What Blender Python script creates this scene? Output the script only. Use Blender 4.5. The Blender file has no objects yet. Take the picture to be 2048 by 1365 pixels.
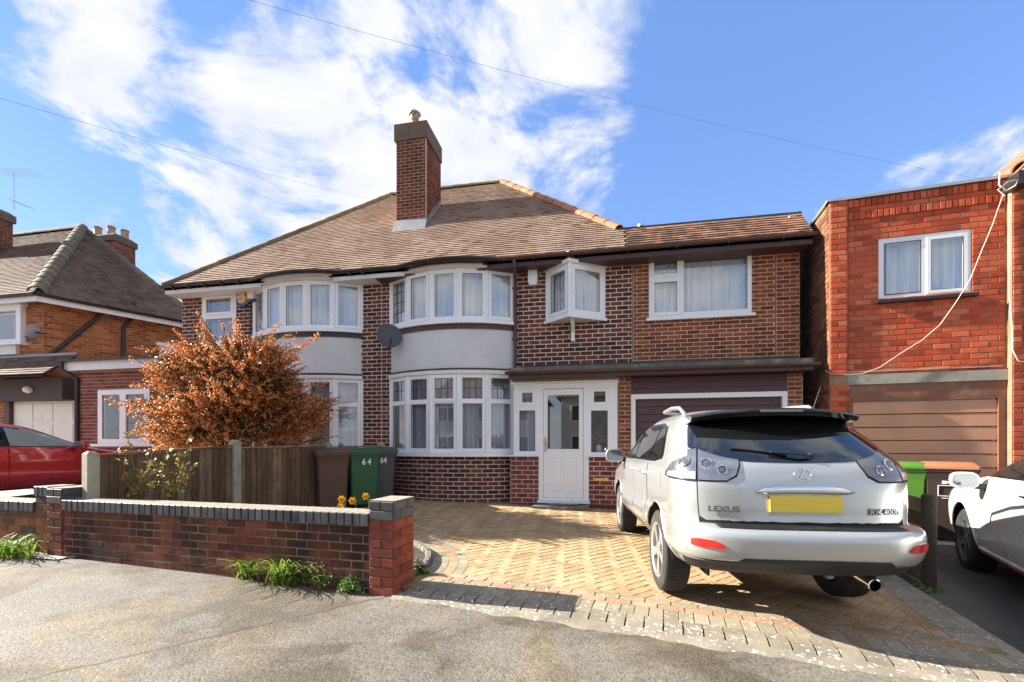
import bpy, bmesh, math, random
from mathutils import Vector, Matrix
R = math.radians
rnd = random.Random(7)
S = bpy.context.scene
COL = S.collection

# ------------------------------------------------------------------ camera, sky, sun, exposure
TH = R(11.2)                      # the camera looks a little to the left of square-on to the house
CT, ST = math.cos(TH), math.sin(TH)
FPX, HZ, CAMZ = 900.0, 890.0, 1.26
cam_d = bpy.data.cameras.new('camera')
cam_d.sensor_width = 36.0
cam_d.lens = 36.0 * FPX / 2048
cam_d.shift_y = (HZ - 682.5) / 2048
cam_d.clip_start, cam_d.clip_end = 0.05, 3000
cam = bpy.data.objects.new('camera', cam_d)
COL.objects.link(cam)
cam.location = (0, 0, CAMZ)
cam.rotation_euler = (R(90), 0, TH)
S.camera = cam

def raydir(px, py):
    dx, dz = (px - 1024) / FPX, (HZ - py) / FPX
    return Vector((dx * CT - ST, dx * ST + CT, dz))
def at(px, py, v):
    """the point of the upright plane y = v seen at that place of the photograph"""
    d = raydir(px, py)
    return Vector((0, 0, CAMZ)) + d * (v / d.y)
def hit(px, py, O, n):
    d = raydir(px, py)
    t = (Vector((O[0], O[1], 0)).dot(n)) / d.dot(n)
    return Vector((0, 0, CAMZ)) + d * t
def gz(u, v):
    u = max(-25, min(25, u))
    return -.02 * (u + 1.63) + .03 * max(0, min(v, 9) - 5)
def ground(px, py):
    d = raydir(px, py); z = 0
    for i in range(30):
        t = (z - CAMZ) / d.z
        z = gz(d.x * t, d.y * t)
    return Vector((d.x * t, d.y * t, z))
def proj(p):
    X, Z = p.x * CT + p.y * ST, p.y * CT - p.x * ST
    if Z < .2: return (-9999, -9999, Z)
    return (1024 + FPX * X / Z, HZ - FPX * (p.z - CAMZ) / Z, Z)

SUN = Vector((1.0, -0.035, -0.53)).normalized()      # the way the sunlight travels
sun_d = bpy.data.lights.new('sun', 'SUN')
sun_d.energy, sun_d.angle, sun_d.color = 2.05, R(.53), (1.0, .93, .82)
sun = bpy.data.objects.new('sun', sun_d)
COL.objects.link(sun)
sun.rotation_euler = SUN.to_track_quat('-Z', 'Y').to_euler()
sun.location = (-20, 2, 14)

S.view_settings.view_transform = 'Standard'
S.view_settings.look = 'None'
S.view_settings.exposure = 3.1
S.view_settings.gamma = 1.0
S.view_settings.use_curve_mapping = False
S.cycles.use_denoising = True
S.cycles.max_bounces = 8
S.cycles.transparent_max_bounces = 12
S.cycles.caustics_reflective = False
S.cycles.caustics_refractive = False

class NT:
    """small helper to wire node trees"""
    def __init__(s, tree): s.t = tree
    def n(s, typ, **kw):
        nd = s.t.nodes.new(typ)
        for k, v in kw.items():
            if k.startswith('i_'):
                nd.inputs[k[2:].replace('_', ' ')].default_value = v
            else: setattr(nd, k, v)
        return nd
    def put(s, val, sock):
        if hasattr(val, 'is_linked') or isinstance(val, bpy.types.NodeSocket): s.t.links.new(val, sock)
        else: sock.default_value = val
    def math(s, op, a, b=0.0, c=0.0, clamp=False):
        nd = s.n('ShaderNodeMath', operation=op, use_clamp=clamp)
        s.put(a, nd.inputs[0]); s.put(b, nd.inputs[1]); s.put(c, nd.inputs[2])
        return nd.outputs[0]
    def mix(s, f, a, b, blend='MIX'):
        nd = s.n('ShaderNodeMix', data_type='RGBA', blend_type=blend)
        s.put(f, nd.inputs[0]); s.put(c4(a), nd.inputs[6]); s.put(c4(b), nd.inputs[7])
        return nd.outputs[2]
    def noise(s, vec, scale, detail=3, rough=.55, dist=0.0, dim='3D'):
        nd = s.n('ShaderNodeTexNoise', noise_dimensions=dim)
        if vec is not None: s.t.links.new(vec, nd.inputs['Vector'])
        nd.inputs['Scale'].default_value = scale; nd.inputs['Detail'].default_value = detail
        nd.inputs['Roughness'].default_value = rough; nd.inputs['Distortion'].default_value = dist
        return nd.outputs[0]
    def step(s, v, lo, hi, a=0.0, b=1.0):
        nd = s.n('ShaderNodeMapRange', interpolation_type='SMOOTHSTEP')
        s.put(v, nd.inputs[0])
        for i, x in zip((1, 2, 3, 4), (lo, hi, a, b)): s.put(x, nd.inputs[i])
        return nd.outputs[0]
    def ramp(s, v, stops, mode='LINEAR'):
        nd = s.n('ShaderNodeValToRGB'); cr = nd.color_ramp; cr.interpolation = mode
        while len(cr.elements) < len(stops): cr.elements.new(.5)
        for e, (p, c) in zip(cr.elements, stops): e.position = p; e.color = c4(c)
        s.put(v, nd.inputs[0]); return nd.outputs[0]
    def vscale(s, vec, sc):
        nd = s.n('ShaderNodeVectorMath', operation='MULTIPLY'); s.t.links.new(vec, nd.inputs[0])
        nd.inputs[1].default_value = sc; return nd.outputs[0]
def c4(c):
    if isinstance(c, (tuple, list)): return tuple(c) if len(c) == 4 else (c[0], c[1], c[2], 1.0)
    return c

def build_world():
    w = bpy.data.worlds.new('World'); S.world = w; w.use_nodes = True
    w.node_tree.nodes.clear(); g = NT(w.node_tree)
    sky = g.n('ShaderNodeTexSky', sky_type='NISHITA', sun_disc=False)
    sky.sun_elevation = math.asin(-SUN.z)
    sky.sun_rotation = math.atan2(-SUN.x, -SUN.y)
    sky.air_density, sky.dust_density, sky.ozone_density = 1.0, .15, 4.0
    hs = g.n('ShaderNodeHueSaturation'); hs.inputs['Saturation'].default_value = 1.12
    hs.inputs['Hue'].default_value = .512
    hs.inputs['Value'].default_value = .27
    g.put(sky.outputs[0], hs.inputs['Color'])
    d = g.n('ShaderNodeTexCoord').outputs['Generated']
    sx = g.n('ShaderNodeSeparateXYZ'); g.put(d, sx.inputs[0])
    zz = g.math('ADD', g.math('MAXIMUM', sx.outputs[2], 0.0), .22)
    cb = g.n('ShaderNodeCombineXYZ')
    g.put(g.math('DIVIDE', sx.outputs[0], zz), cb.inputs[0]); g.put(g.math('DIVIDE', sx.outputs[1], zz), cb.inputs[1])
    q = cb.outputs[0]
    n1 = g.noise(q, 2.4, 10, .60, .5); n2 = g.noise(q, 8.0, 6, .65, .3)
    dens = g.math('ADD', g.math('MULTIPLY_ADD', n1, 1.7, -.35), g.math('MULTIPLY', g.math('SUBTRACT', n2, .5), .34))
    # banks of cloud and clear blue where they stand over the street: direction, sharpness, weight
    for px, py, k, wt in ((200, 70, 60, .06), (300, 150, 80, .08), (430, 210, 110, .10), (640, 190, 110, .10), (760, 60, 90, .08), (960, 250, 110, .10), (1130, 300, 150, .10), (450, 430, 120, .08),
                          (1160, 20, 80, .12), (1400, 40, 120, .12), (1960, 270, 90, .13), (1640, 420, 150, .08), (1270, 260, 500, .12), (640, 380, 120, .05), (1180, 165, 300, .10),
                          (400, 20, 260, -.26), (330, 330, 200, -.16), (1560, 200, 26, -.36), (1750, 40, 20, -.34), (1480, 300, 120, -.18), (60, 190, 90, -.22), (40, 330, 120, -.16), (1390, 380, 70, -.24), (1080, 215, 700, -.16), (960, 60, 500, -.16), (820, 130, 700, -.14), (1000, 140, 900, -.10), (560, 330, 300, -.10)):
        dv = raydir(px, py).normalized()
        dp = g.n('ShaderNodeVectorMath', operation='DOT_PRODUCT'); g.put(d, dp.inputs[0]); dp.inputs[1].default_value = dv
        e = g.math('EXPONENT', g.math('MULTIPLY', g.math('SUBTRACT', dp.outputs['Value'], 1.0), float(k)))
        dens = g.math('MULTIPLY_ADD', e, wt, dens)
    cov = g.step(dens, .34, .60)  # heavy cover all round: unseen cloud behind the camera added to fill the shade
    n3 = g.noise(q, 4.0, 6, .55, .3)
    ccol = g.ramp(g.math('ADD', g.math('MULTIPLY', n3, .6), g.math('MULTIPLY', dens, .4)), ((.40, (.62, .65, .72)), (.58, (.79, .80, .83)), (.78, (1.25, 1.24, 1.22))))
    veil = g.math('MULTIPLY', g.math('POWER', g.math('SUBTRACT', 1.0, g.math('ABSOLUTE', sx.outputs[2])), 5.0), .75)
    base = g.mix(.6, hs.outputs[0], (.185, .345, .70))
    blue = g.mix(veil, base, (.66, .75, .85))
    col = g.mix(g.math('MULTIPLY', cov, .97), blue, ccol)
    bg = g.n('ShaderNodeBackground'); bg.inputs['Strength'].default_value = .15
    g.put(col, bg.inputs['Color'])
    g.put(bg.outputs[0], g.n('ShaderNodeOutputWorld').inputs[0])
build_world()

# ------------------------------------------------------------------ object and mesh helpers
def put(o, parent=None, label=None, cat=None, group=None, kind=None):
    COL.objects.link(o)
    if parent is not None:
        o.parent = parent
        if parent.get('base_at'):
            o.matrix_parent_inverse = Matrix.Translation(Vector(parent['base_at'])).inverted()
    if label: o['label'] = label
    if cat: o['category'] = cat
    if group: o['group'] = group
    if kind: o['kind'] = kind
    return o
def thing(name, label, cat, loc=(0, 0, 0), group=None, world=True, rotz=0.0):
    """an Empty at the thing's base; with world=True its parts are written in world coordinates"""
    o = bpy.data.objects.new(name, None)
    o.empty_display_size = .2
    o.location = loc; o.rotation_euler = (0, 0, rotz)
    put(o, None, label, cat, group)
    if world: o['base_at'] = [float(x) for x in loc]
    return o

class MB:
    def __init__(s): s.v, s.f, s.mi, s.uv = [], [], [], None
    def face(s, pts, m=0):
        b = len(s.v); s.v.extend(tuple(p) for p in pts); s.f.append(tuple(range(b, b + len(pts)))); s.mi.append(m)
    def hexa(s, p, m=0, skip=()):
        """p: 4 points of one face, then the 4 matching points of the opposite face"""
        b = len(s.v); s.v.extend(tuple(q) for q in p)
        for i, q in enumerate(((3, 2, 1, 0), (4, 5, 6, 7), (0, 1, 5, 4), (1, 2, 6, 5), (2, 3, 7, 6), (3, 0, 4, 7))):
            if i in skip: continue
            s.f.append(tuple(b + k for k in q)); s.mi.append(m)
    def box(s, x0, x1, y0, y1, z0, z1, m=0, M=None):
        p = [(x0, y0, z0), (x1, y0, z0), (x1, y1, z0), (x0, y1, z0), (x0, y0, z1), (x1, y0, z1), (x1, y1, z1), (x0, y1, z1)]
        if M is not None: p = [M @ Vector(q) for q in p]
        s.hexa(p, m)
    def fbox(s, fr, a0, a1, b0, b1, c0, c1, m=0):
        """box in a wall frame fr=(O, ex, en): a along, b up, c outward"""
        O, ex, en = fr
        pt = lambda a, b, c: O + ex * a + Vector((0, 0, b)) + en * c
        s.hexa([pt(a0, b0, c1), pt(a1, b0, c1), pt(a1, b0, c0), pt(a0, b0, c0), pt(a0, b1, c1), pt(a1, b1, c1), pt(a1, b1, c0), pt(a0, b1, c0)], m)
    def prism(s, bot, top, m=0, cap=True):
        n = len(bot); b = len(s.v)
        s.v.extend(tuple(p) for p in bot); s.v.extend(tuple(p) for p in top)
        for i in range(n):
            j = (i + 1) % n
            s.f.append((b + i, b + j, b + n + j, b + n + i)); s.mi.append(m)
        if cap:
            s.f.append(tuple(b + i for i in reversed(range(n)))); s.mi.append(m)
            s.f.append(tuple(b + n + i for i in range(n))); s.mi.append(m)
    def loft(s, rings, m=0, closed=True, cap=True):
        n = len(rings[0]); b = len(s.v)
        for r in rings: s.v.extend(tuple(p) for p in r)
        for k in range(len(rings) - 1):
            for i in range(n if closed else n - 1):
                j = (i + 1) % n
                s.f.append((b + k * n + i, b + k * n + j, b + (k + 1) * n + j, b + (k + 1) * n + i)); s.mi.append(m)
        if cap and closed:
            s.f.append(tuple(b + i for i in reversed(range(n)))); s.mi.append(m)
            s.f.append(tuple(b + (len(rings) - 1) * n + i for i in range(n))); s.mi.append(m)
    def tube(s, path, r, n=6, m=0, cap=True):
        path = [Vector(p) for p in path]; rings = []
        rr = r if isinstance(r, (list, tuple)) else [r] * len(path)
        up = None
        for i, p in enumerate(path):
            t = (path[min(i + 1, len(path) - 1)] - path[max(i - 1, 0)])
            t = t.normalized() if t.length > 1e-9 else Vector((0, 0, 1))
            if up is None: up = Vector((0, 0, 1)) if abs(t.z) < .9 else Vector((1, 0, 0))
            a = t.cross(up)
            if a.length < 1e-4: a = t.orthogonal()
            a.normalize(); c = a.cross(t).normalized(); up = c
            rings.append([p + (a * math.cos(2 * math.pi * k / n) + c * math.sin(2 * math.pi * k / n)) * rr[i] for k in range(n)])
        s.loft(rings, m, True, cap)
    def lathe(s, prof, c, n=16, m=0, M=None, cap=True):
        rings = []
        for r, z in prof:
            ring = [Vector((r * math.cos(2 * math.pi * k / n), r * math.sin(2 * math.pi * k / n), z)) for k in range(n)]
            rings.append([(M @ p if M is not None else p) + Vector(c) for p in ring])
        s.loft(rings, m, True, cap)
    def grid(s, fn, nu, nv, m=0):
        b = len(s.v)
        for j in range(nv + 1):
            for i in range(nu + 1): s.v.append(tuple(fn(i / nu, j / nv)))
        for j in range(nv):
            for i in range(nu):
                k = b + j * (nu + 1) + i
                s.f.append((k, k + 1, k + nu + 2, k + nu + 1)); s.mi.append(m)
    def slab(s, fr, W, H, holes, c0, c1, m=0, a0=0.0, b0=0.0):
        """a sheet from c0 (back) to c1 (front) with rectangular holes (x0,x1,z0,z1): front, and the reveals of the holes"""
        O, ex, en = fr
        xs = sorted({a0, a0 + W} | {x for h in holes for x in h[:2] if a0 < x < a0 + W})
        zs = sorted({b0, b0 + H} | {z for h in holes for z in h[2:4] if b0 < z < b0 + H})
        def full(i, j):
            if not (0 <= i < len(xs) - 1 and 0 <= j < len(zs) - 1): return False
            x, z = (xs[i] + xs[i + 1]) / 2, (zs[j] + zs[j + 1]) / 2
            return not any(h[0] < x < h[1] and h[2] < z < h[3] for h in holes)
        pt = lambda a, b, c: O + ex * a + Vector((0, 0, b)) + en * c
        for i in range(len(xs) - 1):
            for j in range(len(zs) - 1):
                if not full(i, j): continue
                x0, x1, z0, z1 = xs[i], xs[i + 1], zs[j], zs[j + 1]
                s.face([pt(x0, z0, c1), pt(x1, z0, c1), pt(x1, z1, c1), pt(x0, z1, c1)], m)
                s.face([pt(x1, z0, c0), pt(x0, z0, c0), pt(x0, z1, c0), pt(x1, z1, c0)], m)
                if not full(i - 1, j): s.face([pt(x0, z0, c0), pt(x0, z0, c1), pt(x0, z1, c1), pt(x0, z1, c0)], m)
                if not full(i + 1, j): s.face([pt(x1, z0, c1), pt(x1, z0, c0), pt(x1, z1, c0), pt(x1, z1, c1)], m)
                if not full(i, j - 1): s.face([pt(x0, z0, c0), pt(x1, z0, c0), pt(x1, z0, c1), pt(x0, z0, c1)], m)
                if not full(i, j + 1): s.face([pt(x0, z1, c1), pt(x1, z1, c1), pt(x1, z1, c0), pt(x0, z1, c0)], m)
    def add(s, o, M=None):
        b = len(s.v)
        s.v.extend(tuple(M @ Vector(p)) if M is not None else p for p in o.v)
        s.f.extend(tuple(b + k for k in f) for f in o.f); s.mi.extend(o.mi)
    def mesh(s, name, mats, smooth=0):
        me = bpy.data.meshes.new(name)
        me.from_pydata(s.v, [], s.f)
        for m in (mats if isinstance(mats, (list, tuple)) else [mats]): me.materials.append(m)
        if any(s.mi): me.polygons.foreach_set('material_index', s.mi)
        if smooth:
            me.polygons.foreach_set('use_smooth', [True] * len(me.polygons))
            if smooth < 180:
                bm = bmesh.new(); bm.from_mesh(me); bmesh.ops.remove_doubles(bm, verts=bm.verts, dist=1e-5); bm.to_mesh(me); bm.free()
                me.set_sharp_from_angle(angle=R(smooth))
        me.update(); return me
    def obj(s, name, mats, parent=None, smooth=0, **kw):
        return put(bpy.data.objects.new(name, s.mesh(name, mats, smooth)), parent, **kw)
def mesh_obj(name, me, parent, M=None, **kw):
    o = put(bpy.data.objects.new(name, me), parent, **kw)
    if M is not None: o.matrix_basis = M
    return o
def frame(O, ang=0.0):
    """upright wall frame: origin, direction along, outward normal (towards the street)"""
    ex = Vector((math.cos(ang), math.sin(ang), 0)); return (Vector(O), ex, Vector((ex.y, -ex.x, 0)))
# ------------------------------------------------------------------ materials
MATS = {}
def new_mat(name):
    m = bpy.data.materials.new(name); m.use_nodes = True; m.node_tree.nodes.clear()
    g = NT(m.node_tree); b = g.n('ShaderNodeBsdfPrincipled'); o = g.n('ShaderNodeOutputMaterial')
    g.put(b.outputs[0], o.inputs[0]); MATS[name] = m
    return m, g, b
def setp(g, b, **kw):
    for k, v in kw.items():
        g.put(c4(v) if isinstance(v, (tuple, list)) else v, b.inputs[k.replace('_', ' ')])
def bump(g, b, h, strength, dist=.01):
    bp = g.n('ShaderNodeBump'); bp.inputs['Strength'].default_value = strength; bp.inputs['Distance'].default_value = dist
    g.put(h, bp.inputs['Height']); g.put(bp.outputs[0], b.inputs['Normal'])
def wpos(g): return g.n('ShaderNodeNewGeometry').outputs['Position']
def piece(g):
    """a random number of its own for every piece, be it an object or an island of a joined mesh"""
    a = g.n('ShaderNodeObjectInfo').outputs['Random']; b = g.n('ShaderNodeNewGeometry').outputs['Random Per Island']
    return g.math('FRACT', g.math('ADD', a, b))
def mat_plain(name, col, rough=.6, metal=0.0, var=.12, scale=6, bumpv=0.0, bscale=60, coat=0.0, spec=.5, dirt=None, dirtf=.5):
    m, g, b = new_mat(name); p = wpos(g)
    n = g.noise(p, scale, 4)
    c = g.mix(n, tuple(x * (1 - var) for x in col), tuple(min(1, x * (1 + var)) for x in col))
    if dirt:
        d = g.step(g.noise(p, scale * .6, 6, .65), .48, .7)
        c = g.mix(g.math('MULTIPLY', d, dirtf), c, dirt)
    setp(g, b, Base_Color=c, Metallic=metal, Coat_Weight=coat, Specular_IOR_Level=spec)
    setp(g, b, Roughness=g.math('MULTIPLY_ADD', g.noise(p, scale * 3, 3), .16, rough - .08))
    if bumpv: bump(g, b, g.noise(p, bscale, 4, .6), bumpv)
    return m
def mat_brick(name, stops, rough=.82, stain=None, stainf=.5, sscale=1.5, grain=.25, fine=90):
    m, g, b = new_mat(name); p = wpos(g); r = piece(g)
    c = g.ramp(r, stops)
    n = g.noise(p, 45, 4, .65)
    c = g.mix(grain, c, g.mix(n, (.0, .0, .0), (1, 1, 1)), 'OVERLAY')
    n2 = g.noise(p, 9, 5, .6)
    c = g.mix(g.math('MULTIPLY', g.step(n2, .5, .75), .35), c, tuple(x * .45 for x in stops[0][1]))
    if stain:
        sv = g.vscale(p, (1, 1, .55)); s2 = g.noise(sv, sscale, 6, .68, .4)
        c = g.mix(g.math('MULTIPLY', g.step(s2, .42, .62), stainf), c, stain)
    setp(g, b, Base_Color=c, Roughness=rough, Specular_IOR_Level=.2)
    bump(g, b, g.noise(p, fine, 4, .7), .35, .006)
    return m
def mat_mortar(name, col, col2, rough=.95):
    m, g, b = new_mat(name); p = wpos(g)
    c = g.mix(g.step(g.noise(p, 1.8, 5, .65), .35, .65), col, col2)
    c = g.mix(.3, c, g.mix(g.noise(p, 120, 3), (0, 0, 0), (1, 1, 1)), 'OVERLAY')
    setp(g, b, Base_Color=c, Roughness=rough); bump(g, b, g.noise(p, 130, 3), .5, .005)
    return m

M_BRICK = mat_brick('dark_red_brick', ((0, (.055, .026, .022)), (.2, (.12, .036, .025)), (.6, (.165, .047, .03)), (.85, (.20, .058, .034)), (1, (.25, .08, .043))), stain=(.05, .03, .024), stainf=.4, sscale=.7)
M_MORT = mat_mortar('cream_mortar', (.80, .72, .62), (.64, .55, .44))
M_BRICK2 = mat_brick('warm_red_brick', ((0, (.13, .045, .03)), (.3, (.20, .064, .036)), (.7, (.25, .08, .042)), (1, (.33, .115, .055))))
M_MORT2 = mat_mortar('buff_mortar', (.76, .53, .33), (.62, .42, .26))
M_BRICK3 = mat_brick('porch_red_brick', ((0, (.13, .04, .03)), (.5, (.19, .052, .036)), (1, (.25, .075, .05))))
M_MORT3 = mat_mortar('pale_mortar', (.68, .58, .52), (.54, .44, .37))
M_BRICK_R = mat_brick('bright_red_brick', ((0, (.36, .055, .026)), (.3, (.55, .085, .036)), (.7, (.62, .115, .048)), (1, (.68, .18, .08))), stain=(.16, .055, .035), stainf=.3)
M_MORT_R = mat_mortar('grey_brown_mortar', (.20, .125, .075), (.34, .21, .12))
M_BRICK_L = mat_brick('orange_red_brick', ((0, (.22, .065, .03)), (.4, (.36, .115, .045)), (.8, (.44, .16, .06)), (1, (.5, .21, .09))))
M_MORT_L = mat_mortar('orange_mortar', (.42, .24, .13), (.5, .31, .17))
M_BRICK_L2 = mat_brick('plum_brick', ((0, (.14, .05, .04)), (.5, (.2, .07, .05)), (1, (.26, .1, .07))))
M_MORT_L2 = mat_mortar('pink_mortar', (.5, .36, .27), (.42, .28, .2))
M_TILE = mat_brick('weathered_clay_tile', ((0, (.20, .10, .065)), (.08, (.31, .21, .15)), (.5, (.35, .25, .185)), (.92, (.39, .285, .215)), (1, (.31, .155, .095))), rough=.85, stain=(.19, .115, .08), stainf=.5, sscale=.9)
M_TILE_E = mat_brick('mottled_red_tile', ((0, (.09, .055, .04)), (.3, (.24, .12, .075)), (.6, (.32, .155, .095)), (.9, (.38, .20, .125)), (1, (.14, .09, .06))), rough=.85, stain=(.07, .055, .04), stainf=.75, sscale=1.6)
M_TILE_L = mat_brick('grey_brown_tile', ((0, (.105, .065, .048)), (.5, (.15, .098, .072)), (1, (.20, .135, .10))), rough=.85, stain=(.30, .235, .16), stainf=.35, sscale=.7)
M_UNDER = mat_plain('roof_underside', (.04, .025, .02), .9)
M_RIDGE_OLD = mat_brick('olive_ridge_tile', ((0, (.18, .12, .06)), (1, (.30, .20, .10))), stain=(.1, .085, .04), stainf=.6, sscale=3)
M_RIDGE_NEW = mat_brick('orange_ridge_tile', ((0, (.40, .16, .08)), (1, (.52, .235, .125))), stain=(.3, .15, .08), stainf=.35, sscale=2)
M_UPVC = mat_plain('white_upvc', (.86, .86, .85), .28, var=.02, spec=.5)
M_CREAM = mat_plain('cream_trim', (.78, .74, .66), .4, var=.05, dirt=(.5, .45, .38), dirtf=.3)
M_WHITE = mat_plain('white_painted_board', (.80, .79, .78), .5, var=.04, dirt=(.62, .58, .52), dirtf=.35)
M_BROWN = mat_plain('brown_painted_timber', (.075, .032, .03), .5, var=.2, dirt=(.11, .06, .055), dirtf=.5)
M_BLACK = mat_plain('black_plastic_gutter', (.018, .018, .019), .4, var=.2, dirt=(.07, .075, .06), dirtf=.4)
M_BROWNPIPE = mat_plain('brown_plastic_pipe', (.085, .04, .036), .4, var=.15)
M_LEAD = mat_plain('grey_lead_flashing', (.30, .31, .32), .55, metal=.3, var=.2, dirt=(.55, .55, .54), dirtf=.4)
M_FELT = mat_plain('grey_green_felt', (.06, .072, .068), .85, var=.3, dirt=(.12, .13, .11), dirtf=.5)
M_MOSS = mat_plain('mossy_concrete', (.14, .13, .10), .95, var=.4, scale=9, bumpv=.6, dirt=(.33, .33, .27), dirtf=.7)
M_CONC = mat_plain('weathered_concrete', (.34, .31, .25), .92, var=.2, scale=9, bumpv=.4, bscale=90, dirt=(.16, .14, .1), dirtf=.5)
M_SLAB = mat_plain('mossy_chimney_slab', (.15, .105, .075), .95, var=.5, scale=7, bumpv=.8, bscale=30, dirt=(.20, .16, .05), dirtf=.45)
M_RENDER, _g, _b = new_mat('roughcast_render')
_p = wpos(_g); _n = _g.noise(_p, 75, 4, .7)
setp(_g, _b, Base_Color=_g.mix(_g.step(_g.noise(_p, 1.4, 5), .35, .7), (.88, .87, .85), (.80, .79, .76)), Roughness=.95)
bump(_g, _b, _n, 1.0, .03)
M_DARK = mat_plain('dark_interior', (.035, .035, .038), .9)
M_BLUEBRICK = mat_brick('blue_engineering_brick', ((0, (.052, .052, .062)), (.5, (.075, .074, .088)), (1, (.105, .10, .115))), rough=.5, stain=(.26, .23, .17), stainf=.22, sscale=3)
def _sunlit_top(m, col, f):
    """sunlit beige, mottled like lichen and dust, painted on the faces that look up"""
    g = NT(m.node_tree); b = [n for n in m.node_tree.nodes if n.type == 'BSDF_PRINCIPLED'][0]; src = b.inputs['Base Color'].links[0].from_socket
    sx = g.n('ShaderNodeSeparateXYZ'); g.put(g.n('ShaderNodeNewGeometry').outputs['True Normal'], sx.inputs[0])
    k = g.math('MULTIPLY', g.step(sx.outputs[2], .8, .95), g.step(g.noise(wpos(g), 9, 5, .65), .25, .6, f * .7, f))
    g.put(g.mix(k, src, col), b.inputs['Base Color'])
_sunlit_top(M_BLUEBRICK, (.42, .37, .29), .9)  # sunlit tops of the coping bricks painted into their colour
M_WALLBRICK = mat_brick('stained_wall_brick', ((0, (.10, .032, .024)), (.5, (.17, .048, .032)), (1, (.25, .075, .045))), stain=(.028, .021, .017), stainf=.92, sscale=2.3)
M_WALLBRICK2 = mat_brick('orange_wall_brick', ((0, (.10, .07, .06)), (.35, (.27, .085, .04)), (1, (.40, .14, .06))), stain=(.07, .05, .04), stainf=.6, sscale=3)
M_PIERBRICK = mat_brick('red_pier_brick', ((0, (.24, .05, .032)), (.5, (.33, .07, .04)), (1, (.4, .1, .055))), stain=(.10, .045, .028), stainf=.55, sscale=2.6)
M_MORT_W = mat_mortar('dirty_wall_mortar', (.30, .20, .12), (.13, .09, .06))
def _algae(m):
    """green-brown runs and pale salts down the garden wall"""
    g = NT(m.node_tree); b = [n for n in m.node_tree.nodes if n.type == 'BSDF_PRINCIPLED'][0]
    src = b.inputs['Base Color'].links[0].from_socket; p = wpos(g)
    a = g.noise(g.vscale(p, (4.5, 4.5, .5)), 1.6, 4, .6)
    c = g.mix(g.math('MULTIPLY', g.step(a, .54, .72), .6), src, (.14, .088, .02))
    g.put(c, b.inputs['Base Color'])
for _m in (M_WALLBRICK, M_MORT_W): _algae(_m)

def mat_glass(name, tint=(.93, .95, .96), ior=1.9, rough=.0):
    m = bpy.data.materials.new(name); m.use_nodes = True; m.node_tree.nodes.clear(); g = NT(m.node_tree)
    t = g.n('ShaderNodeBsdfTransparent'); t.inputs[0].default_value = c4(tint)
    gl = g.n('ShaderNodeBsdfGlossy'); gl.inputs['Roughness'].default_value = rough; gl.inputs[0].default_value = (1, 1, 1, 1)
    ge = g.n('ShaderNodeNewGeometry'); dp = g.n('ShaderNodeVectorMath', operation='DOT_PRODUCT')
    g.put(ge.outputs['Normal'], dp.inputs[0]); g.put(ge.outputs['Incoming'], dp.inputs[1])
    f0 = ((ior - 1) / (ior + 1)) ** 2
    fr = g.math('MULTIPLY_ADD', g.math('POWER', g.math('SUBTRACT', 1.0, g.math('ABSOLUTE', dp.outputs['Value'])), 5.0), 1 - f0, f0)
    f = g.math('MULTIPLY', fr, g.math('SUBTRACT', 1.0, ge.outputs['Backfacing']), clamp=True)
    mx = g.n('ShaderNodeMixShader'); g.put(f, mx.inputs[0]); g.put(t.outputs[0], mx.inputs[1]); g.put(gl.outputs[0], mx.inputs[2])
    g.put(mx.outputs[0], g.n('ShaderNodeOutputMaterial').inputs[0]); MATS[name] = m
    return m
M_GLASS = mat_glass('window_glass', ior=2.4)
M_GLASS_D = mat_glass('door_glass', (.86, .9, .88), 2.7)
def mat_net(name, col, alpha, scale=1.0):
    m = bpy.data.materials.new(name); m.use_nodes = True; m.node_tree.nodes.clear(); g = NT(m.node_tree)
    p = wpos(g); d = g.n('ShaderNodeBsdfDiffuse'); tl = g.n('ShaderNodeBsdfTranslucent'); tr = g.n('ShaderNodeBsdfTransparent')
    fold = g.noise(g.vscale(p, (1, 1, .03)), 26 * scale, 3, .6)
    c = g.mix(g.step(fold, .3, .7), tuple(x * .86 for x in col), col)
    g.put(c, d.inputs[0]); g.put(c, tl.inputs[0])
    a = g.n('ShaderNodeMixShader'); a.inputs[0].default_value = .08; g.put(d.outputs[0], a.inputs[1]); g.put(tl.outputs[0], a.inputs[2])
    b = g.n('ShaderNodeMixShader'); g.put(g.step(fold, .3, .65, alpha * .86, alpha), b.inputs[0]); g.put(tr.outputs[0], b.inputs[1]); g.put(a.outputs[0], b.inputs[2])
    g.put(b.outputs[0], g.n('ShaderNodeOutputMaterial').inputs[0]); MATS[name] = m
    return m
M_NET = mat_net('white_net_curtain', (.96, .97, .99), 1.0)
M_NET2 = mat_net('thin_net_curtain', (.66, .68, .74), .70, 1.3)
M_LEADING = mat_plain('black_lead_came', (.03, .03, .03), .6)
M_SILVER = mat_plain('grey_galvanised_steel', (.5, .5, .48), .4, metal=.8, var=.1)
M_BRASS = mat_plain('polished_brass', (.75, .5, .16), .28, metal=.9, var=.1)
M_WOODBR = mat_plain('garage_brown_board', (.095, .04, .04), .55, var=.15, dirt=(.065, .03, .03), dirtf=.4)
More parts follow.
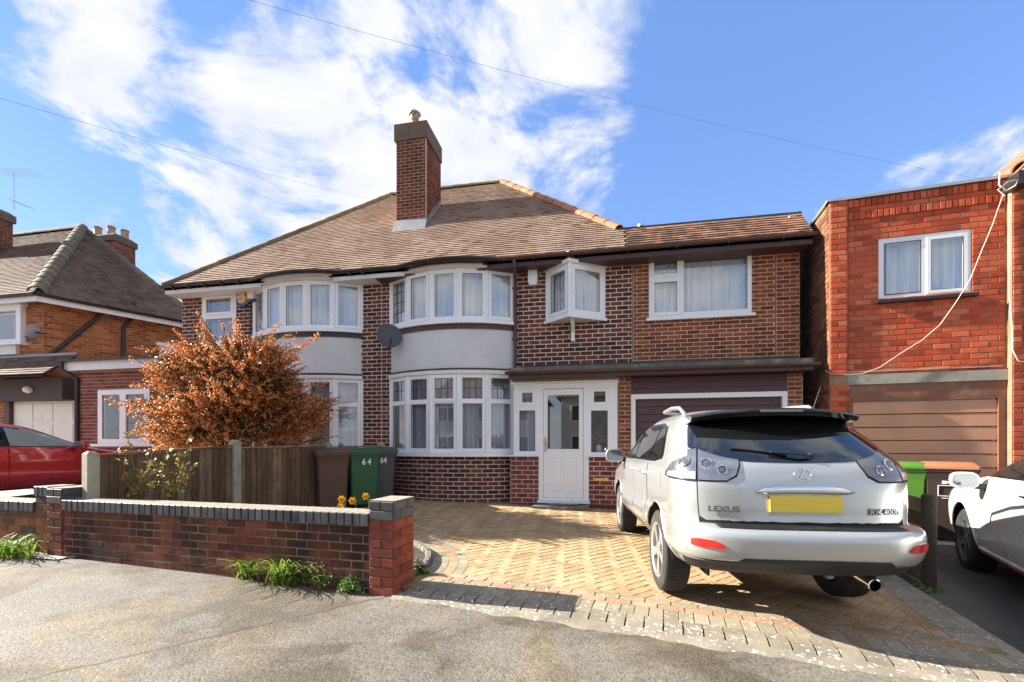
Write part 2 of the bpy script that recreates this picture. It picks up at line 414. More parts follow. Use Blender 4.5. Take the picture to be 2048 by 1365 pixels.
# ------------------------------------------------------------------ bricks, tiles, windows
def in_view(p, m=0):
    x, y, z = proj(p); return z > .3 and -m < x < 2048 + m and -m < y < 1365 + m
class Pieces:
    """bricks or tiles of one thing: the 300 that show largest become objects, the rest of each part one stuff mesh"""
    def __init__(s, name, rest, mat, limit=300, hide=None):
        s.name, s.rest_name, s.mat, s.limit, s.hide = name, rest, mat, limit, hide
        s.cand, s.rest, s.meshes = [], {}, {}
    def proto(s, key, mb, mat):
        if key not in s.meshes: s.meshes[key] = (mb, mat)
    def add(s, parent, key, M):
        c = M.translation; w = (c - Vector((0, 0, CAMZ))).length
        if not in_view(c) or (s.hide and s.hide(*proj(c))): w += 1000
        s.cand.append((w, len(s.cand), parent, key, M))
    def cut(s, parent, mat):
        return s.rest.setdefault((parent.name, mat.name), (parent, mat, MB()))[2]
    def finish(s):
        s.cand.sort(key=lambda q: q[:2]); data = {}
        for i, (w, _, parent, key, M) in enumerate(s.cand):
            mb, mat = s.meshes[key]
            if i < s.limit and w < 1000:
                if key not in data: data[key] = mb.mesh(s.name, mat)
                mesh_obj(s.name, data[key], parent, M)
            else: s.cut(parent, mat).add(mb, M)
        for parent, mat, mb in s.rest.values():
            if mb.f: mb.obj(s.rest_name, mat, parent, kind='stuff')
def brick_mb(l, h, d, proud, ch=.004, jit=0.0, rg=rnd):
    mb = MB(); a, b = l / 2, h / 2
    j = lambda: (rg.random() - .5) * jit
    f = [(-a + ch + j(), -proud, -b + ch + j()), (a - ch + j(), -proud, -b + ch + j()), (a - ch + j(), -proud, b - ch + j()), (-a + ch + j(), -proud, b - ch + j())]
    k = [(-a, -proud + ch, -b), (a, -proud + ch, -b), (a, -proud + ch, b), (-a, -proud + ch, b)]
    q = [(-a, d, -b), (a, d, -b), (a, d, b), (-a, d, b)]
    mb.v = f + k + q
    mb.f = [(0, 1, 2, 3)] + [(4 + i, 4 + (i + 1) % 4, (i + 1) % 4, i) for i in range(4)] + [(8 + i, 8 + (i + 1) % 4, 4 + (i + 1) % 4, 4 + i) for i in range(4)]
    mb.mi = [0] * len(mb.f); return mb
def wall_M(fr, a, b, c=0.0, rg=rnd, wob=.0):
    O, ex, en = fr
    p = O + ex * a + Vector((0, 0, b)) + en * (c + (rg.random() - .5) * wob)
    M = Matrix((ex, -en, Vector((0, 0, 1)))).transposed().to_4x4(); M.translation = p
    return M
def lay_bricks(pc, parent, fr, L, H, mat, holes=(), bl=.2225, ch=.083, j=.012, proud=.007, a0=0.0, b0=0.0, off=0.0, soldier=False, key='', ztop=None):
    """stretcher bond over [a0,a0+L] x [b0,b0+H] of the wall frame, cut round the holes"""
    n = max(1, round(H / ch)); ch = H / n
    for v in range(3): pc.proto((mat.name, key, v), brick_mb(bl - j, ch - j, .045, proud, .004, .004), mat)
    for r in range(n):
        zc = b0 + (r + .5) * ch
        free = [(a0, a0 + L if ztop is None else min(a0 + L, ztop(zc)))]
        for h in holes:
            if h[2] < zc < h[3]:
                nf = []
                for x0, x1 in free:
                    if h[1] <= x0 or h[0] >= x1: nf.append((x0, x1)); continue
                    if h[0] > x0: nf.append((x0, h[0]))
                    if h[1] < x1: nf.append((h[1], x1))
                free = nf
        for x0, x1 in free:
            k = math.floor((x0 - off) / bl - 1)
            while True:
                s0 = off + k * bl + (bl / 2 if r % 2 else 0); s1 = s0 + bl; k += 1
                if s0 >= x1: break
                c0, c1 = max(s0, x0), min(s1, x1)
                if c1 - c0 < .03: continue
                if c1 - c0 > bl - .001: pc.add(parent, (mat.name, key, rnd.randrange(3)), wall_M(fr, (c0 + c1) / 2, zc, 0, rnd, .003))
                else:
                    pc.cut(parent, mat).add(brick_mb(c1 - c0 - j, ch - j, .045, proud, .004, .004), wall_M(fr, (c0 + c1) / 2, zc, 0, rnd, .003))
def soldiers(pc, parent, fr, L, h, mat, a0, b0, pitch=.078, proud=.01, j=.01, depth=.045, key='s'):
    n = round(L / pitch); p = L / n
    for v in range(3): pc.proto((mat.name, key, v), brick_mb(p - j, h - j * .5, depth, proud, .005, .004), mat)
    for i in range(n): pc.add(parent, (mat.name, key, rnd.randrange(3)), wall_M(fr, a0 + (i + .5) * p, b0 + h / 2, 0, rnd, .004))
def wall_part(name, house, fr, W, H, mat, holes=(), a0=0.0, b0=0.0, t=.12, **kw):
    mb = MB(); mb.slab(fr, W, H, [h for h in holes], -t, 0, 0, a0, b0)
    return mb.obj(name, mat, house, **kw)

def tile_mb(w, ln, th=.018, lift=.036, jit=.004):
    mb = MB(); j = lambda: (rnd.random() - .5) * jit
    a = w / 2; z0 = lift + j() * .6; c = rnd.random() * .002
    mb.hexa([(-a, 0 + j(), z0 - th), (a, 0 + j(), z0 - th), (a, ln, -th * .4), (-a, ln, -th * .4),
             (-a, 0 + j(), z0 + c), (a, 0 + j(), z0), (a, ln, th * .6), (-a, ln, th * .6)])
    return mb
def lay_tiles(pc, parent, O, ex, up, rows, span, mat, gauge=.1, width=.168):
    """rows of plain tiles on a slope: O eaves corner, ex along, up the slope; span(b) gives the ends of the row at height b"""
    nrm = ex.cross(up).normalized()
    for v in range(6): pc.proto((mat.name, 't', round(width, 3), v), tile_mb(width - .004, gauge * 1.45), mat)
    Mr = Matrix((ex, up, nrm)).transposed().to_4x4()
    for r in range(rows):
        b = r * gauge; s = span(b + gauge * .4)
        if not s: continue
        x0, x1 = s; k = math.floor(x0 / width) - 1; o = (width / 2 if r % 2 else 0)
        while k * width + o < x1:
            c0, c1 = max(x0, k * width + o), min(x1, (k + 1) * width + o); k += 1
            if c1 - c0 < .03: continue
            M = Mr.copy(); M.translation = O + ex * ((c0 + c1) / 2) + up * (b + (rnd.random() - .5) * .004) + nrm * (rnd.random() * .003)
            if c1 - c0 > width - .002: pc.add(parent, (mat.name, 't', round(width, 3), rnd.randrange(6)), M)
            else: pc.cut(parent, mat).add(tile_mb(c1 - c0 - .004, gauge * 1.45), M)
def ridge_tiles(parent, A, B, mat, r=.11, ln=.33, name='ridge_tile', r2=None):
    """half-round tiles from A up to B, one object each"""
    A, B = Vector(A), Vector(B); d = B - A; n = max(1, round(d.length / ln)); d.normalize()
    side = d.cross(Vector((0, 0, 1))).normalized(); up = side.cross(d).normalized(); l = (B - A).length / n
    me = None
    for i in range(n):
        if me is None:
            mb = MB(); rings = []
            for y, rr in ((0, r * 1.06), (l * 1.04, r * .96)):
                arc = [Vector((math.cos(t) * rr, y, math.sin(t) * rr)) for t in [math.pi * k / 8 for k in range(9)]]
                rings.append(arc + [Vector((p.x * .86, y, p.z * .86 - .004)) for p in reversed(arc)])
            mb.loft(rings); me = mb.mesh(name, mat, 40)
        M = Matrix((side, d, up)).transposed().to_4x4(); M.translation = A + d * (i * l) - up * (.02 - rnd.random() * .008)
        mesh_obj(name, me, parent, M)

def curtain_mb(fr, a0, a1, b0, b1, c, amp=.018, n=40, seed=0):
    rg = random.Random(seed); O, ex, en = fr; mb = MB()
    ph = [rg.random() * 6.28 for _ in range(3)]; f = [rg.uniform(40, 60), rg.uniform(70, 95), rg.uniform(15, 25)]
    def fn(s, t):
        a = a0 + (a1 - a0) * s
        w = amp * (math.sin(a * f[0] + ph[0]) + .5 * math.sin(a * f[1] + ph[1]) + .6 * math.sin(a * f[2] + ph[2])) * (1 - .35 * t)
        return O + ex * a + Vector((0, 0, b0 + (b1 - b0) * t)) + en * (c + w)
    mb.grid(fn, n, 2); return mb
class Window:
    """a upvc window: the frame is the part, its panes, curtains, leading and sill are its children"""
    def __init__(s, house, name='window', mat=None, label=None):
        s.house, s.name, s.mat, s.label = house, name, mat or M_UPVC, label
        s.fm, s.kids, s.seed = MB(), [], 0
    def facet(s, fr, w, h, lights, c0=-.055, c1=.012, net=M_NET, glass=None, curtain=True, back=True):
        """lights: (x0, x1, z0, z1, sash, leads) glass holes in the facet's own metres"""
        s.fm.slab(fr, w, h, [l[:4] for l in lights], c0, c1)
        O, ex, en = fr
        for x0, x1, z0, z1, sash, leads in lights:
            if sash:
                q = .052
                s.fm.slab(fr, x1 - x0 + 2 * q, z1 - z0 + 2 * q, [(x0 + .004, x1 - .004, z0 + .004, z1 - .004)], c1 - .002, c1 + .016, 0, x0 - q, z0 - q)
            g = MB(); g.fbox(fr, x0 - .01, x1 + .01, z0 - .01, z1 + .01, -.012, -.004); s.kids.append(('pane', g, glass or M_GLASS, 0))
            gk = MB()
            for (p0, p1, q0, q1) in ((x0 - .004, x0 + .006, z0, z1), (x1 - .006, x1 + .004, z0, z1), (x0, x1, z0 - .004, z0 + .006), (x0, x1, z1 - .006, z1 + .004)):
                gk.fbox(fr, p0, p1, q0, q1, -.003, .004)
            s.kids.append(('gasket', gk, M_LEADING, 0))
            if leads:
                nx, nz = leads; lm = MB()
                for i in range(1, nx): xx = x0 + (x1 - x0) * i / nx; lm.fbox(fr, xx - .006, xx + .006, z0, z1, -.0035, .001)
                for i in range(1, nz): zz = z0 + (z1 - z0) * i / nz; lm.fbox(fr, x0, x1, zz - .006, zz + .006, -.003, .0015)
                s.kids.append(('glazing_bar', lm, M_LEADING, 0))
        if curtain:
            x0, x1 = min(l[0] for l in lights) - .02, max(l[1] for l in lights) + .02; z0, z1 = min(l[2] for l in lights) - .02, max(l[3] for l in lights) + .02
            s.seed += 1
            s.kids.append(('net_curtain', curtain_mb(fr, x0, x1, z0 + .015, z1, -.11, n=max(16, int(60 * (x1 - x0))), seed=hash((round(O.x, 2), round(O.z, 2))) % 999), net, 60))
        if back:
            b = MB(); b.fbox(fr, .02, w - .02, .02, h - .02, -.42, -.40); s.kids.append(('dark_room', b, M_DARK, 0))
    def sill(s, mb, mat=None, name='sill'): s.kids.append((name, mb, mat or s.mat, 0))
    def done(s):
        o = s.fm.obj(s.name, s.mat, s.house, label=s.label)
        for nm, mb, mat, sm in s.kids: mb.obj(nm, mat, o, sm)
        return o
def gutter_mb(path, r=.055, n=7):
    """a half-round gutter along a path, open at the top"""
    mb = MB(); path = [Vector(p) for p in path]; rings = []
    for i, p in enumerate(path):
        t = (path[min(i + 1, len(path) - 1)] - path[max(i - 1, 0)]).normalized()
        sd = t.cross(Vector((0, 0, 1))).normalized()
        out = [p + sd * math.cos(a) * r + Vector((0, 0, 1)) * math.sin(a) * r for a in [math.pi + math.pi * k / n for k in range(n + 1)]]
        inn = [p + sd * math.cos(a) * r * .88 + Vector((0, 0, 1)) * math.sin(a) * r * .88 for a in [2 * math.pi - math.pi * k / n for k in range(n + 1)]]
        rings.append(out + inn)
    mb.loft(rings); return mb
# ------------------------------------------------------------------ the ground
def sheet(name, mat, u0, u1, v0, v1, nu, nv, dz, **kw):
    mb = MB(); mb.grid(lambda s, t: (u0 + (u1 - u0) * s, v0 + (v1 - v0) * t, gz(u0 + (u1 - u0) * s, v0 + (v1 - v0) * t) + dz), nu, nv)
    return mb.obj(name, mat, None, 60, kind='structure', **kw)
M_SOIL = mat_plain('dark_garden_soil', (.055, .04, .028), .95, var=.4, scale=12, bumpv=.8, bscale=40)
def mat_asphalt(name, light, dark, pink, sheen):
    m, g, b = new_mat(name); p = wpos(g)
    big = g.noise(p, .75, 5, .6, .5); mid = g.noise(p, 3.2, 5, .62)
    patch = g.step(g.math('ADD', g.math('MULTIPLY', big, .72), g.math('MULTIPLY', mid, .28)), .42, .60)
    c = g.mix(patch, dark, light)
    grey = tuple(.5 * (x + sum(light) / 3) * k for x, k in zip(light, (.98, 1.03, 1.12)))
    c = g.mix(g.math('MULTIPLY', g.step(g.noise(p, 1.1, 5, .62, .6), .46, .54), .6), c, grey)
    c = g.mix(g.math('MULTIPLY', g.step(g.noise(p, 4.5, 6, .7, .3), .56, .70), .38), c, tuple(x * .5 for x in dark))
    vo = g.n('ShaderNodeTexVoronoi'); g.put(p, vo.inputs['Vector']); vo.inputs['Scale'].default_value = 85
    stone = g.mix(vo.outputs['Color'], (.12, .12, .12), (.95, .9, .85)); 
    c = g.mix(.62, c, stone, 'OVERLAY')
    c = g.mix(g.math('MULTIPLY', g.step(g.noise(p, 260, 2), .66, .72), .6), c, pink)
    moss = g.step(g.noise(p, 2.1, 6, .7), .60, .70)
    c = g.mix(g.math('MULTIPLY', moss, .35), c, (.16, .135, .05))
    # bald pale spots and dark pits
    vs = g.n('ShaderNodeTexVoronoi'); g.put(p, vs.inputs['Vector']); vs.inputs['Scale'].default_value = 1.3
    spot = g.step(vs.outputs['Distance'], .035, .06, 1.0, 0.0)
    c = g.mix(g.math('MULTIPLY', spot, .5), c, (.55, .5, .43))
    # a long crack
    sx = g.n('ShaderNodeSeparateXYZ'); g.put(p, sx.inputs[0])
    wl = g.math('ADD', g.math('SUBTRACT', sx.outputs[1], g.math('MULTIPLY', sx.outputs[0], 1.35)), g.math('MULTIPLY', g.noise(p, 6, 4), .22))
    crack = g.step(g.math('ABSOLUTE', g.math('SUBTRACT', wl, 5.93)), .010, .032, 1.0, 0.0)
    c = g.mix(g.math('MULTIPLY', crack, .7), c, (.04, .035, .03))
    setp(g, b, Base_Color=c, Roughness=g.step(g.noise(p, .8, 4, .6, .4), .40, .62, sheen, .85), Specular_IOR_Level=.5)
    h = g.math('ADD', g.math('MULTIPLY', vo.outputs['Distance'], -1.0), g.math('MULTIPLY', g.noise(p, 75, 2), .35))
    bump(g, b, h, .36, .006)
    return m
M_ASPH = mat_asphalt('worn_tan_asphalt', (.172, .145, .098), (.078, .066, .046), (.45, .34, .26), .62)
M_ASPH2 = mat_asphalt('dark_tarmac', (.075, .068, .058), (.045, .042, .037), (.15, .13, .1), .6)  # darker than the pavement all over
M_DRIVEL = mat_asphalt('pale_concrete_drive', (.4, .37, .32), (.3, .27, .23), (.5, .46, .4), .8)
sheet('ground', M_SOIL, -70, 70, -40, 110, 56, 60, -.09)
sheet('pavement', M_ASPH, -26, 26, -18.9, 3.93, 40, 24, 0.0)
sheet('neighbour_tarmac', M_ASPH2, 2.35, 16, 3.0, 6.9, 16, 12, .006)
sheet('neighbour_driveway', M_DRIVEL, 2.9, 16, 6.9, 9.2, 16, 6, .010)
sheet('side_driveway', M_DRIVEL, -26, -5.45, 3.6, 10.5, 16, 10, .012)

def mat_paver(name, stops, lich, lf):
    m, g, b = new_mat(name); p = wpos(g); c = g.ramp(piece(g), stops)
    c = g.mix(.45, c, g.mix(g.noise(p, 70, 5, .7), (0, 0, 0), (1, 1, 1)), 'OVERLAY')
    c = g.mix(g.math('MULTIPLY', g.step(g.noise(p, 2.0, 5, .65), .46, .66), .45), c, tuple(x * .5 for x in stops[0][1]))
    l = g.math('MULTIPLY', g.step(g.noise(p, 34, 3, .5), .60, .655), g.step(g.noise(p, 2.6, 3), .36, .55))
    c = g.mix(g.math('MULTIPLY', l, lf), c, lich)
    setp(g, b, Base_Color=c, Roughness=.85); bump(g, b, g.noise(p, 170, 3, .7), .5, .006); return m
M_PAV = mat_paver('buff_red_paver', ((0, (.34, .215, .11)), (.3, (.40, .262, .137)), (.7, (.425, .285, .15)), (1, (.46, .32, .18))), (.6, .57, .5), .6)
M_PAVR = mat_paver('brindle_red_paver', ((0, (.34, .185, .105)), (1, (.44, .265, .15))), (.6, .57, .5), .6)
M_PAVG = mat_paver('charcoal_paver', ((0, (.225, .19, .135)), (1, (.335, .285, .205))), (.62, .6, .54), .7)
M_KERB = mat_paver('lichen_kerb_block', ((0, (.19, .16, .12)), (1, (.28, .24, .18))), (.72, .7, .65), .95)
M_SAND = mat_plain('mossy_joint_sand', (.24, .18, .06), .95, var=.4, scale=14, dirt=(.13, .10, .05), dirtf=.6)
M_STRIP = mat_paver('lichen_concrete_strip', ((0, (.24, .21, .155)), (1, (.29, .25, .19))), (.78, .76, .71), 1.0)
def paver_mb(l, w, ch=.003, d=.05, j=.006):
    a, b = l / 2 - j / 2, w / 2 - j / 2; mb = MB()
    r = lambda k, z: [(-a + k, -b + k, z), (a - k, -b + k, z), (a - k, b - k, z), (-a + k, b - k, z)]
    mb.loft([r(0, -d), r(0, -ch), r(ch, 0)]); return mb
def poly_paver(pts, ch=.005, d=.05):
    c = Vector((sum(p[0] for p in pts) / len(pts), sum(p[1] for p in pts) / len(pts)))
    mb = MB(); rr = []
    for k, z in ((.0035, -d), (.0035, -ch), (.008, 0)):
        ring = []
        for p in pts:
            q = Vector(p[:2]) - c; L = max(q.length, 1e-4); q *= max(0, (L - k * 1.3)) / L
            ring.append((c.x + q.x, c.y + q.y, z))
        rr.append(ring)
    mb.loft(rr); mb.v = [(x, y, z + gz(x, y) + DZ) for x, y, z in mb.v]; return mb
DZ = .036
def clip(poly, P, n):
    """keep the side of the line through P where (q - P) . n > 0"""
    out = []
    for i, a in enumerate(poly):
        b = poly[(i + 1) % len(poly)]; da = (a[0] - P[0]) * n[0] + (a[1] - P[1]) * n[1]; db = (b[0] - P[0]) * n[0] + (b[1] - P[1]) * n[1]
        if da >= 0: out.append(a)
        if (da >= 0) != (db >= 0):
            t = da / (da - db); out.append((a[0] + (b[0] - a[0]) * t, a[1] + (b[1] - a[1]) * t))
    return out
KA, KB = Vector((-1.66, 3.535)), Vector((2.50, 2.93)); KD = (KB - KA).normalized(); KN = Vector((-KD.y, KD.x))
RA, RB = Vector((2.52, 2.93)), Vector((3.5, 8.5)); RD = (RB - RA).normalized(); RN = Vector((-RD.y, RD.x))
AC, AR = Vector((-2.9, 4.1)), 1.6
def car_hides(x, y, z): return (1300 < x < 1835 and 800 < y < 1155) or (1230 < x < 1500 and 850 < y < 1000) or x < 825 and y > 995
drive_base = MB()
base = [KA + KN * -.0, KB, RA, RB]
_a, _b = KA + KN * .12, KB + KN * .12
poly = [(_a.x, _a.y), (_b.x, _b.y), (RB.x, RB.y), (3.5, 8.75), (-4.45, 8.75), (-4.72, 6.6), (-3.2, 5.55)] + [(AC.x + 1.2 * math.cos(R(a)), AC.y + 1.2 * math.sin(R(a))) for a in range(100, -31, -10)]
def two(mb, poly, lo, hi):
    for nn in ((0, -1), (0, 1)):
        pl = clip(poly, (0, 5.0), nn)
        mb.prism([(x, y, gz(x, y) + lo) for x, y in pl], [(x, y, gz(x, y) + hi) for x, y in pl])
two(drive_base, poly, -.07, DZ - .0022)
drive = drive_base.obj('driveway', M_SAND, None, 0, kind='structure')
pv = Pieces('paver', 'paving', M_PAV, 300, car_hides)
for nm, mt, l, w in (('p', M_PAV, .2, .1), ('r', M_PAVR, .2, .1), ('g', M_PAVG, .2, .1), ('b', M_PAVG, .2, .105)):
    pv.proto((nm,), paver_mb(l, w), mt)
def pav_M(c, ang):
    M = Matrix.Rotation(ang, 4, 'Z') @ Matrix.Rotation((rnd.random() - .5) * .007, 4, 'X') @ Matrix.Rotation((rnd.random() - .5) * .007, 4, 'Y')
    M.translation = (c[0], c[1], gz(c[0], c[1]) + DZ + (rnd.random() - .5) * .0018); return M
# herringbone field
HA = R(49); hx, hy = Vector((math.cos(HA), math.sin(HA))), Vector((-math.sin(HA), math.cos(HA)))
HO = Vector((.2, 5.5)); W_ = .1
def field_ok(q): return (q - KA).dot(KN) > .6 and (q - RA).dot(RN) > .4 and q.y < 8.13 and (q - AC).length > AR and not (q.x < -2.9 and q.y < 5.72) and q.x > -4.4
for x in range(-75, 76):
    for y in range(-75, 76):
        k = (x - y) % 4
        if k not in (0, 3): continue
        cx, cy = (x + 1, y + .5) if k == 0 else (x + .5, y + 1)
        c = HO + hx * (cx * W_) + hy * (cy * W_); ang = HA + (0 if k == 0 else R(90))
        if (c - Vector((0, 6))).length > 6: continue
        ax = Vector((math.cos(ang), math.sin(ang))); ay = Vector((-ax.y, ax.x))
        cor = [c + ax * sx * .1 + ay * sy * .05 for sx, sy in ((-1, -1), (1, -1), (1, 1), (-1, 1))]
        ok = [field_ok(q) for q in cor]
        if all(ok): pv.add(drive, ('p',), pav_M(c, ang))
        elif any(ok):
            pl = [tuple(q) for q in cor]
            pl = clip(pl, KA + KN * .6, KN); pl = clip(pl, RA + RN * .4, RN) if pl else pl
            pl = clip(pl, (0, 8.13), (0, -1)) if pl else pl
            if pl and (c - AC).length < AR + .16 and c.x > -2.95:
                rad = (c - AC).normalized(); pl = clip(pl, AC + rad * AR, rad)
            if c.x < -2.9: pl = clip(pl, (0, 5.72), (0, 1)) if pl else pl
            if len(pl) > 2: pv.cut(drive, M_PAV).add(poly_paver(pl))
# rows along the front, from the kerb inwards
def row(A, D, N, L, t0, key, ln, across, start=0.0, ok=None, end=None):
    k = 0; s = start
    while s + ln <= L:
        c = A + D * (s + ln / 2) + N * (t0 + across / 2)
        ang = math.atan2(D.y, D.x)
        if ok is None or ok(c): pv.add(drive, (key,), pav_M(c, ang + (R(90) if key in 'b' else 0)))
        s += ln
LK = (KB - KA).length
okf = lambda c: (c - AC).length > 1.2 and (c - RA).dot(RN) > .02
row(KA, KD, KN, LK, .2, 'b', .105, .2, .0, okf)
row(KA, KD, KN, LK, .4, 'r', .2, .1, .05, okf)
row(KA, KD, KN, LK, .5, 'g', .2, .1, .15, lambda c: (c - AC).length > AR - .05 and (c - RA).dot(RN) > .3)
LR = (RB - RA).length
okr = lambda c: (c - KA).dot(KN) > .49
row(RA, RD, RN, LR - .3, .1, 'b', .105, .2, .4, okr)
row(RA, RD, RN, LR - .3, .3, 'r', .2, .1, .5, okr)
row(RA, RD, RN, LR - .3, .0, 'g', .2, .1, .3, lambda c: (c - KA).dot(KN) > .3)
row(Vector((-4.3, 8.15)), Vector((1, 0)), Vector((0, 1)), 7.6, 0, 'b', .105, .2)
def wedge(r0, r1, a0, a1, mt):
    e = .003
    pl = [(AC.x + r * math.cos(a), AC.y + r * math.sin(a)) for r, a in ((r0, a0), (r1, a0), (r1, a1), (r0, a1))]
    pv.cut(drive, mt).add(poly_paver(pl))
def ring(r0, r1, step, mt, o=0):
    n = round(R(150) * (r0 + r1) / 2 / step)
    for i in range(n):
        a0 = R(-40) + R(150) * (i + o) / n; a1 = R(-40) + R(150) * (i + 1 + o) / n; am = (a0 + a1) / 2; rm = (r0 + r1) / 2
        q = AC + Vector((math.cos(am), math.sin(am))) * rm
        if (q - KA).dot(KN) > .53: wedge(r0, r1, a0, a1, mt)
ring(1.22, 1.4, .085, M_PAVG); ring(1.4, 1.5, .2, M_PAVR, .3); ring(1.5, 1.6, .2, M_PAVG)
# the bull-nosed kerb blocks and the concrete they are bedded on
def kerb_mb(w=.13, j=.011):
    mb = MB(); a = w / 2 - j / 2
    prof = [(0.0, -.09), (0.0, -.040), (.008, -.026), (.03, -.014), (.07, -.006), (.14, -.001), (.196, 0.0), (.197, -.09)]
    mb.loft([[(x, y, z) for y, z in prof] for x in (-a, a)]); return mb
pv.proto(('kerb',), kerb_mb(), M_KERB)
s = .02
while s + .13 < LK + .1:
    c = KA + KD * (s + .065); ang = math.atan2(KD.y, KD.x)
    if s < 4.18: pv.add(drive, ('kerb',), pav_M(c, ang))
    s += .13
pv.finish()
mb = MB()
def strip(s, t):
    w = .13 + .02 * math.sin(s * 37) + .015 * math.sin(s * 90 + 1)
    q = KA + KD * (s * LK * 1.03 - .02) + KN * (.02 - w * (1 - t)); z = .002 + (.012 if t > .1 else -.004) + .004 * math.sin(s * 70)
    return (q.x, q.y, gz(q.x, q.y) + z)
mb.grid(strip, 60, 4); mb.obj('kerb_strip', M_STRIP, None, 60, kind='structure')
# curved bed beside the drive
mb = MB(); poly = [(AC.x + 1.18 * math.cos(R(a)), AC.y + 1.18 * math.sin(R(a))) for a in range(-22, 101, 8)] + [(-3.2, 5.5), (-4.75, 6.4), (-5.3, 3.95), (-2.0, 3.75)]
two(mb, poly, -.06, .05); mb.obj('garden_bed', M_SOIL, None, kind='structure')
mb = MB(); rings = []
for a in range(-18, 106, 4):
    ca, sa = math.cos(R(a)), math.sin(R(a)); zz = gz(AC.x + 1.2 * ca, AC.y + 1.2 * sa)
    rings.append([(AC.x + r * ca, AC.y + r * sa, zz + z) for r, z in ((1.15, -.05), (1.15, .088), (1.16, .1), (1.205, .1), (1.215, .09), (1.215, -.05))])
mb.loft(rings); mb.obj('bed_edging', M_MOSS, None, 40, kind='structure')
# ------------------------------------------------------------------ the semi-detached pair
V = 8.7; EZ = 4.79; EV = 8.35
def xz(px, py, v): p = at(px, py, v); return p.x, p.z
house = thing('house', 'brick semi-detached house number 64 with white porch, oriel window and brown garage extension', 'house', (-.5, 8.7, 0.0), 'semi-detached houses on the street')
semi = thing('house', 'brick semi-detached house behind the orange-flowered bush, white bow windows and two alarm boxes', 'house', (-7, 8.7, 0.1), 'semi-detached houses on the street')
hb = Pieces('brick', 'brickwork', M_BRICK, 300, lambda x, y, z: (1290 < x < 1700 and y > 800) or (590 < x < 775 and 885 < y < 1020))
sb = Pieces('brick', 'brickwork', M_BRICK, 300, lambda x, y, z: x < 660 and y > 665 or y > 895)
ht = Pieces('tile', 'roof_tiling', M_TILE, 300); st = Pieces('tile', 'roof_tiling', M_TILE, 300)

# --- bow windows: plan of five facets each
def bow(u0, w=.555, d=R(14)):
    pts = [Vector((u0, V))]
    for k in range(5):
        a = (2 - k) * d; pts.append(pts[-1] + Vector((math.cos(a), -math.sin(a))) * w)
    return pts
BOW_R, BOW_L = bow(-4.29), bow(-7.56)
def arc_of(pts, out=0.0, n=6, ext=0.0):
    """smooth curve through the facet corners, pushed out"""
    a, b, m = pts[0], pts[-1], (pts[2] + pts[3]) / 2
    ch = (b - a).length / 2; sg = (a + b) / 2; h = (sg - m).length
    rad = (ch * ch + h * h) / (2 * h); c = Vector(((a.x + b.x) / 2, m.y + rad)); t = math.asin(ch / rad)
    N = 5 * n
    return [Vector((c.x + (rad + out) * math.sin(-t + 2 * t * i / N), c.y - (rad + out) * math.cos(-t + 2 * t * i / N))) for i in range(N + 1)]
def band(path, z0, z1, back=.06):
    """upright band following a plan curve"""
    mb = MB(); rings = []
    for i, p in enumerate(path):
        t = path[min(i + 1, len(path) - 1)] - path[max(i - 1, 0)]; n = Vector((t.y, -t.x)).normalized(); q = p - n * back
        rings.append([(p.x, p.y, z0), (p.x, p.y, z1), (q.x, q.y, z1), (q.x, q.y, z0)])
    mb.loft(rings); return mb
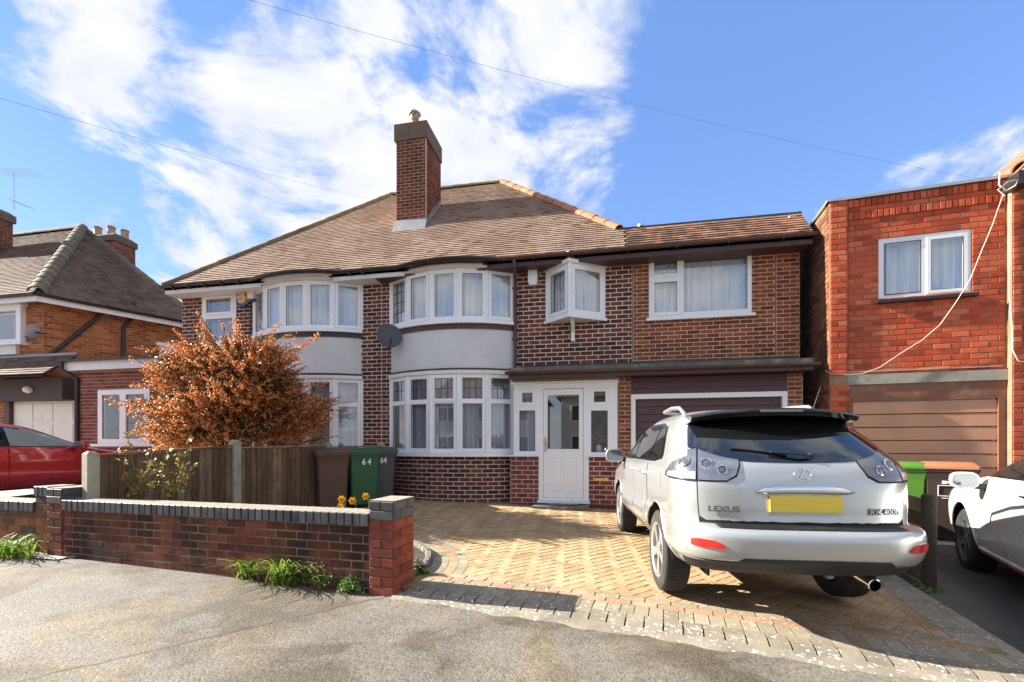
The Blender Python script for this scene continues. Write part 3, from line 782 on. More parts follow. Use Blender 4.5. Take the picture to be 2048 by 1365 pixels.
def make_bow(hs, pts, pc, leaded, base, trim, sash_u, sash_l, sash_t):
    fr = [frame((pts[k].x, pts[k].y, 0), math.atan2((pts[k + 1] - pts[k]).y, (pts[k + 1] - pts[k]).x)) for k in range(5)]
    w = (pts[1] - pts[0]).length
    def at_z(f, z): return (f[0] + Vector((0, 0, z)), f[1], f[2])
    zu0, zu1 = 3.67, 4.66
    wn = Window(hs, 'bow_window')
    for k in range(5):
        wn.facet(at_z(fr[k], zu0), w, zu1 - zu0, [(.085, w - .085, .075, zu1 - zu0 - .09, k in sash_u, (3, 4) if (leaded and k in (0,)) else None)])
    for k in range(6):
        mb = MB(); mb.lathe([(.035, zu0), (.035, zu1)], (pts[k].x, pts[k].y, 0), 10); wn.sill(mb, M_UPVC, 'mullion')
    wn.sill(band(arc_of(pts, .075, 3), 3.60, 3.668, .2)); wn.sill(band(arc_of(pts, .085, 1), zu1 + .002, zu1 + .075, .14), M_CREAM, 'cornice'); wn.done()
    band(arc_of(pts, .02), 3.50, 3.60, .05).obj('trim_band', trim, hs, 40)
    band(arc_of(pts, .0), 2.74, 3.502, .08).obj('render_band', M_RENDER, hs, 40)
    band(arc_of(pts, .035), 2.70, 2.742, .12).obj('trim_band', trim, hs, 40)
    zl0, zl1 = 1.11, 2.63
    wn = Window(hs, 'bow_window'); tz = .98
    for k in range(5):
        ls = [(.085, w - .085, .075, tz - .03, k in sash_l, None), (.085, w - .085, tz + .06, zl1 - zl0 - .075, k in sash_t, (3, 2) if leaded else None)]
        wn.facet(at_z(fr[k], zl0), w, zl1 - zl0, ls, net=M_NET2)
    for k in range(6):
        mb = MB(); mb.lathe([(.035, zl0), (.035, zl1)], (pts[k].x, pts[k].y, 0), 10); wn.sill(mb, M_UPVC, 'mullion')
    wn.sill(band(arc_of(pts, .09, 3), 1.03, 1.108, .22)); wn.sill(band(arc_of(pts, .06, 1), zl1 + .002, zl1 + .07, .12), M_CREAM, 'cornice'); wn.done()
    # brick dwarf wall under it
    b0 = gz(pts[2].x, pts[2].y); mb = MB(); ap = arc_of(pts, -.012)
    wl = band(ap, b0 - .05, 1.03, .2).obj('bow_wall', M_MORT, hs)
    n = 12; L = sum((ap[i + 1] - ap[i]).length for i in range(len(ap) - 1)); rows = round((1.03 - b0) / .083)
    def on(sv):
        f = max(0, min(.9999, sv / L)) * (len(ap) - 1); i = int(f); q = ap[i].lerp(ap[i + 1], f - i); t = (ap[i + 1] - ap[i]).normalized(); return q, t
    for r in range(rows):
        s = -.11 if r % 2 else 0.0
        while s < L:
            c0, c1 = max(0, s), min(L, s + .2225); s += .2225
            if c1 - c0 < .03: continue
            q, t = on((c0 + c1) / 2); f = ((Vector((q.x, q.y, b0))), Vector((t.x, t.y, 0)), Vector((t.y, -t.x, 0)))
            key = ('bow', 0); pc.proto(key, brick_mb(.206, .067, .045, .008, .004, .004), M_BRICK)
            if c1 - c0 > .22: pc.add(wl, key, wall_M(f, 0, (r + .5) * .083, 0, rnd, .003))
            else: pc.cut(wl, M_BRICK).add(brick_mb(c1 - c0 - .0165, .067, .045, .008), wall_M(f, 0, (r + .5) * .083, 0, rnd, .003))
make_bow(house, BOW_R, hb, True, None, M_BROWN, (1, 4), (1, 3), (2,))
make_bow(semi, BOW_L, sb, False, None, M_BLACK, (4,), (4,), ())

# --- main walls
PARTY = -4.5
fH = frame((0, V, 0)); BL, CH = .2225, .083; JT = .0165
hu0, hu1 = BOW_R[0].x, BOW_R[-1].x
joint = .58; extr = 3.41
o1, o2 = xz(1093, 640, V), xz(1210, 530, V)
oriel_hole = (-.90, -.06, 3.70, 4.60)
holes_h = [(hu0 + .1, hu1 - .1, -.5, 4.8), oriel_hole, (-1.60, .50, -.5, 2.45)]
wl = wall_part('wall', house, fH, joint - PARTY, 4.95, M_MORT, holes_h, PARTY, -.1)
lay_bricks(hb, wl, fH, joint - PARTY - .008, 4.73, M_BRICK, holes_h, BL, CH, JT, a0=PARTY, b0=.06, off=PARTY)
holes_e = [(.88, 2.62, 3.62, 4.76), (.45, 3.2, -.5, 2.6)]
we = wall_part('wall', house, fH, extr - joint, 4.95, M_MORT2, holes_e, joint, -.1)
lay_bricks(hb, we, fH, 2.42, 2.0, M_BRICK2, holes_e, .2225, .0745, .014, a0=joint + .012, b0=2.76, off=.1, key='e')
lay_bricks(hb, we, fH, extr - 3.03, 2.0, M_BRICK2, holes_e, .2225, .0745, .014, a0=3.03, b0=2.76, off=3.03, key='e')
mb = MB(); mb.fbox(fH, joint - .008, joint + .010, 2.76, 4.75, -.02, .004); mb.fbox(fH, 3.008, 3.026, 2.76, 4.75, -.02, .004); mb.obj('movement_joint', M_BROWNPIPE, house)
# side and back of the extension and house, seen only from elsewhere
fE = frame((extr, V, 0), R(90))
mb = MB(); mb.fbox(fE, .125, 5.5, -.1, 5.35, -.12, 0); sd = mb.obj('wall', M_MORT2, house)
lay_bricks(hb, sd, fE, 5.3, 5.3, M_BRICK2, (), .2225, .0745, .010, a0=.13, b0=0, key='e')
mb = MB(); mb.box(PARTY, extr - .13, 14.6, 14.7, -.1, 5.3); mb.obj('back_wall', M_MORT, house)
holes_s = [(BOW_L[0].x + .1, BOW_L[-1].x - .1, -.5, 4.8), (-8.9, -8.05, 3.55, 4.66)]
ws = wall_part('wall', semi, fH, PARTY + 9.47, 4.95, M_MORT, holes_s, -9.47, -.1)
lay_bricks(sb, ws, fH, PARTY + 9.47, 4.73, M_BRICK, holes_s, BL, CH, JT, a0=-9.47, b0=.06, off=PARTY)
fS = (Vector((-9.47, V, 0)), Vector((0, -1, 0)), Vector((-1, 0, 0)))
mb = MB(); mb.box(-9.47, -9.35, V + .125, 14.6, -.1, 4.85); mb.box(-9.47, PARTY, 14.6, 14.7, -.1, 4.85, 0); sw = mb.obj('side_wall', M_MORT, semi)
lay_bricks(sb, sw, fS, 5.9, 4.8, M_BRICK, (), BL, CH, a0=-5.9, b0=0)

# --- roof: hipped both ends, ridge along
D_ = 3.65; RZ = EZ + D_ * .99; pitch = math.atan(.99)
uL, uR = -9.57, 1.02
up = Vector((0, math.cos(pitch), math.sin(pitch))); UX = Vector((1, 0, 0)); SL = D_ / math.cos(pitch)
STRIP = .66 / math.cos(pitch)
P3 = lambda u, b: Vector((u, EV, EZ)) + up * b
def under(parent, polys, m=M_UNDER):
    mb = MB()
    for p in polys: mb.prism([Vector(q) - Vector((0, 0, .09)) for q in p], [Vector(q) - Vector((0, 0, .012)) for q in p])
    return mb.obj('roof', m, parent)
bk = 2 * (EV + D_) - EV
rL = [P3(uL, 0), P3(PARTY, 0), P3(PARTY, SL), P3(uL + D_, SL)]
ro_s = under(semi, [rL, [P3(uL, 0), P3(uL + D_, SL), Vector((uL, bk, EZ))], [P3(uL + D_, SL), P3(PARTY, SL), Vector((PARTY, bk, EZ)), Vector((uL, bk, EZ))]])
rR = [P3(PARTY, 0), P3(uR, 0), P3(uR - D_, SL), P3(PARTY, SL)]
ro_h = under(house, [rR, [P3(uR, 0), Vector((uR, bk, EZ)), P3(uR - D_, SL)], [P3(PARTY, SL), P3(uR - D_, SL), Vector((uR, bk, EZ)), Vector((PARTY, bk, EZ))], [P3(uR - .02, 0), P3(extr + .06, 0), P3(extr + .12, STRIP), P3(uR - .02 - .6, STRIP)]])
GA = .102
def spanL(b): return (uL + b * math.cos(pitch) + .02, PARTY) if b < SL else None
def spanR(b):
    if b >= SL: return None
    return (PARTY, extr + .07 + .05 * b) if b < STRIP else (PARTY, uR - b * math.cos(pitch) - .02)
lay_tiles(st, ro_s, P3(0, -.05), UX, up, int(SL / GA), spanL, M_TILE, GA)
ht2 = lambda b: (spanR(b)[0], min(spanR(b)[1], .45)) if spanR(b) else None
ht3 = lambda b: (.45, spanR(b)[1]) if b < STRIP else None
lay_tiles(ht, ro_h, P3(0, -.05), UX, up, int(SL / GA), ht2, M_TILE, GA)
lay_tiles(ht, ro_h, P3(0, -.05), UX, up, int(STRIP / GA), ht3, M_TILE_E, GA)
ridge_tiles(ro_s, P3(uL - .02, 0), P3(uL + D_, SL), M_RIDGE_OLD, .10, .42)
ridge_tiles(ro_s, P3(uL + D_, SL + .02), P3(PARTY, SL + .02), M_RIDGE_OLD, .10, .42)
ridge_tiles(ro_h, P3(PARTY, SL + .02), P3(uR - D_, SL + .02), M_RIDGE_OLD, .10, .42)
bb = STRIP + .02
ridge_tiles(ro_h, P3(uR - bb * math.cos(pitch), bb), P3(uR - D_ - .02, SL + .02), M_RIDGE_NEW, .11, .40)
# flat roof behind the tiled strip, its edge and vent pipe
zt = EZ + .66 * .99
mb = MB(); mb.box(uR - 1.2, extr + .12, EV + .68, 14.6, zt - .12, zt - .005); mb.obj('flat_roof', M_FELT, house)
mb = MB(); mb.box(uR - .72, extr + .14, EV + .63, EV + .70, zt - .01, zt + .03); mb.obj('roof_edge', M_FELT, house)
q = at(1282, 455, 9.6); mb = MB(); mb.lathe([(.055, zt), (.055, zt + .30), (.07, zt + .30), (.07, zt + .34)], (q.x, 9.6, 0), 12); mb.obj('vent_pipe', M_SILVER, house, 40)
# small tiled flares over the bows, with curved gutters
def flare(hs, pts, pc_roof, mat):
    mb = MB(); a = arc_of(pts, .20, 4); N = len(a)
    for r in range(6):
        f0, f1 = r / 6, (r + 1.35) / 6
        for i in range(N - 1):
            p0, p1 = a[i], a[i + 1]
            def pt(p, f, dz):
                f = min(f, 1.0)
                return Vector((p.x, p.y + (EV + .12 - p.y) * f, EZ + .02 + .10 * f + dz))
            if p0.y > EV + .03: continue
            mb.hexa([pt(p0, f0, .0), pt(p1, f0, .0), pt(p1, f1, 0), pt(p0, f1, 0), pt(p0, f0, .02), pt(p1, f0, .02), pt(p1, f1, .004), pt(p0, f1, .004)])
    o = mb.obj('flare_tiling', mat, pc_roof, kind='stuff')
    g = [(p.x, p.y, EZ - .01) for p in arc_of(pts, .23, 4) if p.y < EV - .05]
    return g
gR = flare(house, BOW_R, ro_h, M_TILE); gL = flare(semi, BOW_L, ro_s, M_TILE)
def gut(hs, path, mat, r=.052):
    return gutter_mb(path, r).obj('gutter', mat, hs, 50)
gut(semi, [(uL - .03, EV - .06, EZ - .01), (gL[0][0] - .05, EV - .06, EZ - .01)] + gL + [(gL[-1][0] + .05, EV - .06, EZ - .01), (PARTY, EV - .06, EZ - .01)], M_BLACK)
gut(house, [(PARTY + .002, EV - .06, EZ - .01), (gR[0][0] - .05, EV - .06, EZ - .01)] + gR + [(gR[-1][0] + .05, EV - .06, EZ - .01)], M_BLACK)
gut(house, [(gR[-1][0] + .06, EV - .06, EZ - .012), (extr + .1, EV - .06, EZ - .012)], M_BROWNPIPE)
for hs, u_a, u_b, n in ((semi, uL + .1, gL[0][0] - .1, 5), (semi, gL[-1][0] + .1, PARTY - .05, 2), (house, gR[-1][0] + .3, extr, 6)):
    for i in range(n):
        u = u_a + (u_b - u_a) * (i + .5) / n; mb = MB(); mb.box(u - .02, u + .02, EV - .13, EV + .02, EZ - .085, EZ - .055); mb.box(u - .02, u + .02, EV - .01, EV + .02, EZ - .10, EZ - .02); mb.obj('gutter_bracket', M_BLACK, hs)
# fascias and soffits
def cross(pts):
    q = [p for p in arc_of(pts, .10, 4) if p.y < EV + .02]; return q[0].x, q[-1].x
(xl0, xl1), (xr0, xr1) = cross(BOW_L), cross(BOW_R)
mb = MB(); mb.box(uL + .02, xl0, EV, EV + .03, EZ - .17, EZ - .03); mb.box(xl1, PARTY, EV, EV + .03, EZ - .17, EZ - .03)
mb.box(uL + .02, uL + .05, EV + .03, 14.6, EZ - .17, EZ - .03); mb.box(uL + .05, PARTY, EV + .03, V, EZ - .165, EZ - .14); mb.obj('fascia', M_WHITE, semi)
band(arc_of(BOW_L, .10), 4.735, EZ - .02, .06).obj('fascia', M_WHITE, semi, 40)
mb = MB(); mb.box(PARTY + .002, xr0, EV, EV + .03, EZ - .17, EZ - .03); mb.obj('fascia', M_WHITE, house)
mb = MB(); mb.box(xr1, extr + .06, EV, EV + .03, EZ - .17, EZ - .03); mb.box(PARTY, extr + .06, EV + .03, V + .1, EZ - .165, EZ - .14); mb.obj('fascia', M_BROWN, house)
band(arc_of(BOW_R, .10), 4.735, EZ - .02, .06).obj('fascia', M_BROWN, house, 40)

# --- chimney on the party wall
cu0, cu1, cv0, cv1, cz1 = -4.77, -4.03, 9.95, 10.9, 8.48
mb = MB(); mb.box(cu0, cu1, cv0, cv1, 5.5, cz1); chim = mb.obj('chimney', M_MORT2, house)
M_CHB = mat_brick('chimney_brick', ((0, (.07, .035, .028)), (.3, (.16, .05, .032)), (.7, (.21, .066, .042)), (1, (.26, .085, .05))), stain=(.06, .04, .03), stainf=.45)
fc = frame((cu0, cv0, 0)); fd = frame((cu1, cv0, 0), R(90))
lay_bricks(hb, chim, fc, cu1 - cu0, 2.3, M_CHB, (), .2225, .0765, .011, a0=0, b0=6.2, key='c')
lay_bricks(hb, chim, fd, cv1 - cv0, 2.3, M_CHB, (), .2225, .0765, .011, a0=.05, b0=6.2, off=.11, key='c')
mb = MB(); e = .04
mb.loft([[(cu0 - e + k, cv0 - e + k, z), (cu1 + e - k, cv0 - e + k, z), (cu1 + e - k, cv1 + e - k, z), (cu0 - e + k, cv1 + e - k, z)] for z, k in ((cz1 - .03, 0), (cz1 + .36, 0.0), (cz1 + .40, .05), (cz1 + .46, .22))]); mb.obj('chimney_cap', M_SLAB, chim)
def pot(hs, c, h, r, mat, cowl):
    mb = MB(); mb.lathe([(r, 0), (r * 1.05, .05), (r * .9, .08), (r * .86, h - .06), (r, h - .05), (r, h), (r * .8, h), (r * .78, h - .2)], c, 16); mb.obj('chimney_pot', mat, hs, 40)
    if cowl:
        mb = MB(); mb.lathe([(r * 1.45, h + .10), (r * 1.5, h + .12), (r * .9, h + .18), (.01, h + .20)], c, 16)
        for k in range(4): a = R(45 + 90 * k); mb.tube([(c[0] + r * .9 * math.cos(a), c[1] + r * .9 * math.sin(a), c[2] + h - .05), (c[0] + r * .95 * math.cos(a), c[1] + r * .95 * math.sin(a), c[2] + h + .13)], .008)
        mb.obj('cowl', M_SILVER, hs, 40)
M_POT = mat_plain('buff_clay_pot', (.42, .27, .17), .8, var=.2, dirt=(.2, .14, .1), dirtf=.5)
pot(chim, (-4.42, 10.22, cz1 + .44), .22, .10, M_POT, True); pot(chim, (-4.38, 10.62, cz1 + .44), .14, .085, M_POT, False)
zr = lambda v: EZ + (v - EV) * .99
mb = MB(); mb.hexa([(cu0 - .04, cv0 - .16, zr(cv0 - .16) + .02), (cu1 + .04, cv0 - .16, zr(cv0 - .16) + .02), (cu1 + .04, cv0 - .012, zr(cv0) + .03), (cu0 - .04, cv0 - .012, zr(cv0) + .03),
                    (cu0 - .04, cv0 - .16, zr(cv0 - .16) + .035), (cu1 + .04, cv0 - .16, zr(cv0 - .16) + .035), (cu1 + .03, cv0 - .012, zr(cv0) + .2), (cu0 - .03, cv0 - .012, zr(cv0) + .2)])
for k in range(7):
    v0 = cv0 - .01 + k * (cv1 - cv0) / 7; v1 = v0 + (cv1 - cv0) / 7; mb.box(cu1 + .010, cu1 + .022, v0, v1, zr(v0) - .02, zr(v1) + .11); mb.box(cu1 + .008, cu1 + .14, v0, v1 + .01, zr(v0) + .02, zr(v0) + .03)
mb.obj('flashing', M_LEAD, chim)

# --- oriel, extension window, porch, canopy, garage
def oriel():
    A, B, C = Vector((-.98, V)), Vector((-.62, V - .42)), Vector((.0, V))
    zs, zt2 = 3.66, 4.60
    A, B, C = Vector((at(1095, 600, V).x, V)), Vector((at(1139, 600, V - .40).x, V - .40)), Vector((at(1207, 600, V).x, V))
    w = Window(house, 'oriel_window')
    for p, q, sash in ((A, B, True), (B, C, False)):
        f = frame((p.x, p.y, zs), math.atan2(q.y - p.y, q.x - p.x)); L = (q - p).length
        w.facet(f, L, zt2 - zs, [(.11, L - .09, .10, zt2 - zs - .10, sash, None)])
    for p in (A, B, C): mb = MB(); mb.lathe([(.04, zs), (.04, zt2)], (p.x, p.y, 0), 8); w.sill(mb, M_UPVC, 'mullion')
    def tri(o, z0, z1): 
        c = (A + B + C) / 3; ex = lambda p: c + (p - c) * (1 + o) if p is B else p + Vector((-o * .35 if p is A else o * .35, 0))
        mb = MB(); r = [ex(A), ex(B), ex(C)]; mb.prism([(p.x, p.y, z0) for p in r], [(p.x, p.y, z1) for p in r]); return mb
    w.sill(tri(.22, zs - .06, zs - .002)); w.sill(tri(.25, zt2 + .002, zt2 + .065), M_CREAM, 'cornice')
    w.sill(tri(.05, zt2 + .066, zt2 + .17), M_BROWN, 'fascia')
    c = Vector((B.x + .12, V - .10)); mb = MB()
    w.sill(tri(.22, zt2 + .171, zt2 + .20), M_BROWN, 'roof_board')
    mb = MB(); p = at(1146, 660, V); mb.box(p.x - .035, p.x + .035, V - .05, V - .008, zs - .42, zs - .06); mb.hexa([(p.x - .03, V - .05, zs - .25), (p.x + .03, V - .05, zs - .25), (p.x + .03, V - .30, zs - .065), (p.x - .03, V - .30, zs - .065), (p.x - .03, V - .05, zs - .14), (p.x + .03, V - .05, zs - .14), (p.x + .03, V - .20, zs - .064), (p.x - .03, V - .20, zs - .064)])
    w.sill(mb, M_UPVC, 'bracket'); w.done()
oriel()
w = Window(house, 'window'); f = frame((.87, V, 3.6))
w.facet(f, 1.76, 1.16, [(.09, .50, .80, 1.03, True, None), (.09, .50, .10, .66, True, None), (.62, 1.69, .09, 1.07, False, None)], -.06, .014)
mb = MB(); mb.fbox(f, -.05, 1.81, -.05, -.002, -.03, .07); w.sill(mb); w.done()
w = Window(semi, 'window'); f = frame((-8.92, V, 3.53))
w.facet(f, .90, 1.15, [(.12, .78, .72, 1.03, True, None), (.10, .80, .09, .58, False, None)], -.06, .014, net=M_NET2)
mb = MB(); mb.fbox(f, -.06, .96, -.05, -.002, -.03, .08); w.sill(mb); w.done()
mb = MB(); mb.fbox(fH, -9.2, -7.75, 4.665, 4.745, -.02, .012); mb.obj('lintel', M_BLACK, semi)
mb = MB(); mb.tube([(-7.62, V - .03, 4.5), (-7.62, V - .03, 1.0)], .014); mb.obj('cable', M_BLACK, semi)

PV = 8.35; fP = frame((0, PV, 0))
z5 = lambda x, y: at(760 + x / 2.4375, 480 + y / 2.4375, PV)
pz = gz(-.5, PV)
def dwarf(u0, u1, holes=()):
    wp = wall_part('porch_wall', house, fP, u1 - u0, 1.045 - pz + .05, M_MORT3, holes, u0, pz - .05, .2)
    lay_bricks(hb, wp, fP, u1 - u0, 1.04 - pz - .10, M_BRICK3, (), .222, .083, .016, a0=u0, b0=pz + .10, off=u0, key='p')
    lay_bricks(hb, wp, fP, u1 - u0, .10, M_BRICK3, (), .222, .10, .004, a0=u0, b0=pz, off=u0 + .1, key='q')
dwarf(-1.68, -1.145); dwarf(-.245, .305)
def pillar(u0, u1, z1):
    wp = wall_part('porch_pillar', house, fP, u1 - u0, z1 - pz + .05, M_MORT2, (), u0, pz - .05, .2)
    lay_bricks(hb, wp, fP, u1 - u0, z1 - pz, M_BRICK2, (), .2225, .0745, .012, a0=u0, b0=pz, off=u0, key='e')
pillar(.31, .525, 2.47); pillar(3.085, 3.315, 2.47)
# the white porch front: frame, side lights and door
w = Window(house, 'porch_front'); f = frame((-1.62, PV, 1.07)); H = 2.44 - 1.07
def zr5(x0, y0, x1, y1):
    a, b = z5(x0, y1), z5(x1, y0); return (a.x + 1.62, b.x + 1.62, a.z - 1.07, b.z - 1.07)
gl = [zr5(680, 832, 757, 1030) + (False, None), zr5(693, 745, 745, 795) + (True, None)]
w.facet(f, .50, H, gl, -.06, .010, net=M_NET2)
f2 = frame((-.22, PV, 1.07))
sh = lambda r: (r[0] - 1.40, r[1] - 1.40, r[2], r[3])
gl2 = [sh(zr5(1029, 832, 1110, 1036)) + (False, None), sh(zr5(1042, 738, 1100, 793)) + (True, None)]
w.facet(f2, .51, H, gl2, -.06, .010, curtain=False, back=False)
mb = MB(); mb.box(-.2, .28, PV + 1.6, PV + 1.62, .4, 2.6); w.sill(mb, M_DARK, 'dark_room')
mb = MB(); mb.fbox(fP, -1.66, .31, 2.385, 2.44, -.02, .035); mb.fbox(fP, -1.62, .29, 2.30, 2.386, -.06, .013); w.sill(mb, M_UPVC, 'head')
mb = MB(); mb.fbox(fP, -1.72, -1.13, 1.042, 1.068, -.05, .07); w.sill(mb); mb = MB(); mb.fbox(fP, -.26, .36, 1.042, 1.068, -.05, .07); w.sill(mb)
dz0 = pz + .16
mb = MB(); mb.fbox(fP, -1.14, -1.055, dz0, 2.30, -.06, .012); mb.fbox(fP, -.315, -.22, dz0, 2.30, -.06, .012); mb.fbox(fP, -1.16, -.20, dz0 - .05, dz0 - .002, -.06, .10); mb.fbox(fP, -1.055, -.315, dz0, dz0 + .035, -.06, .03); w.sill(mb, M_UPVC, 'door_frame'); w.done()
fd_ = frame((-1.05, PV + .015, dz0 + .04)); dw, dh = .73, 2.29 - dz0 - .04
g0, g1 = z5(817, 1020), z5(970, 755)
dm = MB(); gh = (g0.x + 1.05, g1.x + 1.05, g0.z - dz0 - .04, g1.z - dz0 - .04)
dm.slab(fd_, dw, dh, [gh], -.045, .01)
door = dm.obj('front_door', M_UPVC, house)
mb = MB(); mb.fbox(fd_, gh[0], gh[1], gh[2], gh[3], -.02, -.008); mb.obj('pane', M_GLASS_D, door)
mb = MB()
for p0, p1, q0, q1 in ((gh[0] - .02, gh[0], gh[2] - .02, gh[3] + .02), (gh[1], gh[1] + .02, gh[2] - .02, gh[3] + .02), (gh[0], gh[1], gh[2] - .02, gh[2]), (gh[0], gh[1], gh[3], gh[3] + .02)): mb.fbox(fd_, p0, p1, q0, q1, .0, .018)
mb.obj('glazing_bead', M_UPVC, door)
ph = gh[2] - .10
for k in range(2):
    a0 = .10 + k * .285
    for nm, (x0, x1, y0, y1) in (('door_panel', (a0, a0 + .245, .14, ph - .04)),):
        mb = MB(); r = lambda i, c: [fd_[0] + fd_[1] * a + Vector((0, 0, b)) + fd_[2] * c for a, b in ((x0 + i, y0 + i), (x1 - i, y0 + i), (x1 - i, y1 - i), (x0 + i, y1 - i))]
        mb.loft([r(0, .009), r(.006, .022), r(.016, .022), r(.026, .011), r(.05, .011), r(.062, .019)]); mb.obj(nm, M_UPVC, door)
mb = MB(); mb.fbox(fd_, .02, .05, gh[2] - .05, gh[2] + .22, .01, .018); mb.tube([fd_[0] + fd_[1] * .035 + Vector((0, 0, gh[2] + .10)) + fd_[2] * c for c in (.01, .055)], .011, 8); mb.tube([fd_[0] + fd_[1] * a + Vector((0, 0, gh[2] + .10)) + fd_[2] * .05 for a in (.03, .13)], .010, 8); mb.obj('handle', M_BRASS, door, 40)
mb = MB(); mb.fbox(fd_, .735, .755, 1.28, 1.36, .012, .03); mb.obj('door_bell', M_UPVC, door)
mb = MB(); mb.fbox(fP, -.12, .13, .60, .655, .008, .016); lb = mb.obj('letter_box', M_BRASS, house)
mb = MB(); mb.fbox(fP, -.09, .10, .615, .64, .0165, .020); mb.obj('flap', M_BRASS, lb)
mb = MB(); mb.box(-1.60, .28, PV + 1.9, PV + 1.92, 0, 2.5); mb.box(-1.64, -1.62, PV + .06, PV + 1.9, 0, 2.5); mb.box(.29, .31, PV + .2, PV + 1.9, 0, 2.5); mb.box(-1.64, .31, PV, PV + 1.9, pz - .06, pz + .03); mb.box(-1.66, .31, PV, PV + 1.9, 2.46, 2.50); mb.obj('porch_interior', mat_plain('cream_porch_wall', (.5, .46, .4), .8), house)
# step
mb = MB(); mb.loft([[(-1.22 + k, 7.98 + k, z), (-.20 - k, 7.98 + k, z), (-.20 - k, PV - .012, z), (-1.22 + k, PV - .012, z)] for z, k in ((pz - .05, 0), (pz + .075, 0), (pz + .09, .015))]); mb.obj('door_step', M_MOSS, house)
# canopy over porch and garage
cl, cr, cf = -1.66, 3.37, 8.06
mb = MB(); mb.hexa([(cl, cf, 2.58), (cr, cf, 2.58), (cr, V - .012, 2.66), (cl, V - .012, 2.66), (cl, cf, 2.665), (cr, cf, 2.665), (cr, V - .012, 2.72), (cl, V - .012, 2.72)]); mb.obj('canopy', M_MOSS, house)
mb = MB()
for k in range(9):
    u0 = -1.55 + k * (3.3 + 1.55) / 9; mb.fbox(fH, u0, u0 + (3.3 + 1.55) / 9 - .004, 2.70, 2.805 + .004 * (k % 3), -.0, .016 + .002 * (k % 2))
mb.obj('flashing', M_FELT, house)
gut(house, [(cl - .05, cf - .05, 2.585), (cr + .06, cf - .05, 2.575)], M_BROWNPIPE, .05)
mb = MB(); mb.box(cl, cr, cf, cf + .025, 2.47, 2.577); mb.obj('fascia', M_BROWN, house)
mb = MB(); mb.box(cl, cr, cf + .025, V - .02, 2.48, 2.50); mb.obj('soffit', M_BROWN, house)
fG = frame((.53, PV, 0))
ga = 0; zg0 = 2.165
for k in range(3): mb = MB(); z0 = zg0 + k * .10; mb.hexa([fG[0] + fG[1] * a + Vector((0, 0, z)) + fG[2] * c for a, z, c in ((0, z0, .018), (2.55, z0, .018), (2.55, z0, -.02), (0, z0, -.02), (0, z0 + .097, .004), (2.55, z0 + .097, .004), (2.55, z0 + .097, -.02), (0, z0 + .097, -.02))]); mb.obj('cladding_board', M_WOODBR, house)
mb = MB(); mb.slab(fG, 2.55, zg0 - pz, [(.075, 2.475, -1, zg0 - pz - .085)], -.09, .012, 0, 0, pz); mb = MB()
mb.slab((Vector((.53, PV, pz)), fG[1], fG[2]), 2.55, zg0 - pz, [(.075, 2.475, -.01, zg0 - pz - .085)], -.09, .012); mb.obj('garage_frame', M_UPVC, house)
gd = MB(); gd.fbox(fG, .075, 2.475, pz, zg0 - .085, -.12, -.09); gdo = gd.obj('garage_door', M_WOODBR, house)
nb = 15; hb_ = (zg0 - .085 - pz) / nb
for k in range(nb):
    mb = MB(); z0 = pz + k * hb_; mb.hexa([fG[0] + fG[1] * a + Vector((0, 0, z)) + fG[2] * c for a, z, c in ((.08, z0, -.055), (2.47, z0, -.055), (2.47, z0, -.089), (.08, z0, -.089), (.08, z0 + hb_ - .006, -.072), (2.47, z0 + hb_ - .006, -.072), (2.47, z0 + hb_ - .006, -.089), (.08, z0 + hb_ - .006, -.089))]); mb.obj('plank', M_WOODBR, gdo)
# down pipe
pu = at(1030, 600, V - .08).x
mb = MB(); mb.tube([(pu + .05, EV - .06, EZ - .06), (pu + .05, EV - .06, EZ - .16), (pu, V - .06, EZ - .38), (pu, V - .06, 2.78)], .034, 10); mb.obj('down_pipe', M_BROWNPIPE, house, 50)
mb = MB()
for z in (4.3, 3.3): mb.box(pu - .05, pu + .05, V - .1, V - .01, z, z + .04)
mb.obj('pipe_clip', M_BROWNPIPE, house)
hb.finish(); sb.finish(); ht.finish(); st.finish()
# ------------------------------------------------------------------ the red brick house to the right
rh = thing('house', 'bright red brick flat-roofed house wing over a brown garage door, loose white cable across it', 'house', (5, 8, -.1))
rb = Pieces('brick', 'brickwork', M_BRICK_R, 300, lambda x, y, z: y > 960)
AR_ = R(-6.2); RO = Vector((3.72, 8.05, 0)); fR = frame(RO, AR_)
def rs(px, py, c=0.0):
    p = hit(px, py, RO + fR[2] * c, fR[2]); return (p - RO).dot(fR[1]), p.z
zb = gz(4.8, 8) - .05
ztop = 5.13
holes = [(.526, 1.68, 3.50, 4.47), (.13, 2.05, zb, 2.36)]
wl = wall_part('wall', rh, fR, 2.3, ztop - zb, M_MORT_R, holes, -.14, zb)
PB = dict(bl=.222, ch=.0855, j=.014, proud=.008)
lay_bricks(rb, wl, fR, 1.95, 4.80 - 2.36, M_BRICK_R, holes, a0=.115, b0=2.362, off=.1, **PB)
soldiers(rb, wl, fR, 1.95, .115, M_BRICK_R, .115, 4.805, .078, .022, .010)
lay_bricks(rb, wl, fR, 1.95, .085, M_BRICK_R, (), a0=.115, b0=4.925, off=.05, **PB)
soldiers(rb, wl, fR, 1.95, .10, M_BRICK_R, .115, 5.012, .078, .012, .010)
# corner pilaster, standing a little proud
fR2 = (RO + fR[2] * .035, fR[1], fR[2])
pl_ = wall_part('pilaster', rh, fR2, .24, ztop - zb, M_MORT_R, (), -.135, zb, .1)
lay_bricks(rb, pl_, fR2, .235, ztop - 2.36, M_BRICK_R, (), a0=-.133, b0=2.36, off=-.133, **PB)
lay_bricks(rb, pl_, fR2, .27, 2.2 - zb, M_BRICK_R, (), a0=-.133, b0=zb, off=-.133, **PB)
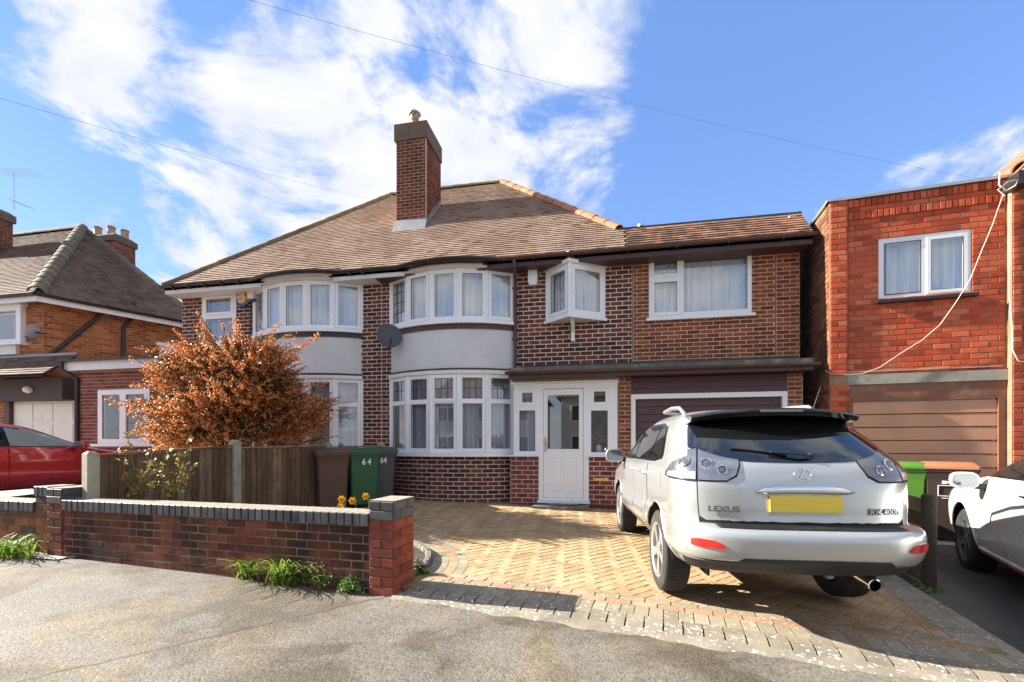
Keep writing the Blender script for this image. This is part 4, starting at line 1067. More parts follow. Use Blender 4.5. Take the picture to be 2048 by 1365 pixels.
# flank wall towards the passage
fF = (RO + fR[1] * -.14 + fR[2] * .03, -fR[2], -fR[1])
fw = wall_part('flank_wall', rh, (fF[0], fF[1], fF[2]), 6.5, ztop - zb, M_MORT_R, (), 0, zb, .1)
lay_bricks(rb, fw, fF, 6.4, ztop - zb - .05, mat_brick('dark_flank_brick', ((0, (.12, .05, .03)), (.5, (.24, .09, .045)), (1, (.38, .17, .07))), stain=(.05, .035, .025), stainf=.6), (), a0=.01, b0=zb, bl=.222, ch=.0855, j=.012, proud=.007, key='f')  # duller brick than the front, with dark blotches
mb = MB(); mb.fbox(fR, -.17, 2.12, ztop, ztop + .045, -.08, .05); mb.fbox(fF, -.03, 6.5, ztop, ztop + .04, -.1, .04); mb.obj('parapet_capping', M_SILVER, rh)
mb = MB(); mb.fbox(fR, -.05, 2.1, ztop - .12, ztop - .1, -6.4, -.1); mb.obj('flat_roof', M_FELT, rh)
w = Window(rh, 'window'); f = (RO + fR[1] * .526 + Vector((0, 0, 3.50)), fR[1], fR[2])
w.facet(f, 1.154, .97, [(.085, .535, .09, .88, False, None), (.665, 1.055, .105, .865, True, None)], -.10, -.012)
mb = MB(); mb.fbox(f, -.04, 1.21, -.045, -.002, -.1, .07); w.sill(mb, M_BLACK); w.done()
mb = MB(); mb.fbox(fR, .02, 2.26, 2.205, 2.36, -.06, .03); mb.obj('lintel', M_MOSS, rh) if False else mb.obj('lintel', M_CONC, rh)
M_FLAKE = mat_plain('flaking_brown_paint', (.21, .085, .042), .6, var=.25, scale=8, dirt=(.42, .30, .2), dirtf=.35)
M_GBR = mat_plain('sunlit_brown_garage_board', (.54, .275, .15), .5, var=.12, scale=3, dirt=(.32, .17, .11), dirtf=.4)  # sunlight on the door boards put into a lighter brown
mb = MB(); mb.fbox(fR, .13, 2.08, 1.985, 2.203, -.06, .012); mb.obj('timber_beam', M_FLAKE, rh)
mb = MB(); mb.fbox(fR, .13, .19, zb, 1.985, -.08, .002); mb.fbox(fR, 1.985, 2.05, zb, 1.985, -.08, .012); mb.fbox(fR, .19, 1.985, 1.945, 1.985, -.08, .010); mb.obj('garage_frame', M_FLAKE, rh)
mb = MB(); mb.fbox(fR, .19, 1.985, zb, 1.945, -.12, -.09); gdo = mb.obj('garage_door', M_GBR, rh)
nb = 10; hh = (1.945 - zb) / nb
for k in range(nb):
    mb = MB(); z0 = zb + k * hh; fr = fR
    pt = lambda a, z, c: RO + fR[1] * a + Vector((0, 0, z)) + fR[2] * c
    mb.hexa([pt(.195, z0, -.010), pt(1.98, z0, -.010), pt(1.98, z0, -.089), pt(.195, z0, -.089), pt(.195, z0 + hh - .016, -.016), pt(1.98, z0 + hh - .016, -.016), pt(1.98, z0 + hh - .016, -.089), pt(.195, z0 + hh - .016, -.089)]); mb.obj('plank', M_GBR, gdo)
# main body of that house, standing forward at its right
fR3 = (RO + fR[2] * .10, fR[1], fR[2])
mw = wall_part('wall', rh, fR3, 3.5, 4.95 - zb, M_MORT_R, (), 2.085, zb, .3)
lay_bricks(rb, mw, fR3, 3.4, 4.95 - zb - .1, M_BRICK_R, (), a0=2.09, b0=zb, off=2.09, **PB)
mb = MB(); mb.fbox(fR3, 2.02, 6, 4.93, 5.06, -.1, .22); mb.obj('fascia', M_BROWN, rh)
mb = MB(); A0 = RO + fR[1] * 2.06 + fR[2] * .36 + Vector((0, 0, 5.06)); B0 = RO + fR[1] * 5.4 - fR[2] * 2.6 + Vector((0, 0, 8.2)); C0 = RO + fR[1] * 8 + fR[2] * .36 + Vector((0, 0, 5.06)); E0 = RO + fR[1] * 2.06 - fR[2] * 6 + Vector((0, 0, 5.06))
mb.prism([A0, C0, B0], [p + Vector((0, 0, .03)) for p in (A0, C0, B0)]); mb.prism([A0, B0, E0], [p + Vector((0, 0, .03)) for p in (A0, B0, E0)]); ro = mb.obj('roof', M_TILE_E, rh)
ridge_tiles(ro, A0 + Vector((0, 0, .02)), B0 + Vector((0, 0, .04)), M_RIDGE_NEW, .13, .4)
mb = MB(); a = RO + fR[1] * 2.05 + fR[2] * .18 + Vector((0, 0, 5.0)); 
mb.fbox(fR3, 1.98, 2.12, 4.86, 5.04, .02, .30); mb.obj('hip_bracket', M_BLACK, rh)
# cables strung over the front
def on_front(pts, c=.03): return [hit(x, y, RO + fR[2] * c, fR[2]) for x, y in pts]
M_CABLE = mat_plain('off_white_cable', (.50, .44, .36), .6)
mb = MB(); mb.tube(on_front(((2007, 388), (1999, 410), (1985, 450), (1962, 505), (1940, 560), (1912, 605), (1880, 650), (1845, 680), (1800, 708), (1760, 735), (1725, 748), (1690, 750), (1660, 748), (1650, 742)), .07), .0055); o = mb.obj('cable', M_CABLE, None, 60, label='loose off-white cable sagging diagonally across the red brick front', cat='cable')
mb = MB(); mb.tube(on_front(((2020, 400), (2019, 600), (2024, 650), (2025, 700), (2036, 722), (2048, 725)), .125), .008); mb.obj('cable', M_CABLE, None, 60, label='thin white cable running straight down beside the red brick corner pier', cat='cable')
mb = MB(); pts = on_front(((2000, 345), (1998, 370), (2012, 382), (2030, 372), (2036, 360), (2015, 365), (1996, 380), (2010, 392)), .38); mb.tube(pts, .010); mb.obj('cable_loops', M_CABLE, rh, 60)
mb = MB(); mb.fbox(fR, .11, 2.02, 2.40, 2.412, .0, .03); mb.obj('cable_run', M_CABLE, rh)
rb.finish()
# something solid closing the passage far behind
mb = MB(); mb.box(3.0, 9, 16, 16.1, -.3, 2.2); mb.obj('passage_fence', M_BROWN, None, label='dark timber fence closing the narrow passage between the houses', cat='fence')

# ------------------------------------------------------------------ the house far to the left
lh = thing('house', 'orange brick house at the far left with grey hipped roof and small garage', 'house', (-13.5, 9.3, .2))
lb = Pieces('brick', 'brickwork', M_BRICK_L, 300, lambda x, y, z: (x > 250 and y > 640) or y > 890 or x > 365)
lt = Pieces('tile', 'roof_tiling', M_TILE_L, 300, lambda x, y, z: x > 360)
LV = 9.3
cA = Vector((-14.55, LV)); cB = Vector((-13.05, 12.6))
zg = .2
fl = frame((-19, LV, 0)); fsd = (Vector((cA.x, cA.y, 0)), Vector(((cB - cA).normalized().x, (cB - cA).normalized().y, 0)), None)
fsd = (fsd[0], fsd[1], Vector((fsd[1].y, -fsd[1].x, 0)))
SLn = (cB - cA).length
h0 = at(0, 690, LV).x + 19; 
holes = [(.3, at(52, 650, LV).x + 19, 3.98, 4.95), (at(28, 800, LV).x + 19, at(148, 800, LV).x + 19, .1, 2.41)]
wl = wall_part('wall', lh, fl, 19 - 14.55, 5.1 - zg, M_MORT_L, holes, 0, zg)
lay_bricks(lb, wl, fl, 19 - 14.55, 4.85, M_BRICK_L, holes, .2225, .080, .013, a0=0, b0=zg)
wl2 = wall_part('wall', lh, fsd, SLn + 1.5, 5.1 - zg, M_MORT_L, (), 0, zg)
lay_bricks(lb, wl2, fsd, SLn + 1.5, 4.85, M_BRICK_L, (), .2225, .080, .013, a0=.005, b0=zg)
w = Window(lh, 'window'); f = frame((at(-40, 650, LV).x, LV, 3.98))
ww = at(52, 650, LV).x - at(-40, 650, LV).x
w.facet(f, ww, .97, [(.1, ww - .16, .10, .86, False, None)], -.05, .12, net=M_NET2)
mb = MB(); mb.fbox(f, -.05, ww + .12, -.06, -.002, -.05, .2); mb.fbox(f, -.05, ww + .10, .972, 1.08, -.05, .2); w.sill(mb); mb = MB(); mb.fbox(f, -.05, ww - .2, -.30, -.062, -.05, .1); w.sill(mb, M_CREAM, 'bracket'); w.done()
# roof
APX = at(165, 458, 13.0); APX = Vector((APX.x, 13.0, APX.z)); EVL = 5.17
eA = Vector((-14.55 - .02, LV - .32, EVL)) ; eA = at(72, 590, LV - .3); eA.z = EVL
dirs = Vector((fsd[1].x, fsd[1].y, 0))
eB = eA + dirs * (2 * (Vector((APX.x, APX.y, 0)) - Vector((eA.x, eA.y, 0))).dot(dirs))
lft = Vector((-24, eA.y, EVL)); rdl = Vector((-24, APX.y, APX.z))
mb = MB()
dn = Vector((0, 0, .06))
for p in ([eA, APX, rdl, lft], [eA, eB, APX]): mb.prism([q - dn for q in p], [q - dn * .2 for q in p])
bkL = [eB, Vector((-24, eB.y + 3, EVL)), rdl, APX]; mb.prism([q - dn for q in bkL], [q - dn * .2 for q in bkL])
lro = mb.obj('roof', M_UNDER, lh)
upF = Vector((0, APX.y - eA.y, APX.z - eA.z)); LF = upF.length; upF.normalize()
hipx = (APX.x - eA.x)
def spF(b): return (-22.3 - eA.x, hipx * b / LF) if b < LF else None
lay_tiles(lt, lro, Vector((eA.x, eA.y, EVL)), UX, upF, int(LF / .11), spF, M_TILE_L, .11, .17)
base = (APX - eA).dot(dirs); foot = eA + dirs * base; upS = (APX - foot); LS = upS.length; upS.normalize()
def spS(b): return (base * b / LS, 2 * base - base * b / LS) if b < LS else None
lay_tiles(lt, lro, eA.copy(), dirs, upS, int(LS / .11), spS, M_TILE_L, .11, .17)
M_HIPL = mat_brick('lichened_hip_tile', ((0, (.12, .095, .065)), (1, (.19, .15, .10))), stain=(.22, .19, .12), stainf=.5, sscale=3)
ridge_tiles(lro, eA + Vector((0, 0, .03)), APX + Vector((0, 0, .03)), M_HIPL, .17, .42)
ridge_tiles(lro, eB, APX, M_TILE_L, .14, .42); ridge_tiles(lro, rdl, APX, M_HIPL, .14, .42)
mb = MB(); mb.box(-24, eA.x + .02, eA.y, eA.y + .03, EVL - .2, EVL - .03)
fs2 = (Vector((eA.x, eA.y, 0)), dirs, Vector((dirs.y, -dirs.x, 0))); mb.fbox(fs2, .03, 2 * base, EVL - .2, EVL - .03, -.03, 0.0); mb.obj('fascia', M_WHITE, lh)
gut(lh, [(-24, eA.y - .05, EVL - .02), (eA.x + .02, eA.y - .05, EVL - .02)], M_BLACK); gut(lh, [eA + fs2[2] * .05 - Vector((0, 0, .02)), eA + dirs * 2 * base + fs2[2] * .05 - Vector((0, 0, .02))], M_BLACK)
# drain pipes down the flank
def on_flank(px, py, c=.06): return hit(px, py, fsd[0] + fsd[2] * c, fsd[2])
for pts in (((208, 615), (206, 626), (150, 672), (92, 716)), ((268, 605), (268, 630), (247, 655), (247, 718))):
    mb = MB(); mb.tube([on_flank(*p) for p in pts], .05, 8); mb.obj('down_pipe', M_BLACK, lh, 50)
w = Window(lh, 'window'); q0, q1 = on_flank(318, 700, .0), on_flank(372, 700, .0); Lw = (q1 - q0).length
f = (Vector((q0.x, q0.y, 3.35)), fsd[1], fsd[2]); w.facet(f, Lw, .98, [(.12, Lw - .12, .1, .85, False, None)], 0.005, .10, net=M_NET2, back=False)
mb = MB(); mb.fbox(f, -.1, Lw + .1, .982, 1.08, .0, .16); mb.fbox(f, -.1, Lw + .1, -.06, -.002, .0, .16); w.sill(mb); w.done()
# chimneys
def stack(u0, u1, v0, v1, z0, z1, pots, mat):
    mb = MB(); mb.box(u0, u1, v0, v1, z0, z1); ch = mb.obj('chimney', M_MORT_L2, lh)
    f1 = frame((u0, v0, 0)); f2 = frame((u1, v0, 0), R(90))
    lay_bricks(lb, ch, f1, u1 - u0, z1 - z0, mat, (), .2225, .078, .012, b0=z0, key='k'); lay_bricks(lb, ch, f2, v1 - v0, z1 - z0, mat, (), .2225, .078, .012, b0=z0, off=.1, key='k')
    mb = MB(); e = .06; mb.loft([[(u0 - e + k, v0 - e + k, z), (u1 + e - k, v0 - e + k, z), (u1 + e - k, v1 + e - k, z), (u0 - e + k, v1 + e - k, z)] for z, k in ((z1 - .02, 0), (z1 + .22, 0), (z1 + .34, .14))]); mb.obj('chimney_cap', M_SLAB, ch)
    for c, h, r in pots: pot(ch, (c[0], c[1], z1 + .3), h, r, M_POT, False)
cx = at(26, 500, 12.0); t0 = at(8, 405, 11.2); zb2 = at(0, 500, 11.2)
stack(cx.x - 1.0, cx.x, 11.2, 12.0, zb2.z - 1.2, t0.z - .2, (((cx.x - .42, 11.5), .45, .14),), M_CHB)
p0, p1 = at(190, 470, 15.5), at(228, 470, 15.5)
stack(p0.x - .5, p1.x, 15.5, 16.4, APX.z - 1.6, at(228, 473, 15.5).z - .15, (((p0.x - .1, 15.7), .42, .16), ((p0.x + .35, 15.9), .5, .16), ((p1.x - .2, 16.1), .4, .16)), M_CHB)
# aerials
def aerial(px, y0, y1, v, arms, label):
    mb = MB(); a, b = at(px, y0, v), at(px, y1, v); mb.tube([a, b], .012)
    for (ya, L, l2) in arms:
        c = at(px, ya, v); mb.tube([c + Vector((-L, 0, .12)), c + Vector((l2, 0, -.06))], .008, 5)
        n = 7
        for k in range(n):
            q = c + Vector((-L, 0, .12)).lerp(Vector((l2, 0, -.06)), k / (n - 1)); mb.tube([q + Vector((0, -.25, 0)), q + Vector((0, .25, 0))], .005, 4)
    mb.obj('tv_aerial', M_SILVER, None, label=label, cat='aerial', group='aerials on the far left house')
aerial(28, 420, 345, 11.1, ((349, .5, .9), (413, -.1, .55)), 'tall grey tv aerial on the chimney at the far left edge')
aerial(222, 470, 447, 15.9, ((450, 1.5, .6),), 'small tv aerial on the low chimney behind the grey roof')
# garage front, its little tiled roof and the flat porch wing
gx0, gx1 = at(28, 800, LV).x, at(148, 800, LV).x
fg = frame((gx0, LV, 0)); W = gx1 - gx0
mb = MB(); mb.fbox(fg, -.5, W + .05, 2.42, 2.98, -.02, .30); mb.obj('garage_header', mat_plain('dark_brown_board', (.07, .05, .04), .7), lh)
mb = MB(); mb.fbox(fg, -.18, -.01, zg, 2.42, -.02, .1); mb.obj('garage_frame', M_BROWN, lh)
mb = MB(); mb.fbox(fg, 0, W, zg - .1, 2.41, -.05, 0); gdo = mb.obj('garage_door', M_CREAM, lh)
for i in range(3):
    for j in range(4):
        a0, a1 = .05 + i * W / 3, (i + 1) * W / 3 - .02; z0 = zg + .04 + j * (2.38 - zg) / 4; z1 = z0 + (2.38 - zg) / 4 - .07
        mb = MB(); mb.fbox(fg, a0, a1, z0, z1, .0, .018); mb.obj('door_panel', M_CREAM, gdo)
mb = MB(); mb.fbox(fg, W * .55, W * .62, 1.3, 1.35, .02, .05); mb.obj('handle', M_BLACK, gdo)
mb = MB(); mb.lathe([(.001, .0), (.08, .0), (.10, .06), (.06, .14), (.001, .16)], fg[0] + Vector((W * .52, -.30, 2.68)), 12, M=Matrix.Rotation(R(90), 4, 'X')); mb.obj('bulkhead_lamp', M_CREAM, lh, 60)
e0 = Vector((-19, LV - .75, 2.98)); upG = Vector((0, .75, .62)).normalized()
mb = MB(); mb.prism([e0 + Vector((0, 0, -.05)), Vector((gx1 + .12, LV - .75, 2.93)), Vector((gx1 + .12, LV, 3.55)), Vector((-19, LV, 3.55))], [e0 + Vector((0, 0, -.02)), Vector((gx1 + .12, LV - .75, 2.96)), Vector((gx1 + .12, LV, 3.58)), Vector((-19, LV, 3.58))]); gr = mb.obj('garage_roof', M_UNDER, lh)
lay_tiles(lt, gr, e0, UX, upG, 9, lambda b: (0, gx1 + .14 + 19), M_TILE_L, .11, .17)
mb = MB(); mb.box(-19, gx1 + .12, LV - .05, LV - .006, 3.5, 3.66); mb.obj('flashing', M_LEAD, lh)
wv = 8.9; fw_ = frame((-12.85, wv, 0)); WW = 2.55
holes = [(.70, 2.24, 1.28, 2.60)]
wl = wall_part('wing_wall', lh, fw_, WW, 3.1 - .1, M_MORT_L2, holes, 0, .1)
lay_bricks(lb, wl, fw_, WW, 2.95, M_BRICK_L2, holes, .2225, .085, .014, a0=0, b0=.1, key='w')
fw2 = (Vector((-12.85, wv, 0)), Vector((0, -1, 0)), Vector((-1, 0, 0)))
mb = MB(); mb.box(-12.85, -12.73, wv + .125, 11.5, .1, 3.1); mb.box(-10.42, -10.3, wv + .125, 11.5, .1, 3.1); mb.obj('wing_side', M_MORT_L2, lh)
mb = MB(); mb.box(-12.95, -10.2, wv - .18, wv - .14, 3.08, 3.30); mb.box(-12.95, -12.91, wv - .14, 11.5, 3.08, 3.3); mb.obj('fascia', M_WHITE, lh)
mb = MB(); mb.box(-13.0, -10.15, wv - .2, 11.6, 3.305, 3.36); mb.obj('flat_roof', M_FELT, lh)
gut(lh, [(-13.05, wv - .25, 3.33), (-10.15, wv - .25, 3.33)], M_BLACK)
mb = MB(); mb.tube([(-12.93, wv - .25, 3.28), (-12.93, wv - .25, 3.1), (-12.75, wv - .05, 2.9), (-12.75, wv - .05, .2)], .045, 8); mb.obj('down_pipe', M_BLACK, lh, 50)
w = Window(lh, 'window'); f = frame((-12.15, wv, 1.28)); w.facet(f, 1.54, 1.32, [(.13, .66, .12, 1.2, False, None), (.86, 1.42, .12, 1.2, True, None)], -.05, .02, curtain=False)
mb = MB(); mb.fbox(f, -.12, 1.66, -.06, -.002, -.05, .10); w.sill(mb); w.done()
lb.finish(); lt.finish()
# ------------------------------------------------------------------ garden wall, fence, bins
gRp, gLp = ground(786, 1193), ground(94, 1110.7)
WD = (gRp - gLp); WL = Vector((WD.x, WD.y, 0)).length; wang = math.atan2(WD.y, WD.x)
fW = frame((gLp.x, gLp.y, 0), wang)
gw = thing('garden_wall', 'low stained red brick garden wall with blue brick coping and end piers', 'wall', (gRp.x, gRp.y, 0))
wb = Pieces('brick', 'brickwork', M_WALLBRICK, 300)
CZ0, CZ1 = .575, .685
mb = MB(); zz = -.12; mb.fbox(fW, .25, WL - .2, zz, CZ0, -.215, 0); body = mb.obj('wall_body', M_MORT_W, gw)
lay_bricks(wb, body, fW, WL - .44, CZ0 + .02, M_WALLBRICK, (), .222, .0745, .010, .003, a0=.22, b0=-.025, off=.05, key='g')
fWb = (fW[0] + fW[1] * WL - fW[2] * .215, -fW[1], -fW[2])
lay_bricks(wb, body, fWb, WL - .44, CZ0 - .0, M_WALLBRICK, (), .222, .0745, .009, .005, a0=.22, b0=0, off=.05, key='g')
# brick-on-edge coping
def coping_mb(p, h, d):
    a, b = p / 2 - .0045, h / 2; c = .006; mb = MB()
    r = lambda k, y: [(-a + k, y, -b), (a - k, y, -b), (a - k, y, b - k), (-a + k, y, b - k)]
    mb.loft([r(c, -.022), r(0, -.022 + c), r(0, d - c), r(c, d)]); return mb
n = round((WL - .47) / .0775); p = (WL - .47) / n
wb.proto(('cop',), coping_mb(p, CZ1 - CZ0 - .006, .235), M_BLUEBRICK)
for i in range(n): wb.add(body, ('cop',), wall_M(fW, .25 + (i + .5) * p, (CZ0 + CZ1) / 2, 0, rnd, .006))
def pier(a0, a1, depth, z1, frm, mats, own=None, red=M_PIERBRICK):
    """square pier of red courses under two blue ones"""
    O, ex, en = frm; mb = MB(); mb.fbox(frm, a0 + .006, a1 - .006, -.12, z1 - .004, -depth + .006, -.006)
    body = mb.obj('pier', M_MORT_W, own)
    faces = ((O + ex * a0, ex, en, a1 - a0), (O + ex * a1, -en, ex, depth), (O + ex * a1 - en * depth, -ex, -en, a1 - a0), (O + ex * a0 - en * depth, en, -ex, depth))
    c = .077
    for k, (o, e, nn, L) in enumerate(faces):
        f = (o, e, nn)
        lay_bricks(wb, body, f, L, z1 - .164, red, (), .222, c, .009, .004, a0=0, b0=0, off=.11 * (k % 2), key='pr%d' % k)
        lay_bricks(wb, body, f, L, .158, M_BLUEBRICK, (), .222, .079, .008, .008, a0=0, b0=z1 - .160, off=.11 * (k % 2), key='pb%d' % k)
    # top faces of the upper blue bricks
    for k in range(2):
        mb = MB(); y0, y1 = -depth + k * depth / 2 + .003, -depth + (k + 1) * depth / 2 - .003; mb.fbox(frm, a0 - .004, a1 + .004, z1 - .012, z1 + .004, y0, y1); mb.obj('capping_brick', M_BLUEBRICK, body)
    return body
pier(WL - .215, WL + .012, .36, .79, (fW[0] + fW[2] * .012, fW[1], fW[2]), None, gw)
pier(.02, .25, .52, .80, (fW[0] + fW[2] * .012, fW[1], fW[2]), None, gw, M_WALLBRICK)
# the lower wall next door
nw = thing('garden_wall', 'lower orange brick garden wall with soldier coping at the left edge of the photo', 'wall', (gLp.x - 1, gLp.y, .09))
mb = MB(); mb.fbox(fW, -3.4, -.21, -.1, .55, -.22, -.02); body2 = mb.obj('wall_body', M_MORT_W, nw)
fW2 = (fW[0] - fW[2] * .02, fW[1], fW[2])
lay_bricks(wb, body2, fW2, 3.2, .49, M_WALLBRICK2, (), .222, .08, .009, .006, a0=-3.4, b0=.05, off=-.1, key='n')
n = 40; p = 3.19 / n
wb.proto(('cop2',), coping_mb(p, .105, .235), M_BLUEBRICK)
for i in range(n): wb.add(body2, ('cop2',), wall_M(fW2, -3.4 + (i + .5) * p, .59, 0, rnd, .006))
mb = MB(); mb.fbox(fW2, -.208, .008, -.1, .70, -.24, .0); body3 = mb.obj('pier', M_MORT_W, nw)
lay_bricks(wb, body3, fW2, .216, .66, M_WALLBRICK2, (), .222, .08, .009, .006, a0=-.208, b0=.05, off=-.1, key='n')
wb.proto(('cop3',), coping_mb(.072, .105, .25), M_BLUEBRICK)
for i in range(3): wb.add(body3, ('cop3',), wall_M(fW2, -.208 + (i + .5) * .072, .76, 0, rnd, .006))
wb.finish()

# --- closeboard fence between the two gardens
F0, F1 = Vector((-5.47, 3.93)), Vector((-4.42, 8.52)); FD = (F1 - F0); FLn = FD.length; FD.normalize(); fang = math.atan2(FD.y, FD.x)
fF_ = frame((F0.x, F0.y, 0), fang)           # its outward side looks to the drive
fe = thing('fence', 'weathered brown closeboard garden fence with concrete posts running back to the house', 'fence', (F0.x, F0.y, .05))
M_POSTC = mat_plain('concrete_fence_post', (.40, .37, .28), .9, var=.2, scale=12, bumpv=.3, dirt=(.24, .2, .12), dirtf=.6)
M_BOARD = mat_brick('grey_brown_fence_board', ((0, (.13, .078, .045)), (.5, (.20, .125, .075)), (1, (.30, .20, .125))), rough=.85, stain=(.09, .08, .045), stainf=.5, sscale=3)
def grain(m):
    g = NT(m.node_tree); b = [n for n in m.node_tree.nodes if n.type == 'BSDF_PRINCIPLED'][0]; src = b.inputs['Base Color'].links[0].from_socket
    n = g.noise(g.vscale(wpos(g), (40, 40, 1.6)), 2.2, 4, .7)
    g.put(g.mix(.55, src, g.mix(g.step(n, .3, .7), (.12, .12, .12), (.85, .85, .85)), 'OVERLAY'), b.inputs['Base Color'])
grain(M_BOARD)
pa = [0.0, .345 * FLn, .70 * FLn, FLn]; ph_ = [1.19, 1.33, 1.30, 1.30]
for a, h in zip(pa, ph_):
    q = fF_[0] + fF_[1] * a; g0 = gz(q.x, q.y); mb = MB(); w = .055
    r = lambda i, z: [fF_[0] + fF_[1] * (a + x) + fF_[2] * y + Vector((0, 0, z)) for x, y in ((-w + i, -w + i), (w - i, -w + i), (w - i, w - i), (-w + i, w - i))]
    mb.loft([r(0, g0 - .2), r(0, h - .03), r(.03, h)]); mb.obj('post', M_POSTC, fe)
tops = [(1.125, 1.225), (1.20, 1.23), (1.2, 1.22)]
for i in range(3):
    a0, a1 = pa[i] + .06, pa[i + 1] - .06; n = round((a1 - a0) / .088); p = (a1 - a0) / n
    for k in range(n):
        x0 = a0 + k * p; t = (k + .5) / n; zt_ = tops[i][0] + (tops[i][1] - tops[i][0]) * t + (rnd.random() - .5) * .008
        q = fF_[0] + fF_[1] * x0; g0 = gz(q.x, q.y) + .04; mb = MB(); O, ex, en = fF_
        P = lambda a, z, c: O + ex * a + Vector((0, 0, z)) + en * c
        c = (rnd.random() - .5) * .006
        mb.hexa([P(x0, g0, .028 + c), P(x0 + p * 1.18, g0, .012 + c), P(x0 + p * 1.18, g0, .002 + c), P(x0, g0, .008 + c), P(x0, zt_, .028 + c), P(x0 + p * 1.18, zt_, .012 + c), P(x0 + p * 1.18, zt_, .002 + c), P(x0, zt_, .008 + c)])
        mb.obj('board', M_BOARD, fe)
    mb = MB()
    for z in (.3, .75, 1.05): mb.fbox(fF_, a0 - .05, a1 + .05, z, z + .07, -.045, .0)
    mb.obj('rail', M_BOARD, fe)
    mb = MB(); O, ex, en = fF_; P = lambda a, z, c: O + ex * a + Vector((0, 0, z)) + en * c; z0, z1 = tops[i]
    mb.hexa([P(a0 - .02, z0 + .008, .04), P(a1 + .02, z1 + .008, .04), P(a1 + .02, z1 + .008, -.03), P(a0 - .02, z0 + .008, -.03), P(a0 - .02, z0 + .03, .035), P(a1 + .02, z1 + .03, .035), P(a1 + .02, z1 + .03, -.025), P(a0 - .02, z0 + .03, -.025)]); mb.obj('capping_rail', M_BOARD, fe)
# --- low boarded fence on the right of the drive
rf = thing('fence', 'low dark timber fence with a rounded post between the silver and white cars', 'fence', (3.0, 4.9, -.1))
pb = ground(1858, 1178); mb = MB(); g0 = gz(pb.x, pb.y); r_ = .058
mb.lathe([(r_, g0 - .1), (r_, g0 + .86), (r_ * .9, g0 + .885), (.001, g0 + .89)], (pb.x, pb.y, 0), 14); M_SHADEPOST = mat_plain('shaded_post', (.07, .052, .038), .9, var=.35, scale=7, bumpv=.4, dirt=(.13, .11, .07), dirtf=.5); mb.obj('post', M_SHADEPOST, rf, 40)  # shade on this post put into a darker brown than the others
Q0, Q1 = Vector((pb.x, pb.y)), Vector((3.42, 8.2)); fq = frame((Q0.x, Q0.y, 0), math.atan2((Q1 - Q0).y, (Q1 - Q0).x)); LQ = (Q1 - Q0).length
for k in range(6):
    mb = MB(); z0 = .0 + k * .135; O, ex, en = fq; P = lambda a, z, c: O + ex * a + Vector((0, 0, z)) + en * c
    g0 = gz(Q0.x, Q0.y) + .03; g1 = gz(Q1.x, Q1.y) + .03
    mb.hexa([P(.03, g0 + z0, .03), P(LQ, g1 + z0, .03), P(LQ, g1 + z0, 0), P(.03, g0 + z0, 0), P(.03, g0 + z0 + .128, .018), P(LQ, g1 + z0 + .128, .018), P(LQ, g1 + z0 + .128, 0), P(.03, g0 + z0 + .128, 0)]); mb.obj('board', M_BOARD, rf)
for a in (1.75, 3.3): q = fq[0] + fq[1] * a; g0 = gz(q.x, q.y); mb = MB(); mb.lathe([(r_, g0 - .1), (r_, g0 + .86), (.001, g0 + .88)], (q.x, q.y, 0), 12); mb.obj('post', M_BOARD, rf, 40)

# --- wheelie bins
def bin_(label, x, y, rot, body, lid, h=1.0, number=None, extra=None, group='wheelie bins', gap=.09):
    t = thing('wheelie_bin', label, 'bin', (x, y, gz(x, y) + (DZ if x < 3 else .012)), group, False, rot)
    mb = MB(); zb, zt = .06, h - .10
    def ring(wx, y0, y1, z, c=.03): return [(-wx + c, y0, z), (wx - c, y0, z), (wx, y0 + c, z), (wx, y1 - c, z), (wx - c, y1, z), (-wx + c, y1, z), (-wx, y1 - c, z), (-wx, y0 + c, z)]
    wx0, wx1 = .215, .275
    mb.loft([ring(wx0, -.24, .17, zb), ring(wx0 + .01, -.245, .20, zb + .05), ring(.25, -.29, .27, zt - .18), ring(.253, -.293, .272, zt - .15), ring(wx1, -.315, .29, zt - .04), ring(wx1 + .012, -.33, .30, zt - .035), ring(wx1 + .012, -.33, .30, zt)]); mb.obj('bin_body', body, t, 40)
    mb = MB(); w = wx1 + .02
    mb.loft([ring(w, -.35, .31, zt + .002), ring(w, -.35, .31, zt + .035), ring(w - .02, -.32, .29, zt + .055), ring(w - .05, -.26, .2, zt + .07 + gap * .2)]); l = mb.obj('lid', lid, t, 40)
    mb = MB(); mb.tube([(-.2, .33, zt + .03), (.2, .33, zt + .03)], .018, 8)
    for sx in (-.2, 0, .2): mb.box(sx - .02, sx + .02, .28, .345, zt - .02, zt + .04)
    mb.obj('handle', lid, t, 40)
    for sx in (-.2, .2):
        mb = MB(); mb.lathe([(.09, -.03), (.10, -.02), (.10, .02), (.09, .03), (.03, .034)], (sx, .22, .1), 16, M=Matrix.Rotation(R(90), 4, 'Y')); mb.obj('wheel', M_BLACK, t, 40)
    if number: 
        for f in number: decal(t, *f)
    return t
def text_obj(name, body, mat, parent, size, M, ext=.002, align='CENTER', bold=0.0, xs=1.0):
    cu = bpy.data.curves.new(name, 'FONT'); cu.body = body; cu.size = size; cu.extrude = ext; cu.align_x = align; cu.align_y = 'CENTER'; cu.offset = bold
    tmp = bpy.data.objects.new(name, cu); me = bpy.data.meshes.new_from_object(tmp); bpy.data.objects.remove(tmp); me.materials.clear(); me.materials.append(mat); o = put(bpy.data.objects.new(name, me), parent); o.matrix_basis = M @ Matrix.Diagonal((xs, 1, 1, 1)); return o
